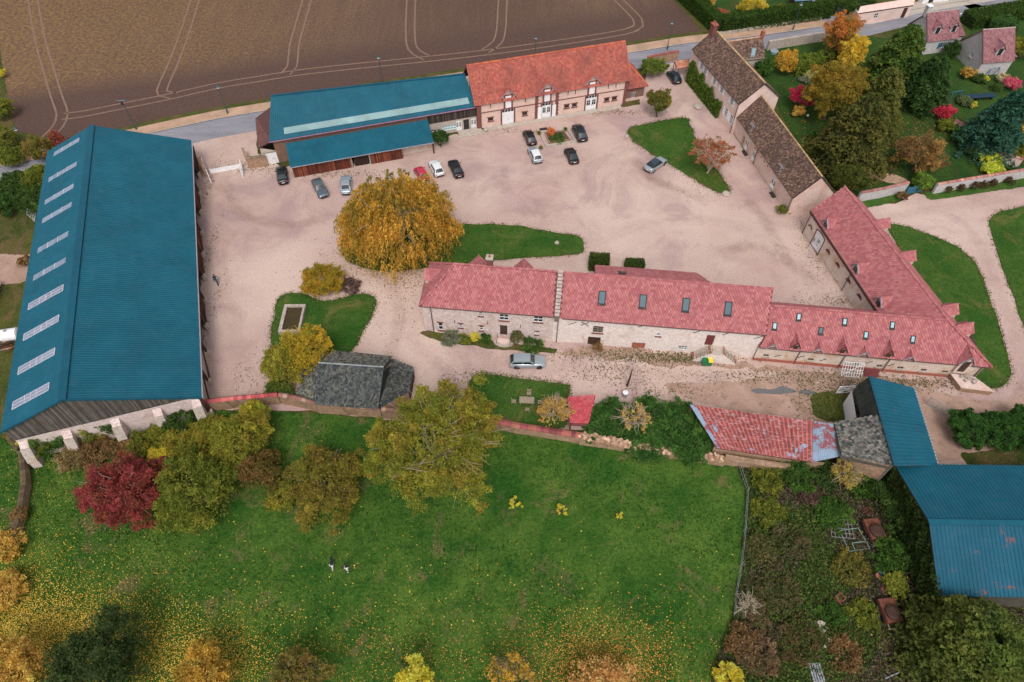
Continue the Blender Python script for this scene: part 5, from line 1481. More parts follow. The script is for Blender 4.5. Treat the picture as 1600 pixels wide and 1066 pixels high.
nL = np.cross(np.array(L_[1]) - L_[0], np.array(L_[3]) - L_[0]); nL = nL / np.linalg.norm(nL); nL = nL if nL[2] > 0 else -nL
for (a, c) in RL:
    pa = b.hitplane(*a, *[np.array(k, float) for k in (L_[0], L_[1], L_[3])]); pc = b.hitplane(*c, *[np.array(k, float) for k in (L_[0], L_[1], L_[3])])
    um = (pa[0] + pc[0]) / 2; hw = .55
    z_ = lambda v: ZR + (v - VR) * (ZL - ZR) / (VL - VR)
    q = [np.array([um - hw, pa[1], z_(pa[1])]) + nL * .058, np.array([um + hw, pa[1], z_(pa[1])]) + nL * .058, np.array([um + hw, pc[1], z_(pc[1])]) + nL * .058, np.array([um - hw, pc[1], z_(pc[1])]) + nL * .058]
    rf = b.corr(q, 'poly_grey', .3, .03, 'rooflight', .01, None, .1, sheets=1)
    near = um < 22
    fm = MB()
    for k in ((0, .33, .5, .66, 1) if near else (.33, .66)):
        fm.bar(tuple(q[0] + (q[3] - q[0]) * k + nL * .03), tuple(q[1] + (q[2] - q[1]) * k + nL * .03), .09, .05)
    if near:
        fm.bar(tuple(q[0] + nL * .03), tuple(q[3] + nL * .03), .08, .05); fm.bar(tuple(q[1] + nL * .03), tuple(q[2] + nL * .03), .08, .05); fm.bar(tuple((q[0] + q[1]) / 2 + nL * .03), tuple((q[3] + q[2]) / 2 + nL * .03), .06, .05)
    fm.build('glazing_bar', simple('glaze_bar', lin(190, 184, 194), .6), rf)
# gable: boards over a low stone wall (u=0 face looks to the meadow)
zg = lambda v: (ZE + (ZR - ZE) * v / VR if v < VR else ZR + (ZL - ZR) * (v - VR) / (VL - VR)) - .12
VS = VL - .25
b.wall((.35, VS), (.35, .25), 0, 4.2, 'stone_house')
simple('barn_core', lin(60, 54, 50), .9)
mb = MB(); mb.poly([(.36, VS, 4.2), (.36, .3, 4.2), (.36, VR, zg(VR)), (.36, VS, zg(VS))]); mb.build('gable', 'barn_core', b.e)
zb_ = lambda u: 4.35 + .12 * math.sin(u * .55)
b.boards((.35, VS), (.35, .25), zb_, lambda u: zg(VS - u), 'board_grey', [(104, 97, 91), (92, 86, 80), (116, 108, 102), (84, 78, 73)], .2, off=.06, jit=.1)
b.wall((LI - .35, .25), (LI - .35, VS), 0, ZE, 'stone_white', top=[(0, ZE), (VS - .25, ZE), (VS - .25, ZL - .1), (VR, ZR - .1)])
b.wall((LI, VS), (.35, VS), 0, ZL - .2, 'stone_white')
for v in (.9, 5.4, 10.2, 15.6, 20.3):
    mb = MB()
    pr = [(.36, 0), (-1.2, 0), (-1.1, 1.2), (-.35, 3.0), (.36, 3.8)]
    for q in (-.5, .5): mb.poly([(u, v + q, z) for u, z in (pr if q > 0 else pr[::-1])])
    for k in range(4): mb.poly([(pr[k][0], v - .5, pr[k][1]), (pr[k][0], v + .5, pr[k][1]), (pr[k + 1][0], v + .5, pr[k + 1][1]), (pr[k + 1][0], v - .5, pr[k + 1][1])])
    bt = mb.build('buttress', 'stone_house', b.e)
    MB().bar((-1.15, v, 1.25), (-.37, v, 3.1), 1.1, .14).build('buttress_cap', 'stone_grey', bt)
# east side: posts, brown boards, white panels, open bays
bay = LI / 11
for k in range(11):
    a, c = .4 + k * bay, .4 + (k + 1) * bay - .3
    kind = [2, 2, 0, 1, 0, 1, 1, 0, 1, 0, 1][k]
    if kind == 0:
        b.wall((a, 3.0), (c, 3.0), 0, 4.6, simple('barn_dark', lin(44, 34, 30), .95))
        b.boards((a, .3), (c, .3), 2.4, ZE - .1, 'board_brown', BP, .25)
    elif kind == 1:
        b.wall((a, .35), (c, .35), 0, ZE - .1, 'wood_dark'); b.boards((a, .35), (c, .35), .4, ZE - .1, 'board_brown', BP, .25)
    else:
        b.wall((a, .35), (c, .35), 0, ZE - .1, 'concrete')
    MB().box((a - .15, .25, ZE / 2), (.3, .3, ZE)).build('post', 'wood_dark', b.e)
    MB().box((a - .15, .1, .5), (.5, .5, 1.0)).build('post_base', 'concrete', b.e)
    if kind: MB().bar((a, .1, .15), (a + bay * .8, .02, 3.4), .2, .12).build('brace', 'wood_dark', b.e)

# ------------------------------------------------------------------ K: slate roofed outhouse
K0, angK, LK = frame_from((491.7, 632.6), (591, 639.4), 2.5)
b = Bld('slate_outhouse', 'old outhouse with steep grey slate roof and mossy lean-tos behind the meadow wall', 'shed', K0, angK)
zr, vr = 6.2, 3.75; SG = [(255, 255, 255), (215, 220, 225), (180, 188, 195), (240, 236, 230), (150, 158, 165)]
MATS['under_slate'] = simple('under_slate', lin(66, 74, 78), .9); MATS['under_slate_old'] = MATS['under_slate_pale'] = simple('under_slate_old', lin(86, 84, 76), .9)
ra, rb_ = (.4, vr, zr), (LK + .5, vr, zr)
b.troof([(0, 0, 2.5), (LK, 0, 2.5), rb_, ra], SG, 'slate', tw=.24, tl=.26, lift=.03, jit=.2)
bk0, bk1 = b.at(521.6, 547.5, 4.0), b.at(614, 557, 4.0)
b.troof([bk1, bk0, ra, rb_], SG, 'slate_old', tw=.24, tl=.26, lift=.03, jit=.2)
b.ridge([(.4, vr, zr + .03), (LK + .5, vr, zr + .03)], [(150, 156, 160)], 'attr', .1)
b.boards((LK + .1, .1), (LK + .5, 7.0), .1, lambda u: 2.5 + min(u, 6.8 - u) * .95, 'board_black', [(54, 54, 52), (66, 64, 60)], .22)
e0, e1, e2, e3 = b.at(646, 573.5, 2.3), b.at(639.4, 611.6, 2.3), b.at(593, 632, 3.0), b.at(614, 560, 3.4)
b.troof([e1, e0, e3, e2], SG, 'slate', tw=.24, tl=.26, lift=.03, jit=.2)
b.wall(e1[:2] * .97 + e2[:2] * .03, e0[:2] * .97 + e3[:2] * .03, 0, 2.2, 'wood_dark'); b.wall(e2[:2], e1[:2] * .97 + e2[:2] * .03, 0, 2.2, 'stone_garden')
w0, w1, w2, w3 = b.at(462, 615, 2.0), b.at(476, 577, 2.0), b.at(508, 549, 4.0), b.at(494, 625, 3.0)
b.troof([w1, w0, w3, w2], SG, 'slate_old', tw=.26, tl=.28, lift=.03, jit=.25)
b.wall(w1[:2] * .95 + w2[:2] * .05, w0[:2] * .95 + w3[:2] * .05, 0, 1.9, 'stone_garden'); b.wall(w0[:2] * .95 + w3[:2] * .05, (0, .3), 0, 1.9, 'stone_garden')
b.wall((0, .3), (LK, .3), 0, 2.4, 'stone_garden')

# ------------------------------------------------------------------ red tin roof on the meadow wall
T0 = P(1073, 631.7, 3.1)
b = Bld('tin_shed', 'low open shed with rusty red corrugated roof, bare blue metal at its end', 'shed', T0, frame_from((1073, 631.7), (1301, 662.5), 3.1)[1])
t0, t1, t2, t3 = b.at(1117, 700, 2.2), b.at(1290, 725.5, 2.2), b.at(1302, 662.5, 3.1), b.at(1073, 631.7, 3.1)
mx = lambda p, q, t: p + (q - p) * t
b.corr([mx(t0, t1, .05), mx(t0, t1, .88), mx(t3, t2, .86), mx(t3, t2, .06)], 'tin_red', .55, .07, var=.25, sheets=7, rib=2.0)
b.corr([mx(t0, t1, .02), mx(t0, t1, .052), mx(t3, t2, .062), mx(t3, t2, .02)], simple('tin_teal', lin(112, 168, 180), .6) and 'tin_blue', .24, .05, var=.1)
b.corr([mx(t0, t1, .882), b.at(1314, 713, 2.3), t2, mx(t3, t2, .862)], 'tin_blue', .24, .05, var=.1)
b.wall(t0[:2] + [0, .3], t1[:2] + [0, .3], 0, 2.0, 'stone_garden')
for k in range(6):
    q = mx(t3, t2, (k + .15) / 6); MB().box((q[0], q[1] - .3, 1.45), (.18, .18, 2.9)).build('post', 'wood_dark', b.e)
b.wall(t2[:2] + [-.2, -.3], t3[:2] + [.2, -.3 - 2.5], 0, .02, 'wood_dark')
# pale slate roof between tin shed and teal shed
b = Bld('slate_lean_to', 'lean-to with lichen covered pale slates between tin shed and teal shed', 'shed', P(1345, 690, 2), 0)
q2, q1, q3 = b.at(1375, 647, 5.75), b.at(1396, 729, 5.75), b.at(1303, 658.5, 3.4)
q0 = b.at(1316, 713, 3.4)
q0[2] = q3[2] = 3.4
b.troof([q3, q0, q1, q2], SG, 'slate_pale', tw=.28, tl=.28, lift=.03, jit=.3)
b.wall(q0[:2] + [.2, .3], q1[:2] + [-.1, .3], 0, 3.2, 'stone_garden', top=[(.2, 3.2), (float(np.hypot(*(q1 - q0)[:2])) - .3, 3.2), (float(np.hypot(*(q1 - q0)[:2])) - .3, 5.5)]); b.wall(q2[:2] + [0, -.2], q3[:2] + [.2, -.2], 0, 3.2, 'stone_grey')
# narrow teal shed
N0, angN, LN = frame_from((1359, 588), (1397.5, 724.4), 6.0)
b = Bld('narrow_teal_shed', 'narrow shed with ribbed teal roof facing the lattice gate and a black west slope', 'shed', N0, angN)
A_, B_, C_, D_ = b.at(1428, 606, 4.0), b.at(1466, 727, 4.0), np.array([LN + .3, 0, 6.0]), np.array([0, 0, 6.0])
b.corr([A_, B_, C_, D_], 'teal', .5, .07)
A2, B2 = np.array([0, -.95, 3.4]), np.array([5.2, -.95, 3.4])
b.corr([B2, A2, D_, np.array([5.2, 0, 6.0])], 'dark_sheet', .6, .03, var=.2)
b.wall((5.2, -.1), (LN + .2, -.1), 0, 5.6, 'concrete')
MB().bar((0, 0, 6.05), (LN + .3, 0, 6.05), .3, .07).build('ridge_flashing', 'teal_dark', b.e)
MB().bar(tuple(A_), tuple(B_), .12, .12).build('gutter', 'zinc', b.e)
b.wall((0.2, -1.0), (.2, A_[1] - .3), 0, 3.9, 'concrete', top=[(0, 3.2), (A_[1] + .7, 3.9), (1.0, 5.9)])
b.wall((LN, A_[1] - .3), (.2, A_[1] - .3), 0, 3.8, 'concrete')
b.wall((.2, -1.0), (5.5, -1.4), 0, 3.0, 'white_paint')
# low white wall beside it
b = None
# big teal shed, partly rusted
Q0, angQ, _ = frame_from((1452, 816), (1600, 818), 7.0)
b = Bld('teal_workshop', 'wide workshop with ribbed teal roof, far slope clean, near slope flaking to rust', 'shed', Q0, angQ)
LQ = 24.0
A_, B_, C_, D_ = b.at(1397, 725, 4.3), None, np.array([LQ, 0, 7.0]), np.array([0, 0, 7.0])
A_ = np.array([-.0 + A_[0], A_[1], 4.3]); B_ = np.array([LQ, A_[1], 4.3])
b.corr([B_, A_, D_, C_], 'teal', .42, .06, var=.04)
E_ = b.at(1467, 931, 4.2); E_ = np.array([E_[0], -6.6, 4.2])
b.corr([E_, np.array([LQ, -6.6, 4.2]), C_ + [0, 0, -.02], D_ + [0, 0, -.02]], 'teal_old', .42, .06, var=.05)
MB().bar((-.1, 0, 7.08), (LQ, 0, 7.08), .6, .1).build('ridge_flashing', 'teal', b.e)
b.wall((.4, A_[1] - .2), (.4, -6.3), 0, 4.1, simple('old_wall', lin(84, 80, 70), .95, .3, .8), top=[(0, 4.1), (A_[1] + 6.1, 4.1), (A_[1] - .2, 6.8)])
b.wall((.4, -6.3), (LQ, -6.3), 0, 4.0, 'old_wall'); b.wall((LQ, A_[1] - .2), (.4, A_[1] - .2), 0, 4.1, 'concrete')
# small pink tiled log store
b = Bld('log_store', 'tiny open store with plain pink tiled roof between the pale shrub and the hedge', 'shed', P(908, 650, 1.5), -.1)
q0, q1, q2, q3 = b.at(890, 661, 1.7), b.at(920, 662, 1.7), b.at(931, 617, 2.6), b.at(886, 620, 2.6)
b.troof([q0, q1, q2, q3], [(190, 84, 92), (180, 76, 84), (196, 96, 102)], 'tile_pink', tw=.26, tl=.28, jit=.06)
for q in (q0, q1, q2, q3): MB().box((q[0] * .9, q[1] * .9, q[2] / 2 - .1), (.14, .14, q[2] - .1)).build('post', 'wood_dark', b.e)
MB().box((.1, .6, .5), (2.4, 1.6, 1.0)).build('log_pile', 'wood_pale', b.e)
# wooden bin shelter by the pale house
b = Bld('bin_shelter', 'little wooden shelter with salmon tiled roof beside the dark hatchback', 'shelter', P(1068, 108, 0), angF)
q0, q1, q2, q3 = b.at(1057, 108, 2.1), b.at(1079, 104.5, 2.1), b.at(1076, 92, 2.6), b.at(1054, 95.5, 2.6)
b.troof([q0, q1, q2, q3], [(214, 150, 120), (200, 134, 108), (222, 164, 134)], 'attr', tw=.26, tl=.28)
for q in (q0, q1, q2, q3): MB().box((q[0], q[1], q[2] / 2), (.14, .14, q[2])).build('post', 'wood_pale', b.e)
MB().box(tuple((q0 + q3) / 2 * [1, 1, 0] + np.array([.8, 0, .5])), (1.4, 1.2, 1.0)).build('crate', 'brick_red', b.e)

# ------------------------------------------------------------------ neighbours, upper right
def cottage(name, label, eL, eR, ze, ridgeL, zr, wallm, dorm, depth=None, gable_win=None, chim=None, wins=(), group=None):
    o, an, L = frame_from(eL, eR, ze)
    b = Bld(name, label, 'house', o, an, group)
    v = b.at(*ridgeL, zr)[1] if depth is None else depth / 2
    w = 2 * v
    b.wall((.2, .3), (L - .2, .3), 0, ze - .1, wallm, wins)
    b.wall((.2, w - .3), (.2, .3), 0, ze - .1, wallm, gable_win or (), top=[(0, ze - .1), (w - .6, ze - .1), (v - .3, zr - .1)])
    b.wall((L - .2, .3), (L - .2, w - .3), 0, ze - .1, wallm, top=[(0, ze - .1), (w - .6, ze - .1), (v - .3, zr - .1)])
    b.wall((L, w - .3), (0, w - .3), 0, ze - .1, wallm)
    MV = [(156, 108, 112), (142, 96, 102), (168, 120, 120)]
    b.troof([(0, 0, ze), (L, 0, ze), (L, v, zr), (0, v, zr)], MV, 'tile_mauve', (124, 84, 88), .3, .3)
    b.troof([(L, w, ze), (0, w, ze), (0, v, zr), (L, v, zr)], MV, 'tile_mauve', (124, 84, 88), .3, .3)
    b.ridge([(0, v, zr + .04), (L, v, zr + .04)], [(190, 170, 160)], 'attr', .13)
    t = (zr - ze) / v
    for u in dorm:
        b.dormer(I3, u, .9, ze, t, ze + 2.2, ze + 3.1, 1.4, MV, 'tile_mauve', wallm, zb=ze + .7, edge=None)
    if chim:
        u, vv = chim
        c = MB().box((u, v + vv, zr + .2), (.9, .9, 2.0)).build('chimney', 'render_grey', b.e)
        MB().box((u, v + vv, zr + 1.25), (1.1, 1.1, .12)).build('chimney_cap', 'white_paint', c)
    return b
MATS['tile_mauve'] = MATS['tile_brown']
t_ = NT('tile_mauve'); MATS['tile_mauve'] = t_.done(t_.mix(1.0, t_.attr(), t_.ramp(t_.noise(.5, 5), [(.3, .85), (.7, 1.1)]), 'MULTIPLY'), .8)
b = cottage('neighbour_house', 'neighbouring house with white gable wall, mauve tiled roof and one dormer', (1535.5, 99.4), (1586, 95.7), 2.8, (1533.6, 47), 7.2, 'render_grey', [3.2],
        gable_win=[dict(u=4.4, z=2.3, w=.8, h=.7, sill='concrete')], depth=8.6)
b.troof([(6.7, 2, 2.4), (8.6, 2, 2.4), (8.0, 5, 3.8), (6.7, 5, 3.8)], [(156, 108, 112)], 'tile_mauve', (124, 84, 88), .3, .3); b.wall((6.6, 2.2), (8.4, 2.2), 0, 2.3, 'white_paint')
b = cottage('neighbour_cottage', 'neighbouring cottage with two dormers, blue shutters and white capped chimney', (1449, 66), (1499, 60), 2.9, (1433, 22.5), 7.0, 'render_grey', [2.0, 5.6], depth=7.2, chim=(.3, .4),
        wins=[dict(u=4.3, z=1.6, w=1.3, h=1.2, nv=3, nh=1, shutter='blue_paint')])
b.troof([(7.4, 1.6, 2.3), (10, 1.6, 2.3), (9.4, 4.6, 4.2), (7.4, 4.6, 4.2)], [(156, 108, 112), (142, 96, 102)], 'tile_mauve', (124, 84, 88), .3, .3); b.wall((7.4, 1.9), (9.6, 1.9), 0, 2.2, 'render_grey')
# plain pale wall-like building beyond the road
b = Bld('pale_outbuilding', 'long low outbuilding with pale pinkish roof beyond the road', 'building', P(1340, 23.5, 0), 0)
q0, q1, q2, q3 = b.at(1340, 21, 2.6), b.at(1427, 8, 2.6), b.at(1431, -4, 3.6), b.at(1345, 10, 3.6)
b.slab([q0, q1, q2, q3], .2, simple('pale_roof', lin(226, 196, 186), .85, .08, 1), 'roof'); b.wall(q0[:2], q1[:2], 0, 2.4, 'render_pink', [dict(u=5, z=1.4, w=1.0, h=1.0), dict(u=12, z=1.2, w=1.0, h=2.2, kind='door', mat='wood_dark')]); b.wall(q1[:2], q2[:2], 0, 2.4, 'render_pink'); b.wall(q3[:2], q0[:2], 0, 2.4, 'render_pink')
MB().bar(tuple(q0 - [0, 0, .1]), tuple(q1 - [0, 0, .1]), .15, .15).build('gutter', 'iron', b.e)
b = Bld('white_gable_building', 'white gabled building on the forecourt beyond the road', 'building', P(1450, 5, 0), .2)
b.wall((-1.5, 0), (5, 0), 0, 3.0, 'white_paint', [dict(u=2, z=1.3, w=1.2, h=2.2, kind='door', mat='iron')]); b.wall((-1.5, 7), (-1.5, 0), 0, 3.0, 'white_paint', top=[(0, 3), (7, 3), (3.5, 5.5)])
b.troof([(-1.8, -.4, 2.9), (5, -.4, 2.9), (5, 3.5, 5.6), (-1.8, 3.5, 5.6)], [(156, 120, 116)], 'tile_mauve', (124, 84, 88), .3, .3); b.troof([(5, 7.4, 2.9), (-1.8, 7.4, 2.9), (-1.8, 3.5, 5.6), (5, 3.5, 5.6)], [(156, 120, 116)], 'tile_mauve', (124, 84, 88), .3, .3)
b.wall((5, 0), (5, 7), 0, 3.0, 'white_paint', top=[(0, 3), (7, 3), (3.5, 5.5)])
# garden shed inside the hedge
b = Bld('garden_shed', 'small garden shed with blue grey roof inside the clipped hedge', 'shed', P(1250, 14, 0), .12)
b.wall((-1.6, 0), (2.2, 0), 0, 2.0, 'wood_dark'); b.wall((-1.6, 2.6), (-1.6, 0), 0, 2.0, 'wood_dark', top=[(0, 2), (2.6, 2), (1.3, 2.9)]); b.wall((2.2, 0), (2.2, 2.6), 0, 2.0, 'wood_dark', top=[(0, 2), (2.6, 2), (1.3, 2.9)])
MATS['roof_blue'] = simple('roof_blue', lin(92, 128, 150), .6)
b.slab([(-1.9, -.3, 1.9), (2.5, -.3, 1.9), (2.5, 1.3, 3.0), (-1.9, 1.3, 3.0)], .08, 'roof_blue'); b.slab([(2.5, 2.9, 1.9), (-1.9, 2.9, 1.9), (-1.9, 1.3, 3.0), (2.5, 1.3, 3.0)], .08, 'roof_blue')

# ================================================================== FREE-STANDING WALLS, GATES, FENCES
def freewall(name, label, pts, h, th, m, cop=None, coph=.12, copm=None, cat='wall', hs=None):
    p = [P(*q) for q in pts]
    e = empty(name, (float(p[0][0]), float(p[0][1]), 0), 0, label, cat)
    o = np.array([p[0][0], p[0][1], 0]); mb = MB(); cm = MB()
    hs = hs or [h] * len(p)
    for i in range(len(p) - 1):
        a, c = p[i] - o, p[i + 1] - o; d = c - a; L = np.hypot(d[0], d[1]); n = np.array([-d[1], d[0], 0]) / L * th / 2
        A = [a - n, c - n, c + n, a + n]; T = [A[0] + [0, 0, hs[i]], A[1] + [0, 0, hs[i + 1]], A[2] + [0, 0, hs[i + 1]], A[3] + [0, 0, hs[i]]]
        for f in ((A[0], A[1], T[1], T[0]), (A[1], A[2], T[2], T[1]), (A[2], A[3], T[3], T[2]), (A[3], A[0], T[0], T[3]), T): mb.poly(f)
        if copm:
            N = max(1, int(L / .5))
            for k in range(N):
                t0, t1 = k / N, (k + .96) / N
                n2 = n * 1.35; col = tuple(pick(cop, 1, .15)[0])
                q = lambda t, s, z: a + d * t + n2 * s + [0, 0, hs[i] + (hs[i + 1] - hs[i]) * t + z]
                for f in ((q(t0, -1, .0), q(t1, -1, .0), q(t1, 0, coph), q(t0, 0, coph)), (q(t1, 1, .0), q(t0, 1, .0), q(t0, 0, coph), q(t1, 0, coph)), (q(t0, -1, -.06), q(t1, -1, -.06), q(t1, -1, 0), q(t0, -1, 0)), (q(t1, 1, -.06), q(t0, 1, -.06), q(t0, 1, 0), q(t1, 1, 0)), (q(t0, -1, 0), q(t0, 0, coph), q(t0, 1, 0)), (q(t1, -1, 0), q(t1, 1, 0), q(t1, 0, coph))):
                    cm.poly(f, col)
    mb.build('wall_body', m, e)
    if copm: cm.build('coping', copm, e, kind='stuff')
    return e
CR = [(196, 92, 92), (178, 84, 86), (204, 112, 108), (164, 80, 82)]
freewall('meadow_wall', 'meadow wall with bright red tile coping beside the big barn', [(320, 641), (380, 634), (440, 629)], 1.9, .5, 'stone_garden', CR, .3, 'coping_red')
freewall('meadow_wall', 'meadow wall with worn red coping running behind the slate outhouse', [(442, 629), (470, 634), (492, 640), (600, 651), (690, 659)], 1.9, .5, 'stone_garden', [(150, 106, 96), (170, 140, 126), (132, 96, 84)], .22, 'coping_red')
freewall('meadow_wall', 'low rubble wall with brick coping below the small lawn and table', [(760, 664), (800, 673), (850, 681), (905, 690)], 1.5, .6, 'stone_garden', [(156, 84, 84), (172, 104, 92), (140, 78, 78)], .14, 'coping_red')
e = freewall('ruined_wall', 'crumbling dry stone wall between the evergreen shrubs and the meadow', [(905, 690), (960, 698), (1010, 706), (1060, 713), (1130, 724)], 1.1, .9, 'stone_garden', hs=[1.45, 1.1, .9, .75, 1.0])
ps = [P(905, 690), P(960, 698), P(1010, 706), P(1060, 713), P(1130, 724)]; o_ = np.array([ps[0][0], ps[0][1], 0]); hh = [1.45, 1.1, .9, .75, 1.0]
stones = MB()
for k in range(260):
    t = random.uniform(0, 3.999); i = int(t); f = t - i; q = ps[i] + (ps[i + 1] - ps[i]) * f - o_
    c = tuple(pick([(200, 164, 136), (176, 140, 114), (214, 184, 158), (150, 118, 96)], 1, .15)[0])
    stones.box((q[0] + random.gauss(0, .1), q[1] + random.uniform(-.5, .5), hh[i] + (hh[i + 1] - hh[i]) * f + random.uniform(-.03, .14)), (random.uniform(.2, .5), random.uniform(.2, .4), random.uniform(.12, .28)), random.uniform(0, 3), c)
stones.build('loose_stones', 'attr', e, kind='stuff')
e = freewall('ruined_wall', 'stone wall stub under the rusty tin roof edge', [(1130, 722), (1180, 730), (1230, 737)], 1.3, .7, 'stone_garden')
freewall('garden_wall', 'rendered garden wall with brick coping along the upper drive', [(1456, 302), (1500, 294), (1550, 286), (1640, 270), (1720, 258)], 1.9, .45, 'render_grey', [(176, 120, 108), (160, 106, 98), (190, 140, 124)], .2, 'coping_red')
freewall('garden_wall', 'short grey garden wall between the dormered wing and the blue gate', [(1338, 315), (1375, 308), (1412, 299)], 1.9, .45, 'render_grey', [(170, 118, 108), (154, 104, 98)], .2, 'coping_red')
freewall('boundary_wall', 'brick coped boundary wall between the two gardens', [(1486, 200), (1520, 222), (1556, 250), (1590, 262)], 1.7, .4, 'render_pink', [(176, 112, 108), (196, 150, 136), (156, 96, 96)], .2, 'coping_red')
freewall('roadside_wall', 'grey stone wall along the road beside the annex', [(1198, 78), (1240, 71), (1296, 62), (1340, 58)], 1.9, .5, 'stone_grey')
freewall('roadside_wall', 'stone wall between round shrub and bin shelter on the road', [(1010, 102), (1040, 96), (1058, 93)], 1.8, .4, 'stone_garden', [(176, 92, 88), (156, 84, 80)], .2, 'coping_red')
freewall('entrance_wall', 'rubble wall beside the farm entrance and the white doors', [(390, 262), (420, 258)], 2.0, .5, 'stone_garden', [(120, 104, 88), (140, 120, 100)], .16, 'coping_red')
freewall('entrance_wall', 'rubble return wall beside the entrance gate', [(391, 262), (383, 243)], 1.6, .4, 'stone_garden')
freewall('gate_pier_wall', 'short stone pier wall against the big barn entrance', [(316, 258), (324, 276)], 1.6, .5, 'stone_garden')
freewall('plinth_wall', 'low pale plinth wall under the clipped roadside hedge', [(1118, 56), (1170, 48), (1284, 30)], .7, .3, 'concrete')
freewall('low_white_wall', 'low white wall with posts beyond the side road', [(1344, 37), (1330, 20), (1318, 4)], 1.3, .3, 'white_paint')
freewall('field_wall', 'narrow ivy covered wall running down from the barn corner', [(22, 690), (42, 716), (46, 760), (40, 800), (28, 850)], 1.3, .45, 'stone_garden', [(110, 92, 70), (92, 80, 60)], .15, 'coping_red')
# white double doors in the entrance wall
e = empty('yard_doors', tuple(P(414, 258)), angH, 'pair of white plank doors beside the dark green car', 'door')
w_ = np.hypot(*(P(446, 251) - P(414, 258))[:2])
for k in (0, 1):
    mb = MB()
    for j in range(6): mb.box((w_ / 2 * k + w_ / 12 * (j + .5), .02 * (j % 2), 1.1), (w_ / 12 - .02, .06, 2.2))
    d = mb.build('door_leaf', 'white_paint', e); MB().box((w_ / 2 + (.12 if k else -.12), -.06, 1.0), (.05, .08, .2)).build('handle', 'iron', d)
MB().box((w_ / 2, .02, 2.28), (w_ + .2, .14, .16)).build('lintel', 'wood_pale', e)
# entrance gates
def gate(name, label, a, c, h, m='white_paint', nv=5, solid=False, mesh=False):
    A, C_ = P(*a), P(*c); d = C_ - A; L = float(np.hypot(d[0], d[1]))
    e = empty(name, tuple(A), math.atan2(d[1], d[0]), label, 'gate')
    lattice(e, L, h, 0.0, m, True, nv, 3, .07)
    if solid:
        MB().box((L / 2, .02, h / 2), (L, .03, h * .96)).build('panel', m, e)
    for u in (0, L): MB().box((u, 0, h / 2 + .1), (.12, .12, h + .25)).build('post', m, e)
    return e
gate('entrance_gate', 'low white boarded barrier across the farm entrance', (330, 271), (378, 262), .7, nv=6, solid=True)
gate('entrance_gate', 'open white gate leaf beside the stone return wall', (379, 263), (380, 278), 1.5)
gate('entrance_gate', 'open white gate leaf beside the big barn', (319, 258), (331, 287), 1.3)
gate('yard_gate', 'long pale lattice gate between teal shed and evergreen hedge', (1446, 631), (1500, 664), 1.5, 'grey_paint', 4)
gate('yard_gate', 'short white lattice gate beside the black roofed shed', (1306, 615), (1335, 612), 1.4, 'white_paint', 3)
gate('garden_gate', 'blue garden gate in the rendered garden wall', (1415, 303), (1440, 299), 1.2, 'blue_paint', 6, True)
# panel against barn west side
# meadow wire fence
e = empty('wire_fence', tuple(P(1152, 728)), 0, 'thin pole fence between the meadow and the overgrown plot', 'fence')
fp = [P(1152, 728), P(1166, 770), P(1162, 830), P(1156, 885), P(1148, 930), P(1146, 962)]
for i, p in enumerate(fp):
    q = p - fp[0]; MB().tube([(q[0], q[1], 0), (q[0], q[1], 1.3)], .05, 6).build('post', 'grey_paint', e)
    if i: 
        r = fp[i - 1] - fp[0]
        for z in (.5, 1.1): MB().tube([(q[0], q[1], z), (r[0], r[1], z)], .018, 5).build('rail', 'zinc', e)

# ================================================================== STREET LAMPS
def lamp(px, py, h, label, head='lantern', arm=0.0):
    p = P(px, py)
    e = empty('street_lamp', tuple(p), 0, label, 'lamp post')
    MB().lathe([(.16, 0), (.14, .8), (.07, .85), (.055, h)], n=8).build('pole', 'lamp_green', e)
    if head == 'lantern':
        l = MB().lathe([(.1, 0), (.24, .12), (.3, .5), (.12, .72), (.04, .85)], (0, 0, h), 8).build('lantern_cap', 'lamp_green', e)
        MB().lathe([(.12, .05), (.26, .14), (.28, .42)], (0, 0, h + .004), 8).build('lamp_glass', 'lamp_glass', l)
    else:
        MB().box((-.25, 0, h), (.3, .25, .5)).build('battery_box', 'iron', e)
        MB().box((0, .1, h + .55), (1.5, .9, .08), tilt=Matrix.Rotation(-.5, 3, 'X')).build('solar_panel', 'solar', e)
    return e
lamp(213, 202, 5.2, 'lamp post with square solar panel behind the big barn', 'solar')
lamp(356, 177, 5.0, 'green lamp post with lantern on the verge beside the farm entrance')
lamp(600, 143, 6.6, 'lamp post rising behind the teal hall roof')
lamp(836, 103, 5.5, 'lamp post just showing over the red tiled barn ridge')
lamp(1042.5, 77, 5.2, 'lamp post on the verge beyond the round shrub')
lamp(1239, 46, 5.0, 'lamp post in front of the clipped roadside hedge')
lamp(52, 243, 5.0, 'lamp post among the shrubs north of the big barn')

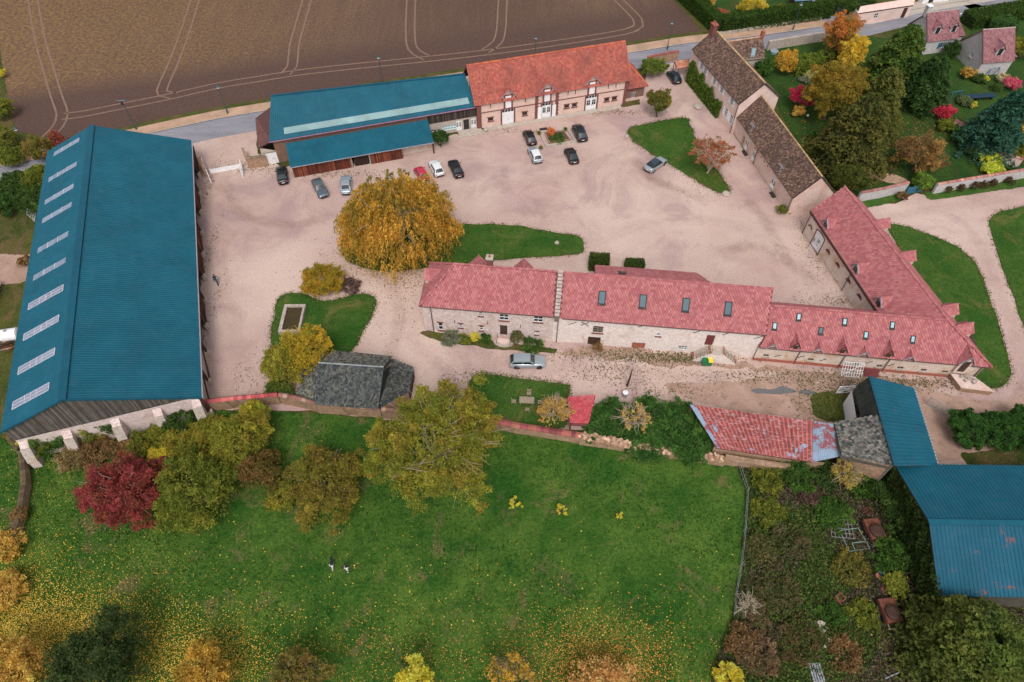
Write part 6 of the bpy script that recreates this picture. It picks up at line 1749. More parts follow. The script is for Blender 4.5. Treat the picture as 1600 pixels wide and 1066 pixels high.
# ================================================================== CARS
STY = {  # L, W, hood z, belt z, trunk z, roof z, x of windscreen base, roof front, roof rear, rear glass base (fractions of L/2, front = +1)
    'sedan': (4.6, 1.8, .86, .94, 1.0, 1.45, .38, .12, -.46, -.78), 'hatch': (4.1, 1.76, .86, .95, .95, 1.48, .42, .14, -.66, -.93),
    'estate': (4.75, 1.84, .88, .98, .98, 1.50, .38, .12, -.76, -.97), 'suv': (4.6, 1.9, 1.0, 1.1, 1.1, 1.68, .42, .16, -.72, -.96),
    'small': (3.6, 1.66, .84, .94, .94, 1.47, .5, .2, -.62, -.92), 'beetle': (4.1, 1.78, .9, .95, .85, 1.5, .36, .1, -.32, -.8)}
WHEEL = {}
def wheel_meshes():
    n = 16; mb = MB(); prof = [(.2, -.1), (.31, -.1), (.33, -.05), (.33, .05), (.31, .1), (.2, .1)]
    for k in range(len(prof)):
        r0, y0 = prof[k]; r1, y1 = prof[(k + 1) % len(prof)]
        for j in range(n):
            a, c = 2 * math.pi * j / n, 2 * math.pi * (j + 1) / n
            mb.poly([(r0 * math.cos(a), y0, r0 * math.sin(a)), (r0 * math.cos(c), y0, r0 * math.sin(c)), (r1 * math.cos(c), y1, r1 * math.sin(c)), (r1 * math.cos(a), y1, r1 * math.sin(a))])
    WHEEL['tyre'] = mb.mesh('tyre'); WHEEL['tyre'].materials.append(MATS['tyre'])
    mb = MB()
    for y in (-.085, .085):
        ring = [(.205 * math.cos(2 * math.pi * j / n), y, .205 * math.sin(2 * math.pi * j / n)) for j in range(n)]; mb.poly(ring)
        for j in range(5):
            a = 2 * math.pi * j / 5; mb.bar((.03 * math.cos(a), y * 1.1, .03 * math.sin(a)), (.19 * math.cos(a), y * 1.1, .19 * math.sin(a)), .05, .02)
    WHEEL['rim'] = mb.mesh('rim'); WHEEL['rim'].materials.append(MATS['rim'])
wheel_meshes()
def car(rear, front, sty, paint, label, roofm=None, group='cars parked in the farmyard'):
    L, Wd, zh, zb, ztk, zr, xw, xf, xr, xb = STY[sty]
    A, C_ = P(*rear, .4), P(*front, .4); d = C_ - A; c = (A + C_) / 2
    e = empty('parked_car', (float(c[0]), float(c[1]), 0.01), math.atan2(d[1], d[0]), label, 'car', group)
    h = L / 2; w = Wd / 2
    x = lambda f: f * h
    st = [(-1.0, .80, .42, ztk - .22), (-.965, .90, .30, ztk - .06), (-.88, .97, .24, ztk), (xb, .99, .22, max(ztk, zb) if xb < -.9 else ztk + .01), (-.35, 1.0, .2, zb), (.1, 1.0, .2, zb - .01), (xw, .99, .2, zb - .03), (.62, .98, .22, zh + .02), (.86, .94, .24, zh - .06), (.96, .86, .28, zh - .18), (1.0, .70, .36, zh - .32)]
    st.sort(key=lambda q: q[0])
    mb = MB(); rings = []
    for f, ws, z0, z1 in st:
        ww = w * ws; zz = z0 + (z1 - z0) * .62
        r = [(-ww * .86, z0), (-ww, z0 + .14), (-ww * 1.0, zz), (-ww * .93, z1 - .04), (-ww * .8, z1), (0, z1 + .025), (ww * .8, z1), (ww * .93, z1 - .04), (ww, zz), (ww, z0 + .14), (ww * .86, z0)]
        rings.append([(x(f), y, z) for y, z in r])
    n = len(rings[0]); i0 = 0
    for r in rings:
        mb.v += r; mb.c += [(1, 1, 1)] * n
    for k in range(len(rings) - 1):
        for j in range(n):
            a = k * n + j; q = k * n + (j + 1) % n; mb.f.append((a, a + n, q + n, q))
    mb.f.append(tuple(range(n))); mb.f.append(tuple((len(rings) - 1) * n + j for j in range(n))[::-1])
    body = mb.build('body', paint, e, True)
    # cabin
    wb, wr = w * .90, w * .70
    zb0 = zb - .06; rt = zr
    Bf, Rf, Rr, Br = (x(xw), zb0), (x(xf), rt - .02), (x(xr), rt - .03), (x(xb), (ztk if sty in ('sedan', 'beetle') else zb) - .04)
    cb = MB()
    nr = 6; rows = [(Bf, wb), ((x(xw * .55 + xf * .45), zb0 + (rt - zb0) * .55), (wb + wr) / 2 - .005), (Rf, wr), ((x((xf + xr) / 2), rt + .015), wr * 1.01), (Rr, wr * .97), ((x(xr * .5 + xb * .5), (Rr[1] + Br[1]) / 2 + .03), (wb + wr) / 2 * .97), (Br, wb * .96)]
    for (px_, pz), hw in rows:
        cb.v += [(px_, -hw, pz), (px_, -hw * .6, pz + .035), (px_, 0, pz + .05), (px_, hw * .6, pz + .035), (px_, hw, pz)]; cb.c += [(1, 1, 1)] * 5
    for k in range(len(rows) - 1):
        for j in range(4): a = k * 5 + j; cb.f.append((a, a + 1, a + 6, a + 5))
    for j in (0, 4):
        ids = [k * 5 + j for k in range(len(rows))]; cb.f.append(tuple(ids if j == 0 else ids[::-1]))
    cab = cb.build('cabin', roofm or paint, body)
    def lerp(a, c, t): return tuple(a[i] + (c[i] - a[i]) * t for i in range(len(a)))
    def glass(nm, p0, p1, hw0, hw1, t0, t1, out):
        q0, q1 = lerp(p0, p1, t0), lerp(p0, p1, t1); h0, h1 = hw0 + (hw1 - hw0) * t0, hw0 + (hw1 - hw0) * t1
        g = MB(); k = .88
        rows_ = [(q0, h0 * k), (lerp(q0, q1, .5), (h0 + h1) / 2 * k), (q1, h1 * k)]
        for (px_, pz), hw in rows_:
            g.v += [(px_ + out, -hw, pz + .035), (px_ + out, -hw * .5, pz + .062), (px_ + out, 0, pz + .07), (px_ + out, hw * .5, pz + .062), (px_ + out, hw, pz + .035)]; g.c += [(1, 1, 1)] * 5
        for a_ in range(2):
            for j in range(4): a = a_ * 5 + j; g.f.append((a, a + 1, a + 6, a + 5))
        g.build(nm, 'car_glass', body)
    glass('windscreen', Bf, Rf, wb, wr, .06, .93, .05); glass('rear_window', Br, Rr, wb * .96, wr * .97, .12, .9, -.05)
    for s_ in (-1, 1):
        pl = [(Bf, wb), (Rf, wr), (Rr, wr * .97), (Br, wb * .96)]
        P4 = [np.array([q[0][0], s_ * q[1], q[0][1]]) for q in pl]; cen = sum(P4) / 4
        P4 = [cen + (p - cen) * np.array([.88, 1, .8]) + [0, s_ * .018, .01] for p in P4]
        mB, mT = P4[0] + (P4[3] - P4[0]) * .48, P4[1] + (P4[2] - P4[1]) * .42
        gp = (P4[3] - P4[0]) * .02
        g = MB(); g.poly([P4[0], mB - gp, mT - gp, P4[1]]); g.build('side_window', 'car_glass', body)
        g = MB(); g.poly([mB + gp, P4[3], P4[2], mT + gp]); g.build('side_window', 'car_glass', body)
        MB().box((x(xw) - .18, s_ * (w + .07), zb + .02), (.12, .2, .13)).build('mirror', paint, body)
        MB().box((x(.935), s_ * w * .62, zh - .27), (.14, w * .34, .13), -s_ * .35).build('headlight', 'clear_lamp', body)
        MB().box((x(-.975), s_ * w * .7, ztk - .2), (.1, w * .34, .17), s_ * .25).build('tail_light', 'red_lamp', body)
        for f in (.64, -.60):
            wl = link('wheel', WHEEL['tyre'], None, e); wl.location = (x(f), s_ * (w - .1), .32)
            link('rim', WHEEL['rim'], None, wl)
            MB().lathe([(.4, -.02), (.4, .02)], n=14).build('wheel_arch', 'black_trim', body).matrix_local = Matrix.Translation((x(f), s_ * (w - .035), .36)) @ Matrix.Rotation(math.pi / 2, 4, 'X')
    MB().box((x(-1.0) - .01, 0, .62), (.03, .52, .12)).build('number_plate', 'plate', body)
    MB().box((x(-.99), 0, .4), (.12, w * 1.5, .16)).build('bumper', 'black_trim', body); MB().box((x(.985), 0, .36), (.1, w * 1.2, .14)).build('bumper', 'black_trim', body)
    return e
BLK = car_paint('paint_black', lin(20, 22, 24)); DGN = car_paint('paint_dark_green', lin(20, 36, 36)); GRY = car_paint('paint_grey', lin(92, 104, 112)); SIL = car_paint('paint_silver', lin(176, 186, 192), .3, .5)
WHT = car_paint('paint_white', lin(226, 228, 230), .3, 0); RED = car_paint('paint_red', lin(196, 44, 70), .35, .1); DKB = car_paint('paint_navy', lin(24, 40, 50)); SLT_ = car_paint('paint_slate', lin(58, 72, 78)); PALE = car_paint('paint_pale_blue', lin(166, 184, 196), .3, .4)
car((443, 286), (439, 263), 'sedan', DGN, 'dark green saloon beside the white plank doors')
car((495, 285), (506, 306), 'sedan', GRY, 'grey saloon in front of the brown boarded shed', None)
car((541, 301), (541, 279), 'sedan', PALE, 'silver blue saloon next to the grey saloon', SIL)
car((664, 281), (653, 264), 'small', RED, 'small red city car half hidden by the willow')
car((688, 275), (676, 253), 'hatch', WHT, 'white hatchback between the red car and the black saloon')
car((718, 276), (707, 253), 'sedan', BLK, 'black saloon next to the white hatchback')
car((832, 226), (823, 206), 'hatch', BLK, 'black hatchback west of the flower bed')
car((841, 254), (831, 233), 'hatch', PALE, 'silver hatchback at the corner of the flower bed', WHT)
car((898, 255), (888, 234), 'beetle', BLK, 'rounded black car south of the flower bed')
car((911, 221), (900, 197), 'suv', DKB, 'black off-roader east of the flower bed')
car((1011, 267), (1037, 249), 'sedan', SIL, 'silver saloon with dark roof beside the lawn wedge', SLT_)
car((1059, 130), (1047, 113), 'hatch', DKB, 'dark hatchback by the wooden bin shelter')
car((799, 566), (850, 566), 'estate', SIL, 'silver estate car in front of the farmhouse door')
car((702, 640), (703, 602), 'hatch', SLT_, 'dark grey car mostly hidden under the big olive tree')

# white camper van west of the barn
vp = P(-6, 472)
e = empty('camper_van', (float(vp[0]) - 1.0, float(vp[1]), 0), math.radians(100), 'white camper van on the grass west of the big barn', 'van')
mb = MB(); ph = [(-3.0, .5), (3.0, .5), (3.0, 1.3), (2.2, 2.4), (1.4, 2.9), (-3.0, 2.9)]
for q in (-1.1, 1.1): mb.poly([(u, q, z) for u, z in (ph if q < 0 else ph[::-1])])
for k in range(6):
    (ua, za), (ub, zb2) = ph[k], ph[(k + 1) % 6]; mb.poly([(ua, -1.1, za), (ua, 1.1, za), (ub, 1.1, zb2), (ub, -1.1, zb2)])
bd = mb.build('body', 'white_paint', e)
MB().bar((2.95, 0, 1.36), (2.22, 0, 2.38), 1.9, .05).build('windscreen', 'car_glass', bd)
for q in (-1.115, 1.115):
    for u in (-2.0, -.6, .9): MB().box((u, q, 2.0), (.9, .02, .6)).build('side_window', 'car_glass', bd)
    MB().bar((-2.8, q, 1.2), (1.0, q, 1.6), .03, .14).build('stripe', 'black_trim', bd)
    for u in (-1.9, 2.0):
        wl = link('wheel', WHEEL['tyre'], None, e); wl.location = (u, q * .92, .34); link('rim', WHEEL['rim'], None, wl)
MB().box((-.4, 0, 2.95), (1.0, .8, .12)).build('roof_hatch', 'grey_paint', bd)
# white tank
tp = P(14, 524, .9)
e = empty('water_tank', (float(tp[0]), float(tp[1]), 0), .2, 'white cylindrical tank beside the big barn', 'tank')
mb = MB().tube([(-1.3, 0, 1.0), (-1.15, 0, 1.0), (1.2, 0, 1.0), (1.3, 0, 1.0)], [.6, .85, .85, .6], 16); tk = mb.build('tank_body', 'white_paint', e)
for q in (-.7, .7): MB().box((q, 0, .15), (.25, 1.3, .3)).build('cradle', 'concrete', e)
MB().lathe([(.2, 0), (.2, .15)], (0, 0, 1.83), 10).build('filler_cap', 'grey_paint', tk)
bp = P(10, 545)
e = empty('scrap_pile', tuple(bp), .3, 'pile of old beams and rusty scrap beside the white tank', 'scrap')
for k in range(12): MB().box((random.uniform(-1.5, 1.5), random.uniform(-1, 1), .15 + .08 * k), (random.uniform(1.2, 2.6), .16, .12), random.uniform(-.5, .5)).build('beam', ['wood_pale', 'rust', 'wood_dark'][k % 3], e)

# ================================================================== PEOPLE
def person(px, py, rz, label, top, legs, pose, shoes='black_trim'):
    p = P(px, py)
    e = empty('person', tuple(p), rz, label, 'person')
    V = []; E_ = []; R = []
    def add(v, r, par=None):
        V.append(v); R.append(r)
        if par is not None: E_.append((par, len(V) - 1))
        return len(V) - 1
    lean = pose.get('lean', .1); st = pose.get('step', .3)
    pel = add((0, 0, .95), .14)
    wa = add((lean * .4, 0, 1.12), .13, pel); chs = add((lean * .9, 0, 1.34), .155, wa); nk = add((lean * 1.15, 0, 1.50), .06, chs); hd = add((lean * 1.3, 0, 1.60), .05, nk)
    for s, f in ((1, st), (-1, -st)):
        hp = add((0, s * .1, .92), .1, pel); kn = add((f * .55 + .06, s * .1, .5), .07, hp); an = add((f, s * .1, .09), .045, kn); add((f + .16, s * .1, .05), .045, an)
        sh = add((lean * .9, s * .19, 1.40), .07, chs); arm = pose.get('armL' if s > 0 else 'armR', (-f * .4, .26, 1.08, -f * .8, .28, .86))
        el = add((lean + arm[0], s * arm[1], arm[2]), .05, sh); hn = add((lean + arm[3], s * arm[4], arm[5]), .035, el)
    me = bpy.data.meshes.new('body'); me.from_pydata(V, E_, []); o = link('body', me, top, e)
    m1 = o.modifiers.new('skin', 'SKIN'); m1.use_smooth_shade = True
    for i, sv in enumerate(me.skin_vertices[0].data if me.skin_vertices else []): sv.radius = (R[i], R[i])
    if not me.skin_vertices:
        pass
    m2 = o.modifiers.new('sub', 'SUBSURF'); m2.levels = 1; m2.render_levels = 1
    # clothes: trousers as a second shell round the legs, head with face, hair, hands
    tr = MB()
    for s, f in ((1, st), (-1, -st)):
        tr.tube([(0, s * .08, .98), (f * .3 + .04, s * .1, .72), (f * .55 + .06, s * .1, .5), (f, s * .1, .12)], [.15, .115, .09, .075], 8)
        tr.tube([(f - .06, s * .1, .06), (f + .2, s * .1, .04)], [.065, .05], 6, (.1, .1, .1))
    tr.build('trousers', legs, o, True)
    hx = lean * 1.35
    h = MB().lathe([(.03, -.14), (.075, -.1), (.098, 0), (.092, .07), (.05, .125)], (hx, 0, 1.66), 10).build('head', 'skin', o, True)
    MB().lathe([(.103, 0), (.102, .06), (.06, .13), (.01, .145)], (hx - .015, 0, 1.67), 10).build('hair', pose.get('hair', 'hair_dark'), h, True)
    MB().box((hx + .1, 0, 1.645), (.035, .03, .05)).build('nose', 'skin', h)
    for s in (-1, 1):
        MB().box((hx + .085, s * .035, 1.675), (.02, .025, .015)).build('eye', 'hair_dark', h); MB().box((hx, s * .1, 1.66), (.04, .02, .06)).build('ear', 'skin', h)
        arm = pose.get('armL' if s > 0 else 'armR', (0, 0, 0, -(st if s > 0 else -st) * .8, .28, .86))
        hm = MB(); hp_ = Vector((lean + arm[3], s * arm[4], arm[5])); hm.box(tuple(hp_ - Vector((0, 0, .05))), (.08, .035, .09))
        for k in range(4): hm.bar(hp_ + Vector((-.03 + .02 * k, 0, -.09)), hp_ + Vector((-.02 + .022 * k, -s * .01, -.16 - .01 * (k in (1, 2)))), .018)
        hm.bar(hp_ + Vector((.04, 0, -.04)), hp_ + Vector((.07, 0, -.1)), .02)
        hm.build('hand', 'skin', o)
    return e
person(340, 444, math.radians(110), 'person in dark navy clothes striding across the gravel beside the big barn', 'cloth_navy', 'cloth_teal', dict(lean=.22, step=.42))
person(520, 888, math.radians(75), 'person in dark jacket and pale trousers stooping with one arm out in the meadow', 'cloth_black', 'cloth_white', dict(lean=.5, step=.25, armL=(.35, .25, 1.2, .75, .3, 1.35)))
person(543, 891, math.radians(-90), 'person in black top and pale trousers standing in the meadow', 'cloth_black', 'cloth_white', dict(lean=.05, step=.12))

# ================================================================== YARD THINGS
# wheelie bins under the stair
for px, py, lid, lab in ((1099.5, 570, 'bin_green', 'green wheelie bin with green lid at the stone stair'), (1107, 570, 'bin_yellow', 'green wheelie bin with yellow lid at the stone stair')):
    p = P(px, py); e = empty('wheelie_bin', tuple(p), angB, lab, 'bin')
    mb = MB(); lo = [(-.28, -.28), (.28, -.28), (.28, .28), (-.28, .28)]
    for k in range(4):
        a, c = lo[k], lo[(k + 1) % 4]; mb.poly([(a[0], a[1], .05), (c[0], c[1], .05), (c[0] * 1.25, c[1] * 1.25, 1.0), (a[0] * 1.25, a[1] * 1.25, 1.0)])
    mb.build('bin_body', 'bin_green', e); MB().prism([(-.4, -.42), (.4, -.42), (.38, .2), (.2, .4), (-.2, .4), (-.38, .2)], 1.0, 1.1).build('lid', lid, e)
    MB().bar((-.3, .42, .98), (.3, .42, .98), .05).build('handle', 'black_trim', e)
    for q in (-.25, .25):
        MB().tube([(q - .03, .3, .1), (q + .03, .3, .1)], .1, 8).build('wheel', 'black_trim', e)
# garden table and chairs
tp = P(823, 630); TA = -.05
e = empty('garden_table', tuple(tp), TA, 'grey slatted garden table on the small lawn', 'table')
for k in range(6): MB().box((0, -.42 + k * .168, .74), (1.9, .15, .04)).build('slat', 'wood_pale', e)
for sx in (-1, 1):
    for sy in (-1, 1): MB().box((sx * .8, sy * .36, .36), (.08, .08, .72)).build('leg', 'wood_pale', e)
for dx, dy, r, lab in ((-1.65, 0, -math.pi / 2, 'garden chair at the west end of the slatted table'), (1.65, -.1, math.pi / 2, 'garden chair at the east end of the slatted table'), (.3, 1.2, math.pi, 'garden chair on the barn side of the slatted table'), (.05, -1.2, 0, 'garden chair on the meadow side of the slatted table')):
    c = empty('garden_chair', (tp[0] + dx, tp[1] + dy, 0), TA + r, lab, 'chair', 'chairs round the garden table')
    for k in range(4): MB().box((0, -.2 + k * .13, .44), (.55, .11, .03)).build('seat_slat', 'wood_pale', c)
    for k in range(3): MB().box((0, -.3, .58 + k * .14), (.55, .03, .1)).build('back_slat', 'wood_pale', c)
    for sx in (-.25, .25):
        MB().box((sx, -.28, .45), (.05, .05, .9)).build('leg', 'wood_pale', c); MB().box((sx, .25, .22), (.05, .05, .44)).build('leg', 'wood_pale', c)
# pump post and white drum
p = P(980, 603); e = empty('pump_post', tuple(p), 0, 'old leaning post with pale rod standing on the gravel', 'post')
MB().tube([(0, 0, 0), (.1, .05, 2.0), (.18, .1, 3.6)], [.14, .1, .06], 7).build('post', 'wood_dark', e); MB().tube([(.12, -.1, .2), (.2, -.08, 2.4)], .03, 5).build('rod', 'zinc', e)
for k in range(5): MB().bar((.08, .04, 1.2 + k * .5), (.08 + random.uniform(-.4, .4), .04 + random.uniform(-.3, .3), 1.4 + k * .5), .04).build('stub', 'wood_dark', e)
p = P(976, 619); e = empty('drum', tuple(p), 0, 'white lidded drum beside the leaning post', 'drum')
MB().lathe([(.3, 0), (.33, .1), (.33, .75), (.3, .8)], n=12).build('drum_body', 'grey_paint', e); MB().lathe([(.36, 0), (.36, .06), (.2, .1)], (0, 0, .8), 12).build('lid', 'white_paint', e)
p = P(618, 1, 0)
# stone trough (planted basin) on the lawn
p = P(458, 501); e = empty('stone_trough', tuple(p), .02, 'long stone trough with brown water on the lawn', 'trough')
a_, c_ = 1.3, 2.3
for (cx, cy, sx, sy) in ((-a_, 0, .45, c_ * 2), (a_, 0, .3, c_ * 2), (0, c_, 2 * a_ + .4, .4), (0, -c_, 2 * a_ + .4, .4)):
    n = max(2, int(max(sx, sy) / .9))
    for k in range(n):
        t = (k + .5) / n - .5
        q = (cx, cy + t * sy, .3) if sy > sx else (cx + t * sx, cy, .3)
        s3 = (sx, sy / n - .02, .6 + random.uniform(-.03, .03)) if sy > sx else (sx / n - .02, sy, .6 + random.uniform(-.03, .03))
        MB().box(q, s3).build('stone_block', 'stone_grey', e)
MB().box((0, 0, .18), (2 * a_, 2 * c_, .3)).build('water', 'pond', e)
# flower bed in front of the tiled barn
c0, c1, c2, c3 = P(843, 207), P(886, 203), P(900, 222), P(853, 229)
cc = (c0 + c1 + c2 + c3) / 4
e = empty('flower_bed', tuple(cc), 0, 'square stone edged flower bed with an orange shrub in the yard', 'flower bed')
for a, c in ((c0, c1), (c1, c2), (c2, c3), (c3, c0)):
    n = max(2, int(np.hypot(*(c - a)[:2]) / .8))
    for k in range(n):
        q, r = a + (c - a) * ((k + .03) / n) - cc, a + (c - a) * ((k + .97) / n) - cc
        MB().bar((q[0], q[1], .12), (r[0], r[1], .12), .3, .26).build('edging_stone', 'concrete', e)
mid_ = [(q - cc) * .72 for q in (c0, c1, c2, c3)]
MB().prism([q[:2] for q in mid_][::-1], 0, .3).build('inner_kerb', 'stone_garden', e); MB().prism([q[:2] * .9 for q in mid_][::-1], .3, .34).build('soil', 'soil', e)
p = P(849, 202); e = empty('doormat', (p[0], p[1], .02), angG, 'dark mat outside the middle barn door', 'mat')
MB().box((0, 0, .02), (1.4, .7, .04)).build('mat', 'black_trim', e); MB().box((0, 0, .045), (1.2, .5, .02)).build('ribbing', 'iron', e)
# pale stones and boulders on the yard
for px, py, s, lab in ((1134, 304, .7, 'white boulder at the tip of the lawn wedge'), (1090, 168, .9, 'dark boulder under the round headed tree'), (870, 380, .4, 'grey stone ring on the willow lawn'), (979, 214, .5, 'grey stone at the lawn wedge corner')):
    p = P(px, py); e = empty('boulder', tuple(p), random.random() * 3, lab, 'boulder')
    MB().lathe([(s * .7, 0), (s, s * .25), (s * .75, s * .6), (s * .25, s * .72)], n=7).build('stone', 'concrete' if 'white' in lab else 'stone_grey', e)
for k, (px, py) in enumerate(((703, 235), (720, 232), (737, 229), (771, 224), (803, 221))):
    p = P(px, py); e = empty('kerb_stone', tuple(p), .2, 'small white marker stone in the row before the tiled barn', 'stone', 'row of marker stones')
    MB().lathe([(.17, 0), (.19, .08), (.1, .16)], n=6).build('stone', 'concrete', e)
# farmhouse door step
p = P(787, 537); e = empty('door_step', tuple(p), angA, 'half round stone step with railings at the farmhouse door', 'step')
MB().prism([(1.6 * math.cos(math.pi * (1 + k / 8)), .6 + 1.3 * math.sin(math.pi * (1 + k / 8))) for k in range(9)], 0, .2).build('lower_step', 'stone_grey', e)
MB().prism([(1.1 * math.cos(math.pi * (1 + k / 8)), .6 + .9 * math.sin(math.pi * (1 + k / 8))) for k in range(9)], .2, .38).build('upper_step', 'stone_ochre', e)
for q in (-.9, .9): 
    MB().tube([(q, .6, .38), (q, .6, 1.2), (q, -.3, 1.0), (q, -.3, .3)], .03, 5).build('railing', 'iron', e)
# derelict things in the overgrown plot
def wreck(px, py, rz, lab):
    p = P(px, py); e = empty('rusty_trailer', tuple(p), rz, lab, 'trailer')
    MB().box((0, 0, .75), (1.7, 2.4, .7)).build('bed', 'rust', e); MB().lathe([(.75, 0), (.8, .3), (.5, .5)], (0, -.3, 1.1), 10).build('hopper', 'wood_dark', e)
    MB().box((0, -1.7, .5), (1.5, .12, .12)).build('drawbar', 'wood_pale', e)
    for sx in (-.6, .6): MB().box((sx, -1.45, .5), (.1, .6, .1)).build('arm', 'wood_pale', e)
    for sx in (-1, 1):
        for sy in (-.6, .7):
            w = MB().tube([(sx * .85, sy, .4), (sx * 1.0, sy, .4)], .4, 12).build('wheel', 'tyre', e)
wreck(1361, 832, .12, 'rusty trailer with dark hopper beside the cold frame'); wreck(1385, 958, .1, 'rusty trailer sunk in the weeds below the small yellow bush')
simple('frame_green', lin(130, 160, 150), .5, .1, 3)
p = P(1333, 845); e = empty('cold_frame', tuple(p), .1, 'pale metal frame lying in the weeds of the overgrown plot', 'frame')
for (a, c) in (((-1.2, -1.3), (1.2, -1.2)), ((1.2, -1.2), (.9, 1.2)), ((.9, 1.2), (-1.3, 1.1)), ((-1.3, 1.1), (-1.2, -1.3)), ((-.5, -1.3), (-.5, -.4)), ((-.5, -.4), (1.1, -.4))): MB().bar((*a, .5), (*c, .5), .06).build('frame_bar', 'frame_green', e)
p = P(1312, 828); e = empty('cold_frame', tuple(p), -.1, 'grey mesh panel lying behind the pale metal frame', 'frame')
for k in range(7): MB().bar((-1.2 + k * .4, -1.1, .4), (-1.1 + k * .4, 1.1, .4), .04).build('frame_bar', 'grey_paint', e)
for k in range(5): MB().bar((-1.2, -1.1 + k * .55, .44), (1.3, -1.1 + k * .55, .44), .04).build('frame_bar', 'grey_paint', e)
for px, py, m, lab in ((1288, 812, 'brick_red', 'orange crate at the back of the overgrown plot'), (1354, 800, 'rust', 'rust red box behind the first trailer'), (1374, 898, 'blue_paint', 'blue bucket beside an orange pot in the weeds'), (1370, 902, 'brick_red', 'orange pot beside the blue bucket'), (1382, 925, 'brick_red', 'broken orange crate under the small yellow bush'), (1311, 936, 'brick_red', 'orange crate beside a pale board in the weeds')):
    p = P(px, py); e = empty('crate' if 'pot' not in lab and 'bucket' not in lab else 'pot', tuple(p), random.random(), lab, 'crate' if 'crate' in lab or 'box' in lab else 'pot')
    if 'pot' in lab or 'bucket' in lab: MB().lathe([(.2, 0), (.3, .45), (.32, .5), (.26, .48), (.2, .2)], n=10).build('pot_body', m, e); MB().lathe([(.33, 0), (.33, .04)], (0, 0, .47), 10).build('rim', m, e)
    else:
        for (cx, cy, sx, sy) in ((-.4, 0, .05, .7), (.4, 0, .05, .7), (0, -.35, .8, .05), (0, .35, .8, .05)): MB().box((cx, cy, .25), (sx, sy, .45)).build('side', m, e)
        MB().box((0, 0, .05), (.75, .65, .06)).build('base', m, e)
p = P(1278, 990); e = empty('stone_heap', tuple(p), 0, 'heap of pale rubble in the overgrown plot', 'rubble')
for k in range(34): MB().box((random.gauss(0, .55), random.gauss(0, .9), .12 + random.uniform(0, .3)), (random.uniform(.2, .5), random.uniform(.2, .4), random.uniform(.15, .3)), random.uniform(0, 3)).build('stone', 'concrete', e)
p = P(1275, 1052); e = empty('pallet', tuple(p), .05, 'grey wooden pallet at the lower edge of the overgrown plot', 'pallet')
for k in range(5): MB().box((-.5 + k * .25, 0, .25), (.16, 1.8, .05)).build('slat', 'zinc', e)
for k in range(3): MB().box((0, -.8 + k * .8, .17), (1.2, .12, .1)).build('bearer', 'wood_pale', e)
e = empty('long_pole', tuple(P(1380, 1062)), 0, 'long pale pole lying beneath the conifer', 'pole'); q = P(1448, 1032) - P(1380, 1062); MB().tube([(0, 0, .5), (q[0] / 2, q[1] / 2, .75), (q[0], q[1], .6)], [.07, .06, .04], 6).build('pole', 'zinc', e); MB().lathe([(.08, 0), (.08, .1)], (0, 0, .5), 6).build('cap', 'grey_paint', e)
p = P(1440, 845); e = empty('old_boards', tuple(p), .5, 'weathered grey boards against the teal workshop wall', 'boards')
for k in range(6): MB().box((k * .3, 0, .9), (.26, .05, 1.8), tilt=Matrix.Rotation(.35, 3, 'X')).build('board', 'zinc', e)
# play frame and pool gear in the neighbour's garden
for px, py, lab in ((1546, 122, 'blue metal arch by the neighbouring house'), (1488, 158, 'blue metal frame beside the dark conifer')):
    p = P(px, py); e = empty('play_frame', tuple(p), .3, lab, 'frame')
    for sx in (-1.1, 1.1):
        MB().tube([(sx, -.5, 0), (sx, 0, 2.0)], .07, 6).build('leg', 'blue_paint', e); MB().tube([(sx, .5, 0), (sx, 0, 2.0)], .07, 6).build('leg', 'blue_paint', e)
    MB().tube([(-1.2, 0, 2.0), (1.2, 0, 2.0)], .07, 6).build('top_bar', 'blue_paint', e)
p = P(1523, 156); e = empty('tarpaulin_table', tuple(p), .1, 'long dark blue covered table on the neighbouring lawn', 'table')
MB().box((0, 0, .8), (7.0, 1.3, .12)).build('cover', simple('tarp', lin(34, 58, 74), .6), e)
for sx in (-3, 0, 3): MB().box((sx, 0, .37), (.1, .9, .74)).build('leg', 'iron', e)
p = P(1209, 83); e = empty('garden_bath', tuple(p), .1, 'pale blue tub among the stones behind the roadside wall', 'tub'); MB().lathe([(.7, 0), (.8, .5), (.74, .5), (.6, .2)], n=14).build('tub', 'skylight_pale', e); MB().lathe([(.84, 0), (.84, .06)], (0, 0, .46), 14).build('rim', 'zinc', e)
p = P(1260, 186); e = empty('garden_ball', tuple(p), 0, 'small white globe lamp on the garden lawn', 'lamp'); MB().lathe([(.05, 0), (.05, .5)], n=6).build('stem', 'iron', e); MB().lathe([(.05, 0), (.22, .12), (.25, .25), (.18, .4), (.04, .48)], (0, 0, .5), 10).build('globe', 'white_paint', e, True)

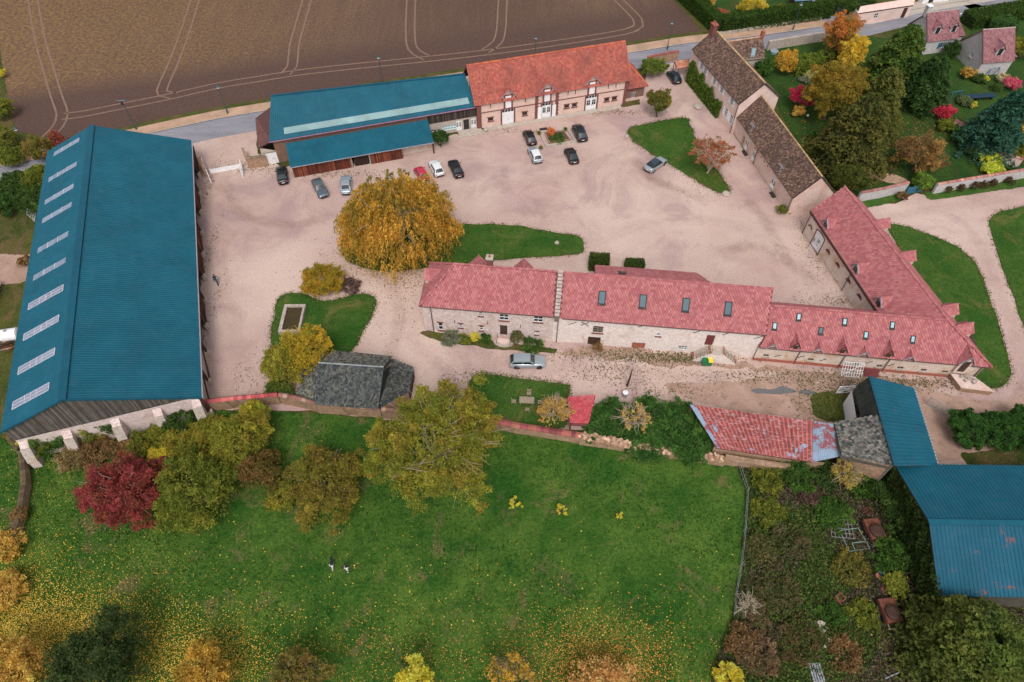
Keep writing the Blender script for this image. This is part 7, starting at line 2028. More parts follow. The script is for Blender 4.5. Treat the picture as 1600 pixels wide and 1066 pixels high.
# ================================================================== VEGETATION
def unit(n, zmin=-1.0):
    z = RNG.uniform(zmin, 1, n); a = RNG.uniform(0, 2 * math.pi, n); r = np.sqrt(1 - z * z)
    return np.column_stack([r * np.cos(a), r * np.sin(a), z])
def crown_pts(r3, n, ncl, cl=0.3, shell=0.5, zmin=-0.5, flat=0.8):
    r3 = np.array(r3, float)
    d = unit(ncl, zmin); f = RNG.uniform(shell, 1.0, ncl) ** 0.7
    ph = RNG.uniform(0, 6.28, 8)
    lump = lambda g: 1 + .17 * np.sin(g[:, 0] * 3.3 + ph[0]) * np.cos(g[:, 1] * 2.9 + ph[1]) + .13 * np.sin(g[:, 0] * 6.5 + g[:, 2] * 4 + ph[2]) * np.cos(g[:, 1] * 6.1 + ph[3]) + .07 * np.sin(g[:, 1] * 11 + g[:, 0] * 7 + ph[4])
    wob = lump(d) * RNG.uniform(.86, 1.1, ncl)
    rad = cl * r3.mean() * RNG.uniform(0.6, 1.3, ncl)
    cen = d * r3 * (f * wob)[:, None] * (1 - cl * 0.55)
    w = rad ** 2; k = RNG.choice(ncl, n, p=w / w.sum())
    sub = unit(ncl * 9) * (RNG.uniform(.45, 1.05, ncl * 9))[:, None]
    j = k * 9 + RNG.integers(0, 9, n)
    off = (sub[j] * .8 + unit(n) * (RNG.uniform(0, 1, n) ** 0.5)[:, None] * .42) * rad[k][:, None]
    off[:, 2] *= flat
    C = cen[k] + off
    if n > 2500:                                    # loose leaves between the clumps close the crown
        f = RNG.uniform(0, 1, n) < .13
        g = unit(n, zmin); q = g * r3 * (RNG.uniform(.45, .86, n) * lump(g))[:, None]
        C = np.where(f[:, None], q, C)
    return C, j, cen, rad
def col_by(pal, k, ncl, jit=0.22, weights=None):
    pal = np.array([lin(*p) for p in pal])
    idx = np.repeat(RNG.choice(len(pal), ncl, p=weights), 9)
    shade = RNG.uniform(.78, 1.2, ncl * 9)
    leafidx = RNG.integers(0, len(pal), len(k))
    c = (pal[idx][k] * 0.6 + pal[leafidx] * 0.4) * shade[k][:, None]
    return np.clip(c * 1.8 * RNG.uniform(1 - jit, 1 + jit, (len(k), 1)), 0, .85)
def limbs(mb, base, targets, r0, zfork, bend=0.15):
    base = Vector(base); fork = base + Vector((RNG.normal(0, .1), RNG.normal(0, .1), zfork))
    mb.tube([base, base.lerp(fork, .5), fork], [r0 * 1.25, r0, r0 * .85], 8)
    for t in targets:
        t = Vector(t); m1 = fork.lerp(t, .35) + Vector((RNG.normal(0, bend), RNG.normal(0, bend), abs(RNG.normal(0, bend)) + .1 * (t - fork).length)); m2 = fork.lerp(t, .72) + Vector((RNG.normal(0, bend), RNG.normal(0, bend), abs(RNG.normal(0, bend))))
        mb.tube([fork, m1, m2, t], [r0 * .5, r0 * .34, r0 * .2, r0 * .07], 5)
        for _ in range(3):
            s = m1.lerp(t, RNG.uniform(.2, .8)); q = s + Vector(tuple(RNG.normal(0, 1, 3))) * (t - fork).length * .22 + Vector((0, 0, .2))
            mb.tube([s, s.lerp(q, .5) + Vector((0, 0, .08)), q], [r0 * .16, r0 * .1, r0 * .04], 4)
def tree(name, label, px, py, w, zc, rz, pal, n, size=.24, ncl=40, cl=.32, shell=.45, zmin=-.5, cat='tree', group=None, trunk='trunk', ry=1.0, r0=None, twigs=0, jit=.22, flat=.8, nl=12, weights=None):
    p = P(px, py, zc); r = w / 2 / ppm(p)
    e = empty(name, (float(p[0]), float(p[1]), 0), RNG.uniform(0, 6.28) if ry == 1.0 else 0, label, cat, group)
    n = int(n * 1.7); size *= .78
    C, k, cen, rad = crown_pts((r, r * ry, rz), n, ncl, cl, shell, zmin, flat)
    C[:, 2] = np.maximum(C[:, 2] + zc, .06)
    tri_cloud('crown', C, RNG.uniform(.6, 1.3, n) * size, col_by(pal, k, ncl, jit, weights), 'leaf', e)
    mb = MB(); r0 = r0 or max(.06, r * .045)
    tg = [(c[0] * .95, c[1] * .95, max(c[2] * .95 + zc, .3)) for c in cen[:nl]]
    limbs(mb, (0, 0, 0), tg, r0, max(.25, (zc - rz) * .9 if zc - rz > .5 else zc * .35))
    if twigs:
        out = unit(twigs, 0.0)
        for d in out:
            f_ = RNG.uniform(.8, .98); q = Vector((d[0] * r * f_, d[1] * r * f_, d[2] * rz * f_ + zc)); s = Vector((d[0] * r * .55, d[1] * r * .55, d[2] * rz * .6 + zc))
            q2 = q + Vector(tuple(RNG.normal(0, .3, 3)))
            mb.tube([s, s.lerp(q2, .5) + Vector(tuple(RNG.normal(0, .15, 3))), q2], [.04, .028, .01], 4)
    mb.build('trunk', trunk, e)
    return e
def shrub(label, px, py, w, h, pal, n, size=.16, name='shrub', **kw):
    return tree(name, label, px, py, w, h * .5, h * .55, pal, n, size, kw.pop('ncl', 44), kw.pop('cl', .28), kw.pop('shell', .35), kw.pop('zmin', -.4), kw.pop('cat', 'shrub'), r0=.06, nl=6, **kw)

OLV = [(128, 128, 48), (110, 116, 42), (146, 136, 54), (98, 108, 42), (138, 118, 50)]
OLG = [(108, 114, 44), (90, 102, 38), (126, 124, 50), (80, 92, 36)]
DKG = [(56, 78, 36), (68, 92, 42), (48, 66, 32), (82, 104, 48)]
MDG = [(70, 100, 40), (54, 84, 34), (88, 116, 48), (46, 70, 30)]
GLD = [(184, 148, 72), (168, 132, 62), (198, 166, 90), (146, 122, 58), (176, 142, 76)]
YLW = [(206, 178, 60), (188, 160, 52), (214, 190, 88)]
REDS = [(136, 60, 62), (118, 52, 50), (150, 74, 76), (110, 68, 48), (130, 78, 56)]
BRN = [(126, 100, 64), (108, 84, 54), (146, 116, 78), (92, 76, 50)]

# --- the golden willow: hanging strands over a dome
def willow():
    zc = 6.0; p = P(622, 345, zc); r = 186 / 2 / ppm(p)
    e = empty('weeping_willow', (float(p[0]), float(p[1]), 0), 0, 'big golden weeping willow in the middle of the yard', 'tree')
    pal = np.array([lin(*q) for q in [(184, 146, 58), (168, 130, 50), (154, 126, 52), (128, 114, 50), (196, 158, 76), (108, 106, 50), (176, 136, 58)]])
    gr = np.array(lin(108, 116, 50))
    hub = unit(120, -.35); hub = hub * np.array([r * .86, r * .86, 6.4]) * RNG.uniform(.7, 1, (120, 1)) + [0, 0, zc]
    hub[0] = (0, 0, 12.4)
    Cs = []; cols = []; dirs = []; szs = []
    for h in hub:
        hc = pal[RNG.integers(0, len(pal))]
        for _ in range(24):
            a = RNG.uniform(0, 2 * math.pi); rr = math.sqrt(RNG.uniform(0, 1)) * r * .22
            out = np.array([h[0], h[1]]) + np.array([math.cos(a), math.sin(a)]) * rr
            d = np.hypot(*out)
            if d > r * 1.0: out *= r * 1.0 / d; d = r
            top = h[2] - (rr / (r * .22)) ** 2 * .9 + RNG.normal(0, .25)
            L = RNG.uniform(1.0, 3.4); L = max(.4, min(L, top - .3))
            m = 20; t = np.linspace(0, 1, m)
            od = out / (d + .01)
            x = out[0] + od[0] * np.sin(t * 1.2) * .8 + RNG.normal(0, .13, m); y = out[1] + od[1] * np.sin(t * 1.2) * .8 + RNG.normal(0, .13, m)
            z = top + .35 * np.sin(t * 2.4) - L * t ** 1.35
            Cs.append(np.column_stack([x, y, np.maximum(z, .15)]))
            g = np.clip((4.0 - z) / 6, 0, 1)[:, None] * RNG.uniform(.0, 1.0)
            c = (hc * .6 + pal[RNG.integers(0, len(pal))] * .4); cols.append((c * (1 - g) + gr * g) * RNG.uniform(1.15, 2.2, (m, 1)))
    C = np.concatenate(Cs); c = np.clip(np.concatenate(cols), 0, 1)
    n = len(C)
    a = RNG.normal(0, .45, (n, 3)); a[:, 2] -= 1.2; a /= np.linalg.norm(a, axis=1)[:, None]
    b_ = RNG.normal(0, 1, (n, 3)); b_ -= (a * b_).sum(1)[:, None] * a; b_ /= np.linalg.norm(b_, axis=1)[:, None]
    s = RNG.uniform(.16, .34, (n, 1))
    V = np.stack([C + a * s, C - a * s * .6 + b_ * s * .34, C - a * s * .6 - b_ * s * .34], 1)
    npmesh('crown', V.reshape(-1, 3), np.arange(3 * n).reshape(n, 3), 'leaf', e, np.repeat(c, 3, 0))
    mb = MB(); limbs(mb, (0, 0, 0), [tuple(h) for h in hub[:20]], .5, 2.2, .4); mb.build('trunk', 'trunk_pale', e)
willow()

# --- conifers: whorls of drooping boughs carrying flat sprays
def conifer(label, px, py, w, zc, h, pal, nb=120, per=110, droop=.5, name='conifer', size=.3, r_top=.12, tips=None, cone=1.0):
    p = P(px, py, zc); R = w / 2 / ppm(p)
    e = empty(name, (float(p[0]), float(p[1]), 0), 0, label, 'tree')
    pal = np.array([lin(*q) for q in pal]); mb = MB(); mb.tube([(0, 0, 0), (0, 0, h * .5), (0, 0, h * .9)], [R * .05, R * .03, .02], 7)
    Cs = []; cc = []
    for i in range(nb):
        t = ((i + .5) / nb) ** .85; z = h * (.08 + .93 * t); L = R * (r_top + (1 - r_top) * (1 - t) ** cone) * RNG.uniform(.75, 1.08); a = i * 2.4 + RNG.normal(0, .2)
        d = np.array([math.cos(a), math.sin(a)]); s = np.linspace(.08, 1, 9)
        bz = z + .25 * L * np.sin(s * 2.2) * .5 - droop * L * s ** 2
        pts = np.column_stack([d[0] * L * s, d[1] * L * s, np.maximum(bz, .2)])
        if i % 2 == 0 and t < .6: mb.tube([tuple(q) for q in pts[::2]], [.05, .04, .03, .025, .015], 4)
        m = max(12, int(per * (L / R) ** 1.2)); u = RNG.uniform(.1, 1, m) ** .7
        q = np.column_stack([np.interp(u, s, pts[:, 0]), np.interp(u, s, pts[:, 1]), np.interp(u, s, pts[:, 2])])
        sp = RNG.normal(0, 1, m) * L * .16 * (1.15 - u * .6)
        q[:, 0] += -d[1] * sp; q[:, 1] += d[0] * sp; q[:, 2] += RNG.normal(0, .1, m) - np.abs(sp) * .35
        Cs.append(q); base = pal[RNG.integers(0, len(pal))]
        c = base * RNG.uniform(1.2, 2.1, (m, 1))
        if tips is not None: c = c * (1 - (u[:, None] > .86) * .6) + np.array(lin(*tips)) * (u[:, None] > .86) * .6
        cc.append(c)
    C = np.concatenate(Cs); C[:, 2] = np.maximum(C[:, 2], .1)
    tri_cloud('crown', C, RNG.uniform(.6, 1.3, len(C)) * size, np.clip(np.concatenate(cc), 0, 1), 'leaf', e, .45)
    mb.build('trunk', 'trunk', e)
    return e

# --- clipped hedges
def hedge(name, label, pts, w, h, pal, dens_=160, size=.13, rnd=.0, cat='hedge', wob=.12):
    p = [P(*q) for q in pts]; e = empty(name, tuple(p[0]), 0, label, cat); o = p[0]
    core = MB(); Cs = []
    for a, c in zip(p[:-1], p[1:]):
        a = a - o; c = c - o; d = c - a; L = np.hypot(d[0], d[1]); d = d / L; n = np.array([-d[1], d[0], 0])
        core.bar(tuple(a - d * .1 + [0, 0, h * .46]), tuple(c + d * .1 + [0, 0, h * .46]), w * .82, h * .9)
        A = [(L * w, 'top'), (L * h, 'l'), (L * h, 'r'), (w * h, 's'), (w * h, 'e')]
        for ar, k in A:
            m = int(ar * dens_); u = RNG.uniform(-.1, L + .1, m); v = RNG.uniform(-.5, .5, m) * w; z = RNG.uniform(0, 1, m) * h
            if k == 'top': z = np.full(m, h)
            if k == 'l': v = np.full(m, .5 * w)
            if k == 'r': v = np.full(m, -.5 * w)
            if k == 's': u = np.full(m, -.05)
            if k == 'e': u = np.full(m, L + .05)
            q = a + np.outer(u, d) + np.outer(v, n); q[:, 2] = z
            q += RNG.normal(0, .06, (m, 3)); q[:, :2] *= 1.0
            q[:, 2] += wob * vnoise(q[:, :2] + o[:2], .8, 3)
            Cs.append(q)
    C = np.concatenate(Cs); C[:, 2] = np.maximum(C[:, 2], .05)
    core.build('branches', 'hedge_core', e); tri_cloud('foliage', C, RNG.uniform(.6, 1.3, len(C)) * size, pick(pal, len(C), .25), 'leaf', e)
    return e

# ---------------- meadow side
tree('walnut_tree', 'large olive coloured tree with pale twigs leaning over the meadow wall', 680, 692, 222, 6.0, 4.6, OLV, 60000, .165, 230, .15, .45, -.35, trunk='trunk_pale', twigs=70, r0=.3, jit=.28, nl=18)
tree('bushy_tree', 'low brownish olive tree between the big tree and the green bush', 507, 757, 142, 2.8, 2.7, [(118, 112, 46), (104, 104, 42), (132, 118, 50), (110, 96, 46)], 24000, .17, 110, .2, .35, -.45, twigs=30)
tree('red_bush', 'large crimson shrub standing in the meadow', 193, 768, 140, 2.9, 3.3, REDS, 28000, .16, 130, .19, .35, -.45, cat='shrub', twigs=30, trunk='wood_pale', weights=[.25, .25, .2, .18, .12])
shrub('bright yellow bush behind the crimson shrub', 250, 714, 36, 2.4, YLW, 3500, .15)
tree('bushy_tree', 'dense olive green tree beside the crimson shrub', 306, 768, 150, 3.0, 3.2, OLG, 26000, .165, 120, .2, .35, -.45)
tree('bushy_tree', 'yellowish olive tree behind the dense green one', 375, 688, 114, 2.8, 2.8, OLV, 15000, .165, 80, .22, .35, -.45)
tree('bushy_tree', 'brownish tree between the olive trees of the meadow', 405, 735, 80, 2.4, 2.4, [(100, 88, 42), (84, 80, 38), (116, 88, 52)], 9000, .17, 26, .32, .35, -.45)
shrub('young yellow green tree growing over the red coping', 396, 648, 52, 4.0, [(150, 146, 50), (120, 128, 44), (172, 150, 60)], 4500, .17, cat='tree', name='small_tree')
shrub('dark green fern like shrub at the barn corner', 283, 655, 64, 2.6, DKG, 6000, .18)
shrub('olive yellow shrub at the foot of the red coped wall', 330, 678, 84, 2.4, OLV, 7000, .17)
for px, py, w, pal, lab in ((226, 696, 70, OLG, 'olive shrub against the whitewashed buttress'), (172, 664, 44, DKG, 'dark creeper between the two buttresses'), (84, 682, 70, MDG, 'green creeper over the low barn wall'), (128, 672, 60, OLG, 'olive creeper climbing the barn wall'), (66, 690, 50, OLG, 'olive creeper beside the corner buttress'), (50, 700, 42, DKG, 'dark ivy clump at the barn corner wall'), (150, 706, 70, BRN, 'brown scrub at the foot of the barn wall'), (112, 715, 60, [(150, 132, 96), (110, 104, 60), (128, 108, 70)], 'pale dried stalks below the barn wall')):
    shrub(lab, px, py, w, 3.6 if 'creeper' in lab else 2.0, pal, int(w * 65), .16)
for px, py, w, h, pal, lab in ((255, 690, 70, 2.2, OLV, 'yellow olive shrub behind the bright yellow bush'), (345, 725, 80, 2.6, OLG, 'olive shrub between the dense green tree and the wall'), (440, 775, 60, 2.0, OLV, 'yellowish low shrub beside the brownish olive tree'), (300, 700, 70, 2.4, OLV, 'golden olive shrub behind the dense green tree'), (200, 705, 60, 1.8, BRN, 'brown shrub above the crimson shrub')):
    shrub(lab, px, py, w, h, pal, int(w * 70), .16)
shrub('yellow flowering creeper on the barn corner', 35, 690, 28, 1.8, YLW, 1400, .13)
for px, py, w, h, pal, lab in ((30, 805, 34, 1.8, BRN, 'brown ivy at the bend of the narrow wall'), (12, 850, 62, 2.2, GLD, 'golden hedge plant beside the narrow wall'), (8, 920, 70, 2.4, GLD, 'golden hedge plant near the leaf strewn corner')):
    shrub(lab, px, py, w, h, pal, int(w * 75), .16)
# bottom edge crowns
tree('dark_tree', 'dark green tree top at the edge of the meadow', 150, 1040, 170, 4.5, 3.6, [(58, 74, 40), (72, 86, 46), (50, 64, 34)], 17000, .17, 100, .22, .3)
tree('golden_tree', 'golden orange tree top at the meadow corner', 12, 1050, 130, 3.4, 2.6, GLD, 15000, .17, 80, .24, .2)
tree('golden_tree', 'golden tree top beside the dark green one', 318, 1064, 120, 3.6, 2.6, [(180, 146, 66), (164, 130, 58), (140, 120, 54)], 11000, .17, 70, .24, .2)
tree('olive_tree', 'brownish green tree top next to the golden one', 462, 1064, 110, 3.2, 2.4, [(116, 108, 54), (102, 100, 48), (134, 108, 60)], 8000, .16, 90, .18, .25, twigs=40)
tree('yellow_tree', 'small bright yellow tree top at the edge of the meadow', 648, 1072, 76, 3.2, 2.0, YLW, 5000, .17, 24, .32, .3)
tree('sparse_tree', 'nearly bare tree top with yellow tips at the edge of the meadow', 800, 1066, 100, 3.4, 2.4, [(190, 150, 60), (160, 130, 60)], 1800, .16, 40, .2, .3, twigs=70)
tree('golden_tree', 'orange golden tree top above the fallen orange leaves', 945, 1084, 130, 3.0, 2.0, [(190, 150, 92), (176, 134, 80), (200, 166, 110)], 9000, .18, 36, .3, .3)
shrub('yellow bush at the corner of the overgrown plot', 1140, 1060, 56, 2.5, YLW, 3000, .16)
for px, py, w, n, lab in ((805, 787, 26, 500, 'fullest of the three small yellow saplings on the meadow'), (878, 797, 21, 320, 'middle sized yellow sapling on the meadow'), (967, 806, 15, 120, 'smallest nearly bare yellow sapling on the meadow')):
    shrub(lab, px, py, w, 1.4, YLW, n, .13, name='sapling', cat='tree', ncl=14)

# ---------------- yard
shrub('rounded golden green bush on the gravel island', 503, 438, 72, 3.4, [(160, 132, 46), (142, 126, 44), (118, 116, 44), (156, 122, 44)], 17000, .15, ncl=80, shell=.5, cl=.26)
shrub('dark purple brown plant beside the golden green bush', 546, 446, 44, 1.0, [(96, 74, 70), (80, 66, 60), (120, 96, 84)], 2200, .15)
tree('small_tree', 'olive and gold tree beside the stone trough', 474, 548, 92, 3.8, 3.0, [(160, 138, 46), (142, 130, 44), (122, 118, 42), (176, 146, 52)], 19000, .16, 70, .25, .35)
tree('small_tree', 'olive tree leaning toward the big barn by the trough', 440, 568, 80, 3.4, 2.8, OLV, 14000, .16, 60, .25, .35)
shrub('green bush at the foot of the trough trees', 436, 606, 52, 2.0, [(92, 108, 44), (76, 92, 38)], 5000, .16)
tree('bare_shrub', 'pale nearly bare shrub beside the pink tiled store', 866, 640, 58, 2.6, 2.2, [(184, 152, 92), (164, 136, 78), (150, 128, 70)], 3200, .15, 34, .24, .3, cat='shrub', trunk='trunk_pale', twigs=80)
EVG = [(56, 90, 40), (70, 106, 46), (46, 76, 34), (84, 114, 54)]
for px, py, w, h, lab in ((958, 652, 84, 1.9, 'evergreen shrub beside the pink tiled store'), (1010, 652, 96, 1.9, 'evergreen shrub behind the bare pale branches'), (1062, 664, 92, 1.9, 'wide evergreen shrub beside the tin roof'), (932, 672, 56, 1.6, 'low evergreen shrub behind the crumbling wall'), (1080, 690, 84, 2.0, 'split topped evergreen shrub at the tin roof corner'), (1010, 686, 90, 1.6, 'low evergreen cover along the crumbling wall')):
    shrub(lab, px, py, w, h, EVG, int(w * 150), .16, ncl=70, shell=.55, cl=.26)
tree('bare_shrub', 'bare pale shrub rising from the evergreens', 988, 652, 60, 3.0, 1.8, [(196, 160, 100), (170, 140, 84)], 900, .14, 30, .2, .4, cat='shrub', trunk='trunk_pale', twigs=70)
hedge('box_hedge', 'tall clipped hedge block behind the long barn', [(921, 417), (949, 419)], 1.7, 2.2, [(84, 104, 42), (70, 90, 36), (104, 116, 50)])
hedge('box_hedge', 'lower ragged hedge block behind the long barn', [(977, 419), (1004, 421)], 1.6, 1.5, [(92, 110, 44), (74, 96, 38)], wob=.25)
shrub('clipped round bush beside the hall steps', 689, 216, 27, 2.6, [(52, 76, 34), (64, 90, 40)], 5000, .13, ncl=40, shell=.7, cl=.3)
tree('lime_tree', 'round headed green tree on the gravel near the lawn wedge', 1031, 157, 42, 3.4, 2.2, [(96, 100, 44), (78, 88, 38), (120, 112, 50), (110, 90, 44)], 9000, .17, 30, .36, .4, r0=.16)
shrub('broad green bush at the roadside wall', 1021, 105, 42, 3.8, [(96, 112, 48), (78, 98, 40), (112, 120, 54)], 7500, .18)
tree('russet_tree', 'open russet cherry tree on the lawn wedge', 1113, 243, 76, 3.6, 3.0, [(150, 92, 66), (162, 104, 80), (130, 86, 50), (116, 92, 48), (168, 112, 90)], 5200, .15, 110, .13, .3, -.1, trunk='trunk_pale', twigs=120)
shrub('small bush at the cottage corner', 1222, 328, 24, 1.0, OLG, 900, .13)
shrub('orange acer in the flower bed', 861, 206, 16, 1.5, [(226, 120, 70), (214, 104, 60), (236, 140, 90)], 1300, .13)
shrub('low green planting in the flower bed', 872, 216, 30, .7, MDG, 1800, .12)
for px, py, lab in ((842, 208, 'potted shrub at the rear corner of the flower bed'), (845, 231, 'potted shrub at the front corner of the flower bed'), (884, 202, 'small shrub behind the flower bed near the off-roader')):
    shrub(lab, px, py, 8, .8, OLG, 350, .11)
for px, py, w, h, pal, lab in ((705, 528, 40, .8, [(110, 116, 92), (92, 104, 76), (126, 128, 104)], 'grey green lavender along the farmhouse wall'), (742, 527, 20, 1.2, YLW, 'yellow shrub against the farmhouse wall'), (759, 529, 22, 1.1, MDG, 'green shrub beside the yellow one at the farmhouse wall'), (808, 526, 24, 2.0, [(96, 104, 60), (116, 92, 66), (78, 92, 48)], 'climbing rose beside the farmhouse door'), (830, 540, 44, .7, MDG, 'low green border right of the farmhouse door'), (725, 530, 26, .7, OLG, 'low olive border under the farmhouse windows'), (934, 542, 22, 1.1, BRN, 'dry brown bush before the barn door')):
    shrub(lab, px, py, w, h, pal, int(w * 60), .12)
for px, w, lab in ((1516, 74, 'first rounded laurel of the evergreen hedge, next to the lattice gate'), (1560, 66, 'middle rounded laurel of the evergreen hedge'), (1604, 74, 'last rounded laurel of the evergreen hedge')):
    shrub(lab, px, 670, w, 3.4, [(52, 84, 36), (64, 98, 42), (42, 70, 32)], 16000, .17, ncl=80, shell=.7, cl=.26, name='laurel')
# creeper on the pale house
uv = []
eF = empty('creeper', (float(F0[0]), float(F0[1]), 0), angF, 'green climbing plant covering the lower wall of the pale house', 'climber')
m = 9000; u = RNG.uniform(-.6, 12.6, m); z = RNG.uniform(.1, 4.6, m)
top = 4.3 - .12 * u + .5 * np.sin(u * 1.7) + .3 * np.sin(u * 3.1); k = z < np.minimum(top, 5)
u, z = u[k], z[k]
C = np.column_stack([u, .12 - RNG.uniform(0, .6, len(u)) * (1 - z / 7), z]); tri_cloud('foliage', C, RNG.uniform(.6, 1.3, len(u)) * .18, pick([(110, 136, 54), (90, 120, 46), (130, 148, 64), (74, 100, 40)], len(u), .25), 'leaf', eF)
mb = MB()
for k in range(7): mb.tube([(1 + k * 1.7, .15, 0), (1.2 + k * 1.7, .18, 1.5), (.9 + k * 1.7, .18, 3.2)], [.06, .04, .02], 5)
mb.build('stem', 'trunk', eF)
lb = lawn([(1103, 112), (1116, 128), (1140, 170), (1152, 196), (1145, 206), (1128, 182), (1100, 140), (1090, 115)], .02, 'soil', 'narrow soil bed along the pale house', .1, name='flower_bed')

# ---------------- walled garden and neighbours
conifer('dark broad conifer in front of the neighbouring cottage', 1408, 88, 112, 7, 12.5, [(74, 98, 42), (60, 84, 38), (92, 108, 48)], 220, 190, .35, cone=.55, size=.34)
conifer('dense dark cypress beside the broad conifer', 1453, 128, 92, 5, 10, [(54, 80, 38), (46, 70, 34), (68, 92, 46)], 190, 170, .3, cone=.6, size=.32)
conifer('large drooping cedar with pale curved boughs', 1338, 212, 150, 5, 12.5, [(72, 78, 36), (58, 68, 32), (84, 88, 42), (66, 64, 34)], 230, 170, .6, tips=(140, 132, 66), cone=.6, size=.32)
conifer('second olive toned cedar behind the drooping one', 1375, 158, 112, 6, 12, [(86, 92, 42), (70, 82, 36), (100, 100, 50)], 170, 120, .5, tips=(130, 128, 64), cone=.6, size=.32)
conifer('blue green spruce beside the boundary wall', 1562, 196, 122, 5, 11, [(44, 82, 66), (36, 70, 56), (56, 94, 74)], 190, 140, .35, tips=(80, 122, 98), cone=.75, size=.3)
tree('golden_tree', 'golden olive tree beside the crimson maple', 1306, 140, 92, 6, 5.6, [(138, 116, 46), (124, 108, 42), (112, 104, 42), (150, 120, 50)], 24000, .19, 110, .2, .4)
tree('yellow_tree', 'bright yellow tree behind the golden olive one', 1334, 86, 44, 6, 3.6, [(190, 154, 52), (172, 140, 46), (200, 168, 70)], 9000, .19, 50, .26, .35)
tree('orange_tree', 'orange and green roadside tree', 1316, 55, 58, 5.5, 4.6, [(176, 110, 58), (150, 112, 50), (116, 108, 46), (104, 100, 44), (190, 118, 64)], 15000, .2, 70, .24, .35)
tree('maple_tree', 'crimson pink maple in the walled garden', 1254, 150, 46, 2.6, 1.6, [(168, 44, 74), (148, 38, 60), (180, 66, 90)], 7000, .16, 34, .26, .35, trunk='wood_dark', twigs=20)
tree('brown_tree', 'brown leaved spreading tree on the garden lawn', 1440, 240, 88, 3.2, 2.8, [(132, 104, 58), (114, 90, 50), (150, 120, 72), (108, 84, 56)], 10000, .19, 50, .24, .35, twigs=60)
for px, py, w, h, pal, lab in (
    (1248, 174, 24, 1.8, GLD, 'small orange shrub below the crimson maple'), (1228, 98, 40, 4.5, [(196, 152, 60), (150, 128, 54), (176, 136, 54)], 'golden apple tree behind the pale house'),
    (1195, 104, 40, 3.0, MDG, 'green shrub behind the pale house'), (1272, 118, 26, 2.2, [(206, 196, 130), (180, 172, 110)], 'pale cream leaved shrub at the lime hedge'),
    (1322, 277, 66, 4.0, [(70, 78, 34), (86, 90, 38), (56, 66, 30)], 'dark olive tree beside the dormered wing'), (1282, 228, 30, 2.0, DKG, 'dark rounded shrub behind the cottage'),
    (1442, 284, 36, 2.8, [(110, 132, 56), (92, 116, 48)], 'light green shrub over the blue gate'), (1545, 246, 36, 2.2, [(206, 200, 70), (180, 184, 60)], 'lime yellow shrub in the garden corner'), (1552, 264, 38, 1.6, [(190, 190, 74), (150, 164, 60)], 'low lime shrub along the garden wall'),
    (1503, 212, 34, 2.4, [(84, 118, 48), (70, 104, 42)], 'bright green shrub at the boundary wall'), (1521, 234, 28, 1.8, [(96, 112, 48), (120, 124, 54)], 'olive shrub at the boundary wall'), (1482, 196, 34, 1.6, OLG, 'low shrub below the crimson pink bush'),
    (1474, 176, 32, 2.6, [(190, 64, 84), (170, 54, 70)], 'crimson pink bush under the dark cypress'), (1596, 198, 50, 4.0, GLD, 'orange tree beside the blue green spruce'), (1590, 228, 70, 3.0, OLV, 'olive shrub below the blue green spruce'),
    (1578, 266, 18, 1.4, DKG, 'small dark shrub at the end of the garden wall'), (1410, 306, 18, 1.4, BRN, 'brown bush beside the blue gate'),
    (1488, 78, 30, 3.4, [(52, 74, 36), (64, 86, 42)], 'dark round bush between the two neighbouring houses'), (1512, 114, 26, 2.2, GLD, 'golden bush before the neighbouring house'), (1530, 122, 28, 1.5, DKG, 'dark low bush before the neighbouring house'), (1581, 131, 30, 2.0, [(206, 56, 110), (188, 110, 110)], 'bright pink bush in the neighbouring garden'), (1566, 122, 22, 1.8, [(200, 180, 150), (150, 140, 100)], 'cream flowered bush in the neighbouring garden'), (1558, 136, 24, 1.4, DKG, 'dark bush under the cream flowered one'), (1539, 124, 14, 1.4, YLW, 'small yellow ball bush in the neighbouring garden'),
    (1508, 158, 30, 1.4, [(120, 120, 90), (90, 104, 60)], 'grey green rockery plants by the covered table'), (1521, 164, 12, 1.2, YLW, 'yellow ball bush by the covered table'), (1598, 75, 40, 4.5, OLV, 'olive tree beside the neighbouring house'), (1570, 38, 50, 3.4, [(56, 84, 44), (70, 98, 50)], 'green shrub behind the neighbouring house'),
    (1300, 205, 22, 1.0, [(150, 110, 60), (110, 100, 50)], 'low rusty border plants on the garden lawn'), (1270, 210, 20, .8, MDG, 'low green border plants on the garden lawn'), (1262, 124, 30, .9, [(124, 128, 110), (104, 110, 90)], 'grey leaved border below the golden apple tree'),
    (1178, 12, 48, 4.0, [(170, 156, 60), (150, 140, 52), (190, 166, 70)], 'pale yellow weeping tree inside the clipped hedge'), (1104, 4, 30, 3.0, GLD, 'golden tree inside the clipped hedge'), (1130, 22, 26, 1.6, [(170, 90, 80), (140, 100, 60)], 'reddish border inside the clipped hedge'), (1220, 14, 26, 1.8, OLG, 'olive bush beside the garden shed'), (1325, 10, 40, 3.6, DKG, 'dark tree beyond the side road'), (1352, 2, 40, 3.6, DKG, 'dark tree behind the pale outbuilding')):
    shrub(lab, px, py, w, h, pal, max(400, int(w * w * 4.2)), .19, ncl=26)
for k, px in enumerate((1482, 1502, 1522, 1537, 1552, 1578)):
    shrub('dark russet clipped ball in the row along the garden wall', px, 296 - (px - 1482) * .14, 17 if k % 2 else 14, 1.3, [(96, 72, 50), (80, 76, 44), (70, 60, 42)], 900, .12, group='row of clipped balls', name='clipped_ball')
LIM = [(128, 146, 56), (110, 130, 48), (146, 156, 66)]
hedge('lime_hedge', 'loose lime green hedge across the walled garden', [(1236, 116), (1262, 108), (1312, 96)], 2.6, 2.6, LIM, 60, .2, wob=.4)
HG = [(72, 100, 40), (60, 86, 34), (86, 112, 46)]
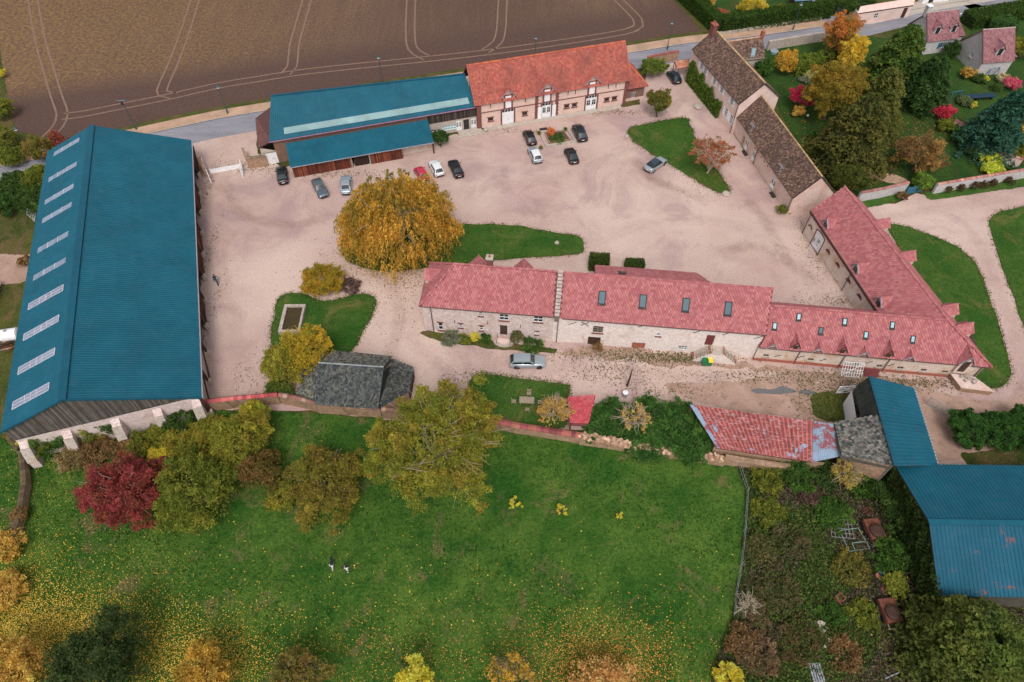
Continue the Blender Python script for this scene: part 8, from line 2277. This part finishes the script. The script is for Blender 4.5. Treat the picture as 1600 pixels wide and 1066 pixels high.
hedge('clipped_hedge', 'tall clipped hedge along the road opposite the pale house', [(1124, 50), (1200, 39), (1292, 25)], 2.4, 3.2, HG, 55, .2)
hedge('clipped_hedge', 'tall clipped hedge along the edge of the ploughed field', [(1122, 52), (1092, 24), (1050, -16), (1020, -45)], 2.4, 3.2, HG, 55, .2)
hedge('clipped_hedge', 'short clipped hedge at the side road corner', [(1295, 24), (1296, 4), (1286, -16)], 2.4, 3.2, HG, 55, .2)
hedge('roadside_hedge', 'broad hedge along the road behind the neighbouring cottage', [(1508, 40), (1560, 30), (1640, 18)], 4.0, 2.4, HG, 40, .22)
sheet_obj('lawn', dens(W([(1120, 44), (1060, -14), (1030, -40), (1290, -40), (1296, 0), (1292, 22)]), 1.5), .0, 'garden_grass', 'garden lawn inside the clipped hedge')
# north west corner: roadside scrub
for px, py, w, h, pal, lab in ((2, 170, 40, 4.0, OLG, 'green bush at the western field edge'), (6, 215, 44, 4.5, [(96, 104, 46), (120, 118, 56)], 'taller green bush at the western field edge'), (16, 245, 50, 3.0, OLG, 'olive bush on the roadside verge'), (58, 232, 46, 4.5, [(110, 106, 50), (92, 96, 44), (140, 106, 60)], 'bush beside the road at the barn corner'), (88, 218, 26, 3.5, [(150, 76, 72), (120, 90, 56)], 'reddish bush behind the barn ridge'), (58, 280, 60, 4.0, OLG, 'dark hedge bush north of the big barn'), (22, 292, 60, 3.6, DKG, 'dark bush beside the road west of the barn'), (50, 312, 66, 3.2, DKG, 'low dark bush above the western paddock'), (6, 318, 50, 3.0, [(66, 92, 40), (52, 78, 36)], 'green bush above the western paddock'), (38, 408, 24, 1.2, BRN, 'brown twiggy heap beside the barn')):
    shrub(lab, px, py, w, h, pal, max(500, int(w * w * 4)), .2, ncl=30)
shrub('yellow flowering field edge plants', 3, 115, 16, 1.6, [(196, 170, 60), (140, 140, 50)], 900, .16)
p = P(54, 346); e = empty('trellis', tuple(p), angI + math.pi / 2 * 0, 'white lattice frame leaning on the west wall of the barn', 'lattice'); lattice(e, 2.6, 1.6, .2, nv=5, nh=4)

eW = empty('ivy', (float(Q0[0]), float(Q0[1]), 0), angQ, 'dark ivy smothering the west gable of the teal workshop', 'climber')
m = 15000; v = RNG.uniform(-6.6, 8.4, m); z = RNG.uniform(.05, 1, m) * (4.3 + 2.3 * np.clip(1 - np.abs(v - .5) / 7.5, 0, 1))
C = np.column_stack([.3 - RNG.uniform(0, 1, m) ** 1.5 * (.5 + .5 * vnoise(np.column_stack([v, z]), .9, 2)) * 1.3 * (1.2 - z / 8), v, z])
tri_cloud('foliage', C, RNG.uniform(.6, 1.3, m) * .18, pick([(62, 86, 40), (50, 72, 34), (78, 100, 48), (88, 96, 46)], m, .3), 'leaf', eW)
mb = MB()
for k in range(8): mb.tube([(.2, -6 + k * 1.9, 0), (.15, -5.8 + k * 1.9, 1.8), (.2, -6.1 + k * 1.9, 3.6)], [.07, .05, .02], 5)
mb.build('stem', 'trunk', eW)
# ---------------- overgrown plot
for px, py, w, h, pal, n, lab in ((1246, 740, 64, 2.0, MDG, 5000, 'green bramble under the tin roof'), (1200, 750, 60, 1.4, OLG, 3500, 'olive bramble beside the pole fence'), (1262, 772, 44, 1.2, [(86, 66, 58), (100, 78, 66), (72, 60, 50)], 2200, 'dark purple brown bramble in the overgrown plot'), (1290, 745, 50, 1.6, DKG, 3500, 'dark bramble below the tin roof corner'), (1410, 790, 96, 3.2, DKG, 12000, 'dark ivy mass against the teal workshop'), (1385, 760, 60, 2.2, DKG, 5000, 'dark bramble below the lichen roof'), (1400, 870, 70, 2.0, MDG, 5000, 'green elder beside the workshop'), (1440, 880, 60, 2.4, DKG, 4500, 'dark shrub against the workshop boards'), (1400, 914, 46, 1.6, [(138, 140, 58), (116, 124, 50)], 3200, 'small yellow green bush above the lower trailer'), (1200, 800, 64, 1.4, OLG, 3800, 'tangle of olive brambles by the fence'), (1190, 860, 70, 1.3, [(90, 92, 52), (110, 96, 66), (76, 84, 44)], 3600, 'greyish bramble tangle by the fence'), (1240, 850, 70, 1.3, [(84, 84, 54), (104, 88, 66), (72, 82, 42)], 3600, 'brownish bramble tangle in the plot'), (1215, 925, 80, 1.4, [(80, 88, 46), (104, 90, 66), (66, 80, 40)], 4200, 'mixed bramble tangle in the lower plot'), (1180, 960, 60, 1.3, [(110, 88, 66), (92, 76, 56), (84, 90, 50)], 2800, 'dry brown brambles at the fence foot'), (1250, 1000, 90, 1.3, [(80, 88, 44), (110, 84, 60), (66, 78, 38)], 4200, 'weedy bramble mound at the lower edge'), (1180, 1020, 80, 1.4, [(112, 88, 64), (134, 110, 84), (84, 76, 50)], 3000, 'heap of dry brown brush at the lower edge'), (1350, 960, 60, 1.0, OLG, 2400, 'low weeds beside the lower trailer'), (1330, 890, 70, .9, [(110, 106, 50), (90, 96, 44), (130, 110, 56)], 2600, 'yellowing weeds in the middle of the plot'), (1440, 960, 60, 2.0, OLG, 3600, 'olive bush beneath the workshop eave'), (1432, 770, 50, 3.2, DKG, 5000, 'ivy climbing the workshop gable'), (1446, 830, 56, 3.4, MDG, 6000, 'green creeper on the workshop gable'), (1456, 905, 50, 3.0, DKG, 5000, 'dark creeper at the lower workshop corner'), (1350, 755, 60, 1.6, MDG, 4000, 'green bramble below the bare straw shrub'), (1300, 800, 70, 1.2, MDG, 3800, 'green nettles behind the metal frame'), (1160, 1000, 60, 1.4, BRN, 2500, 'dry bramble mound beside the fence end'), (1300, 960, 50, 1.0, MDG, 2200, 'green nettles above the rubble heap'), (1320, 1020, 70, 1.0, BRN, 2500, 'brown dead weeds beside the pallet')):
    shrub(lab, px, py, w, h, pal, n, .17, name='bramble' if 'bramble' in lab else 'shrub')
tree('bare_shrub', 'bare straw coloured shrub under the lichen roof', 1323, 740, 58, 1.8, 1.6, [(170, 150, 80), (150, 134, 72)], 2600, .14, 34, .22, .3, cat='shrub', trunk='trunk_pale', twigs=80)
tree('bare_sapling', 'bare grey sapling in the brambles', 1167, 945, 40, 2.6, 1.8, [(150, 136, 110)], 120, .1, 20, .2, .4, trunk='trunk_pale', twigs=50)
conifer('large green conifer in the lower corner beside the workshop', 1530, 1012, 230, 5.0, 8.5, [(88, 102, 44), (72, 88, 38), (104, 112, 52), (60, 74, 34)], 260, 190, .25, cone=.5, size=.26, tips=(120, 124, 60), r_top=.3)
q = scatter(scr_o, 120000); q = q[(q[:, 0] < 60)]
C = np.column_stack([q, RNG.uniform(.02, .8, len(q)) * (.4 + .8 * np.clip(vnoise(q, .5, 9) + .3, 0, 1.5))])
kk = vnoise(q, .35, 4)
ca = pick([(76, 106, 48), (94, 116, 54), (60, 88, 40), (108, 112, 58)], len(q), .3); cb_ = pick([(112, 98, 82), (98, 86, 68), (128, 114, 98), (86, 80, 60)], len(q), .3)
tag(tri_cloud('undergrowth', C, RNG.uniform(.6, 1.4, len(q)) * .16, np.where((kk + RNG.normal(0, .25, len(kk)) > .1)[:, None], cb_, ca), 'blade', None, 0, 'stuff', .5), 'weeds and brambles of the overgrown plot')
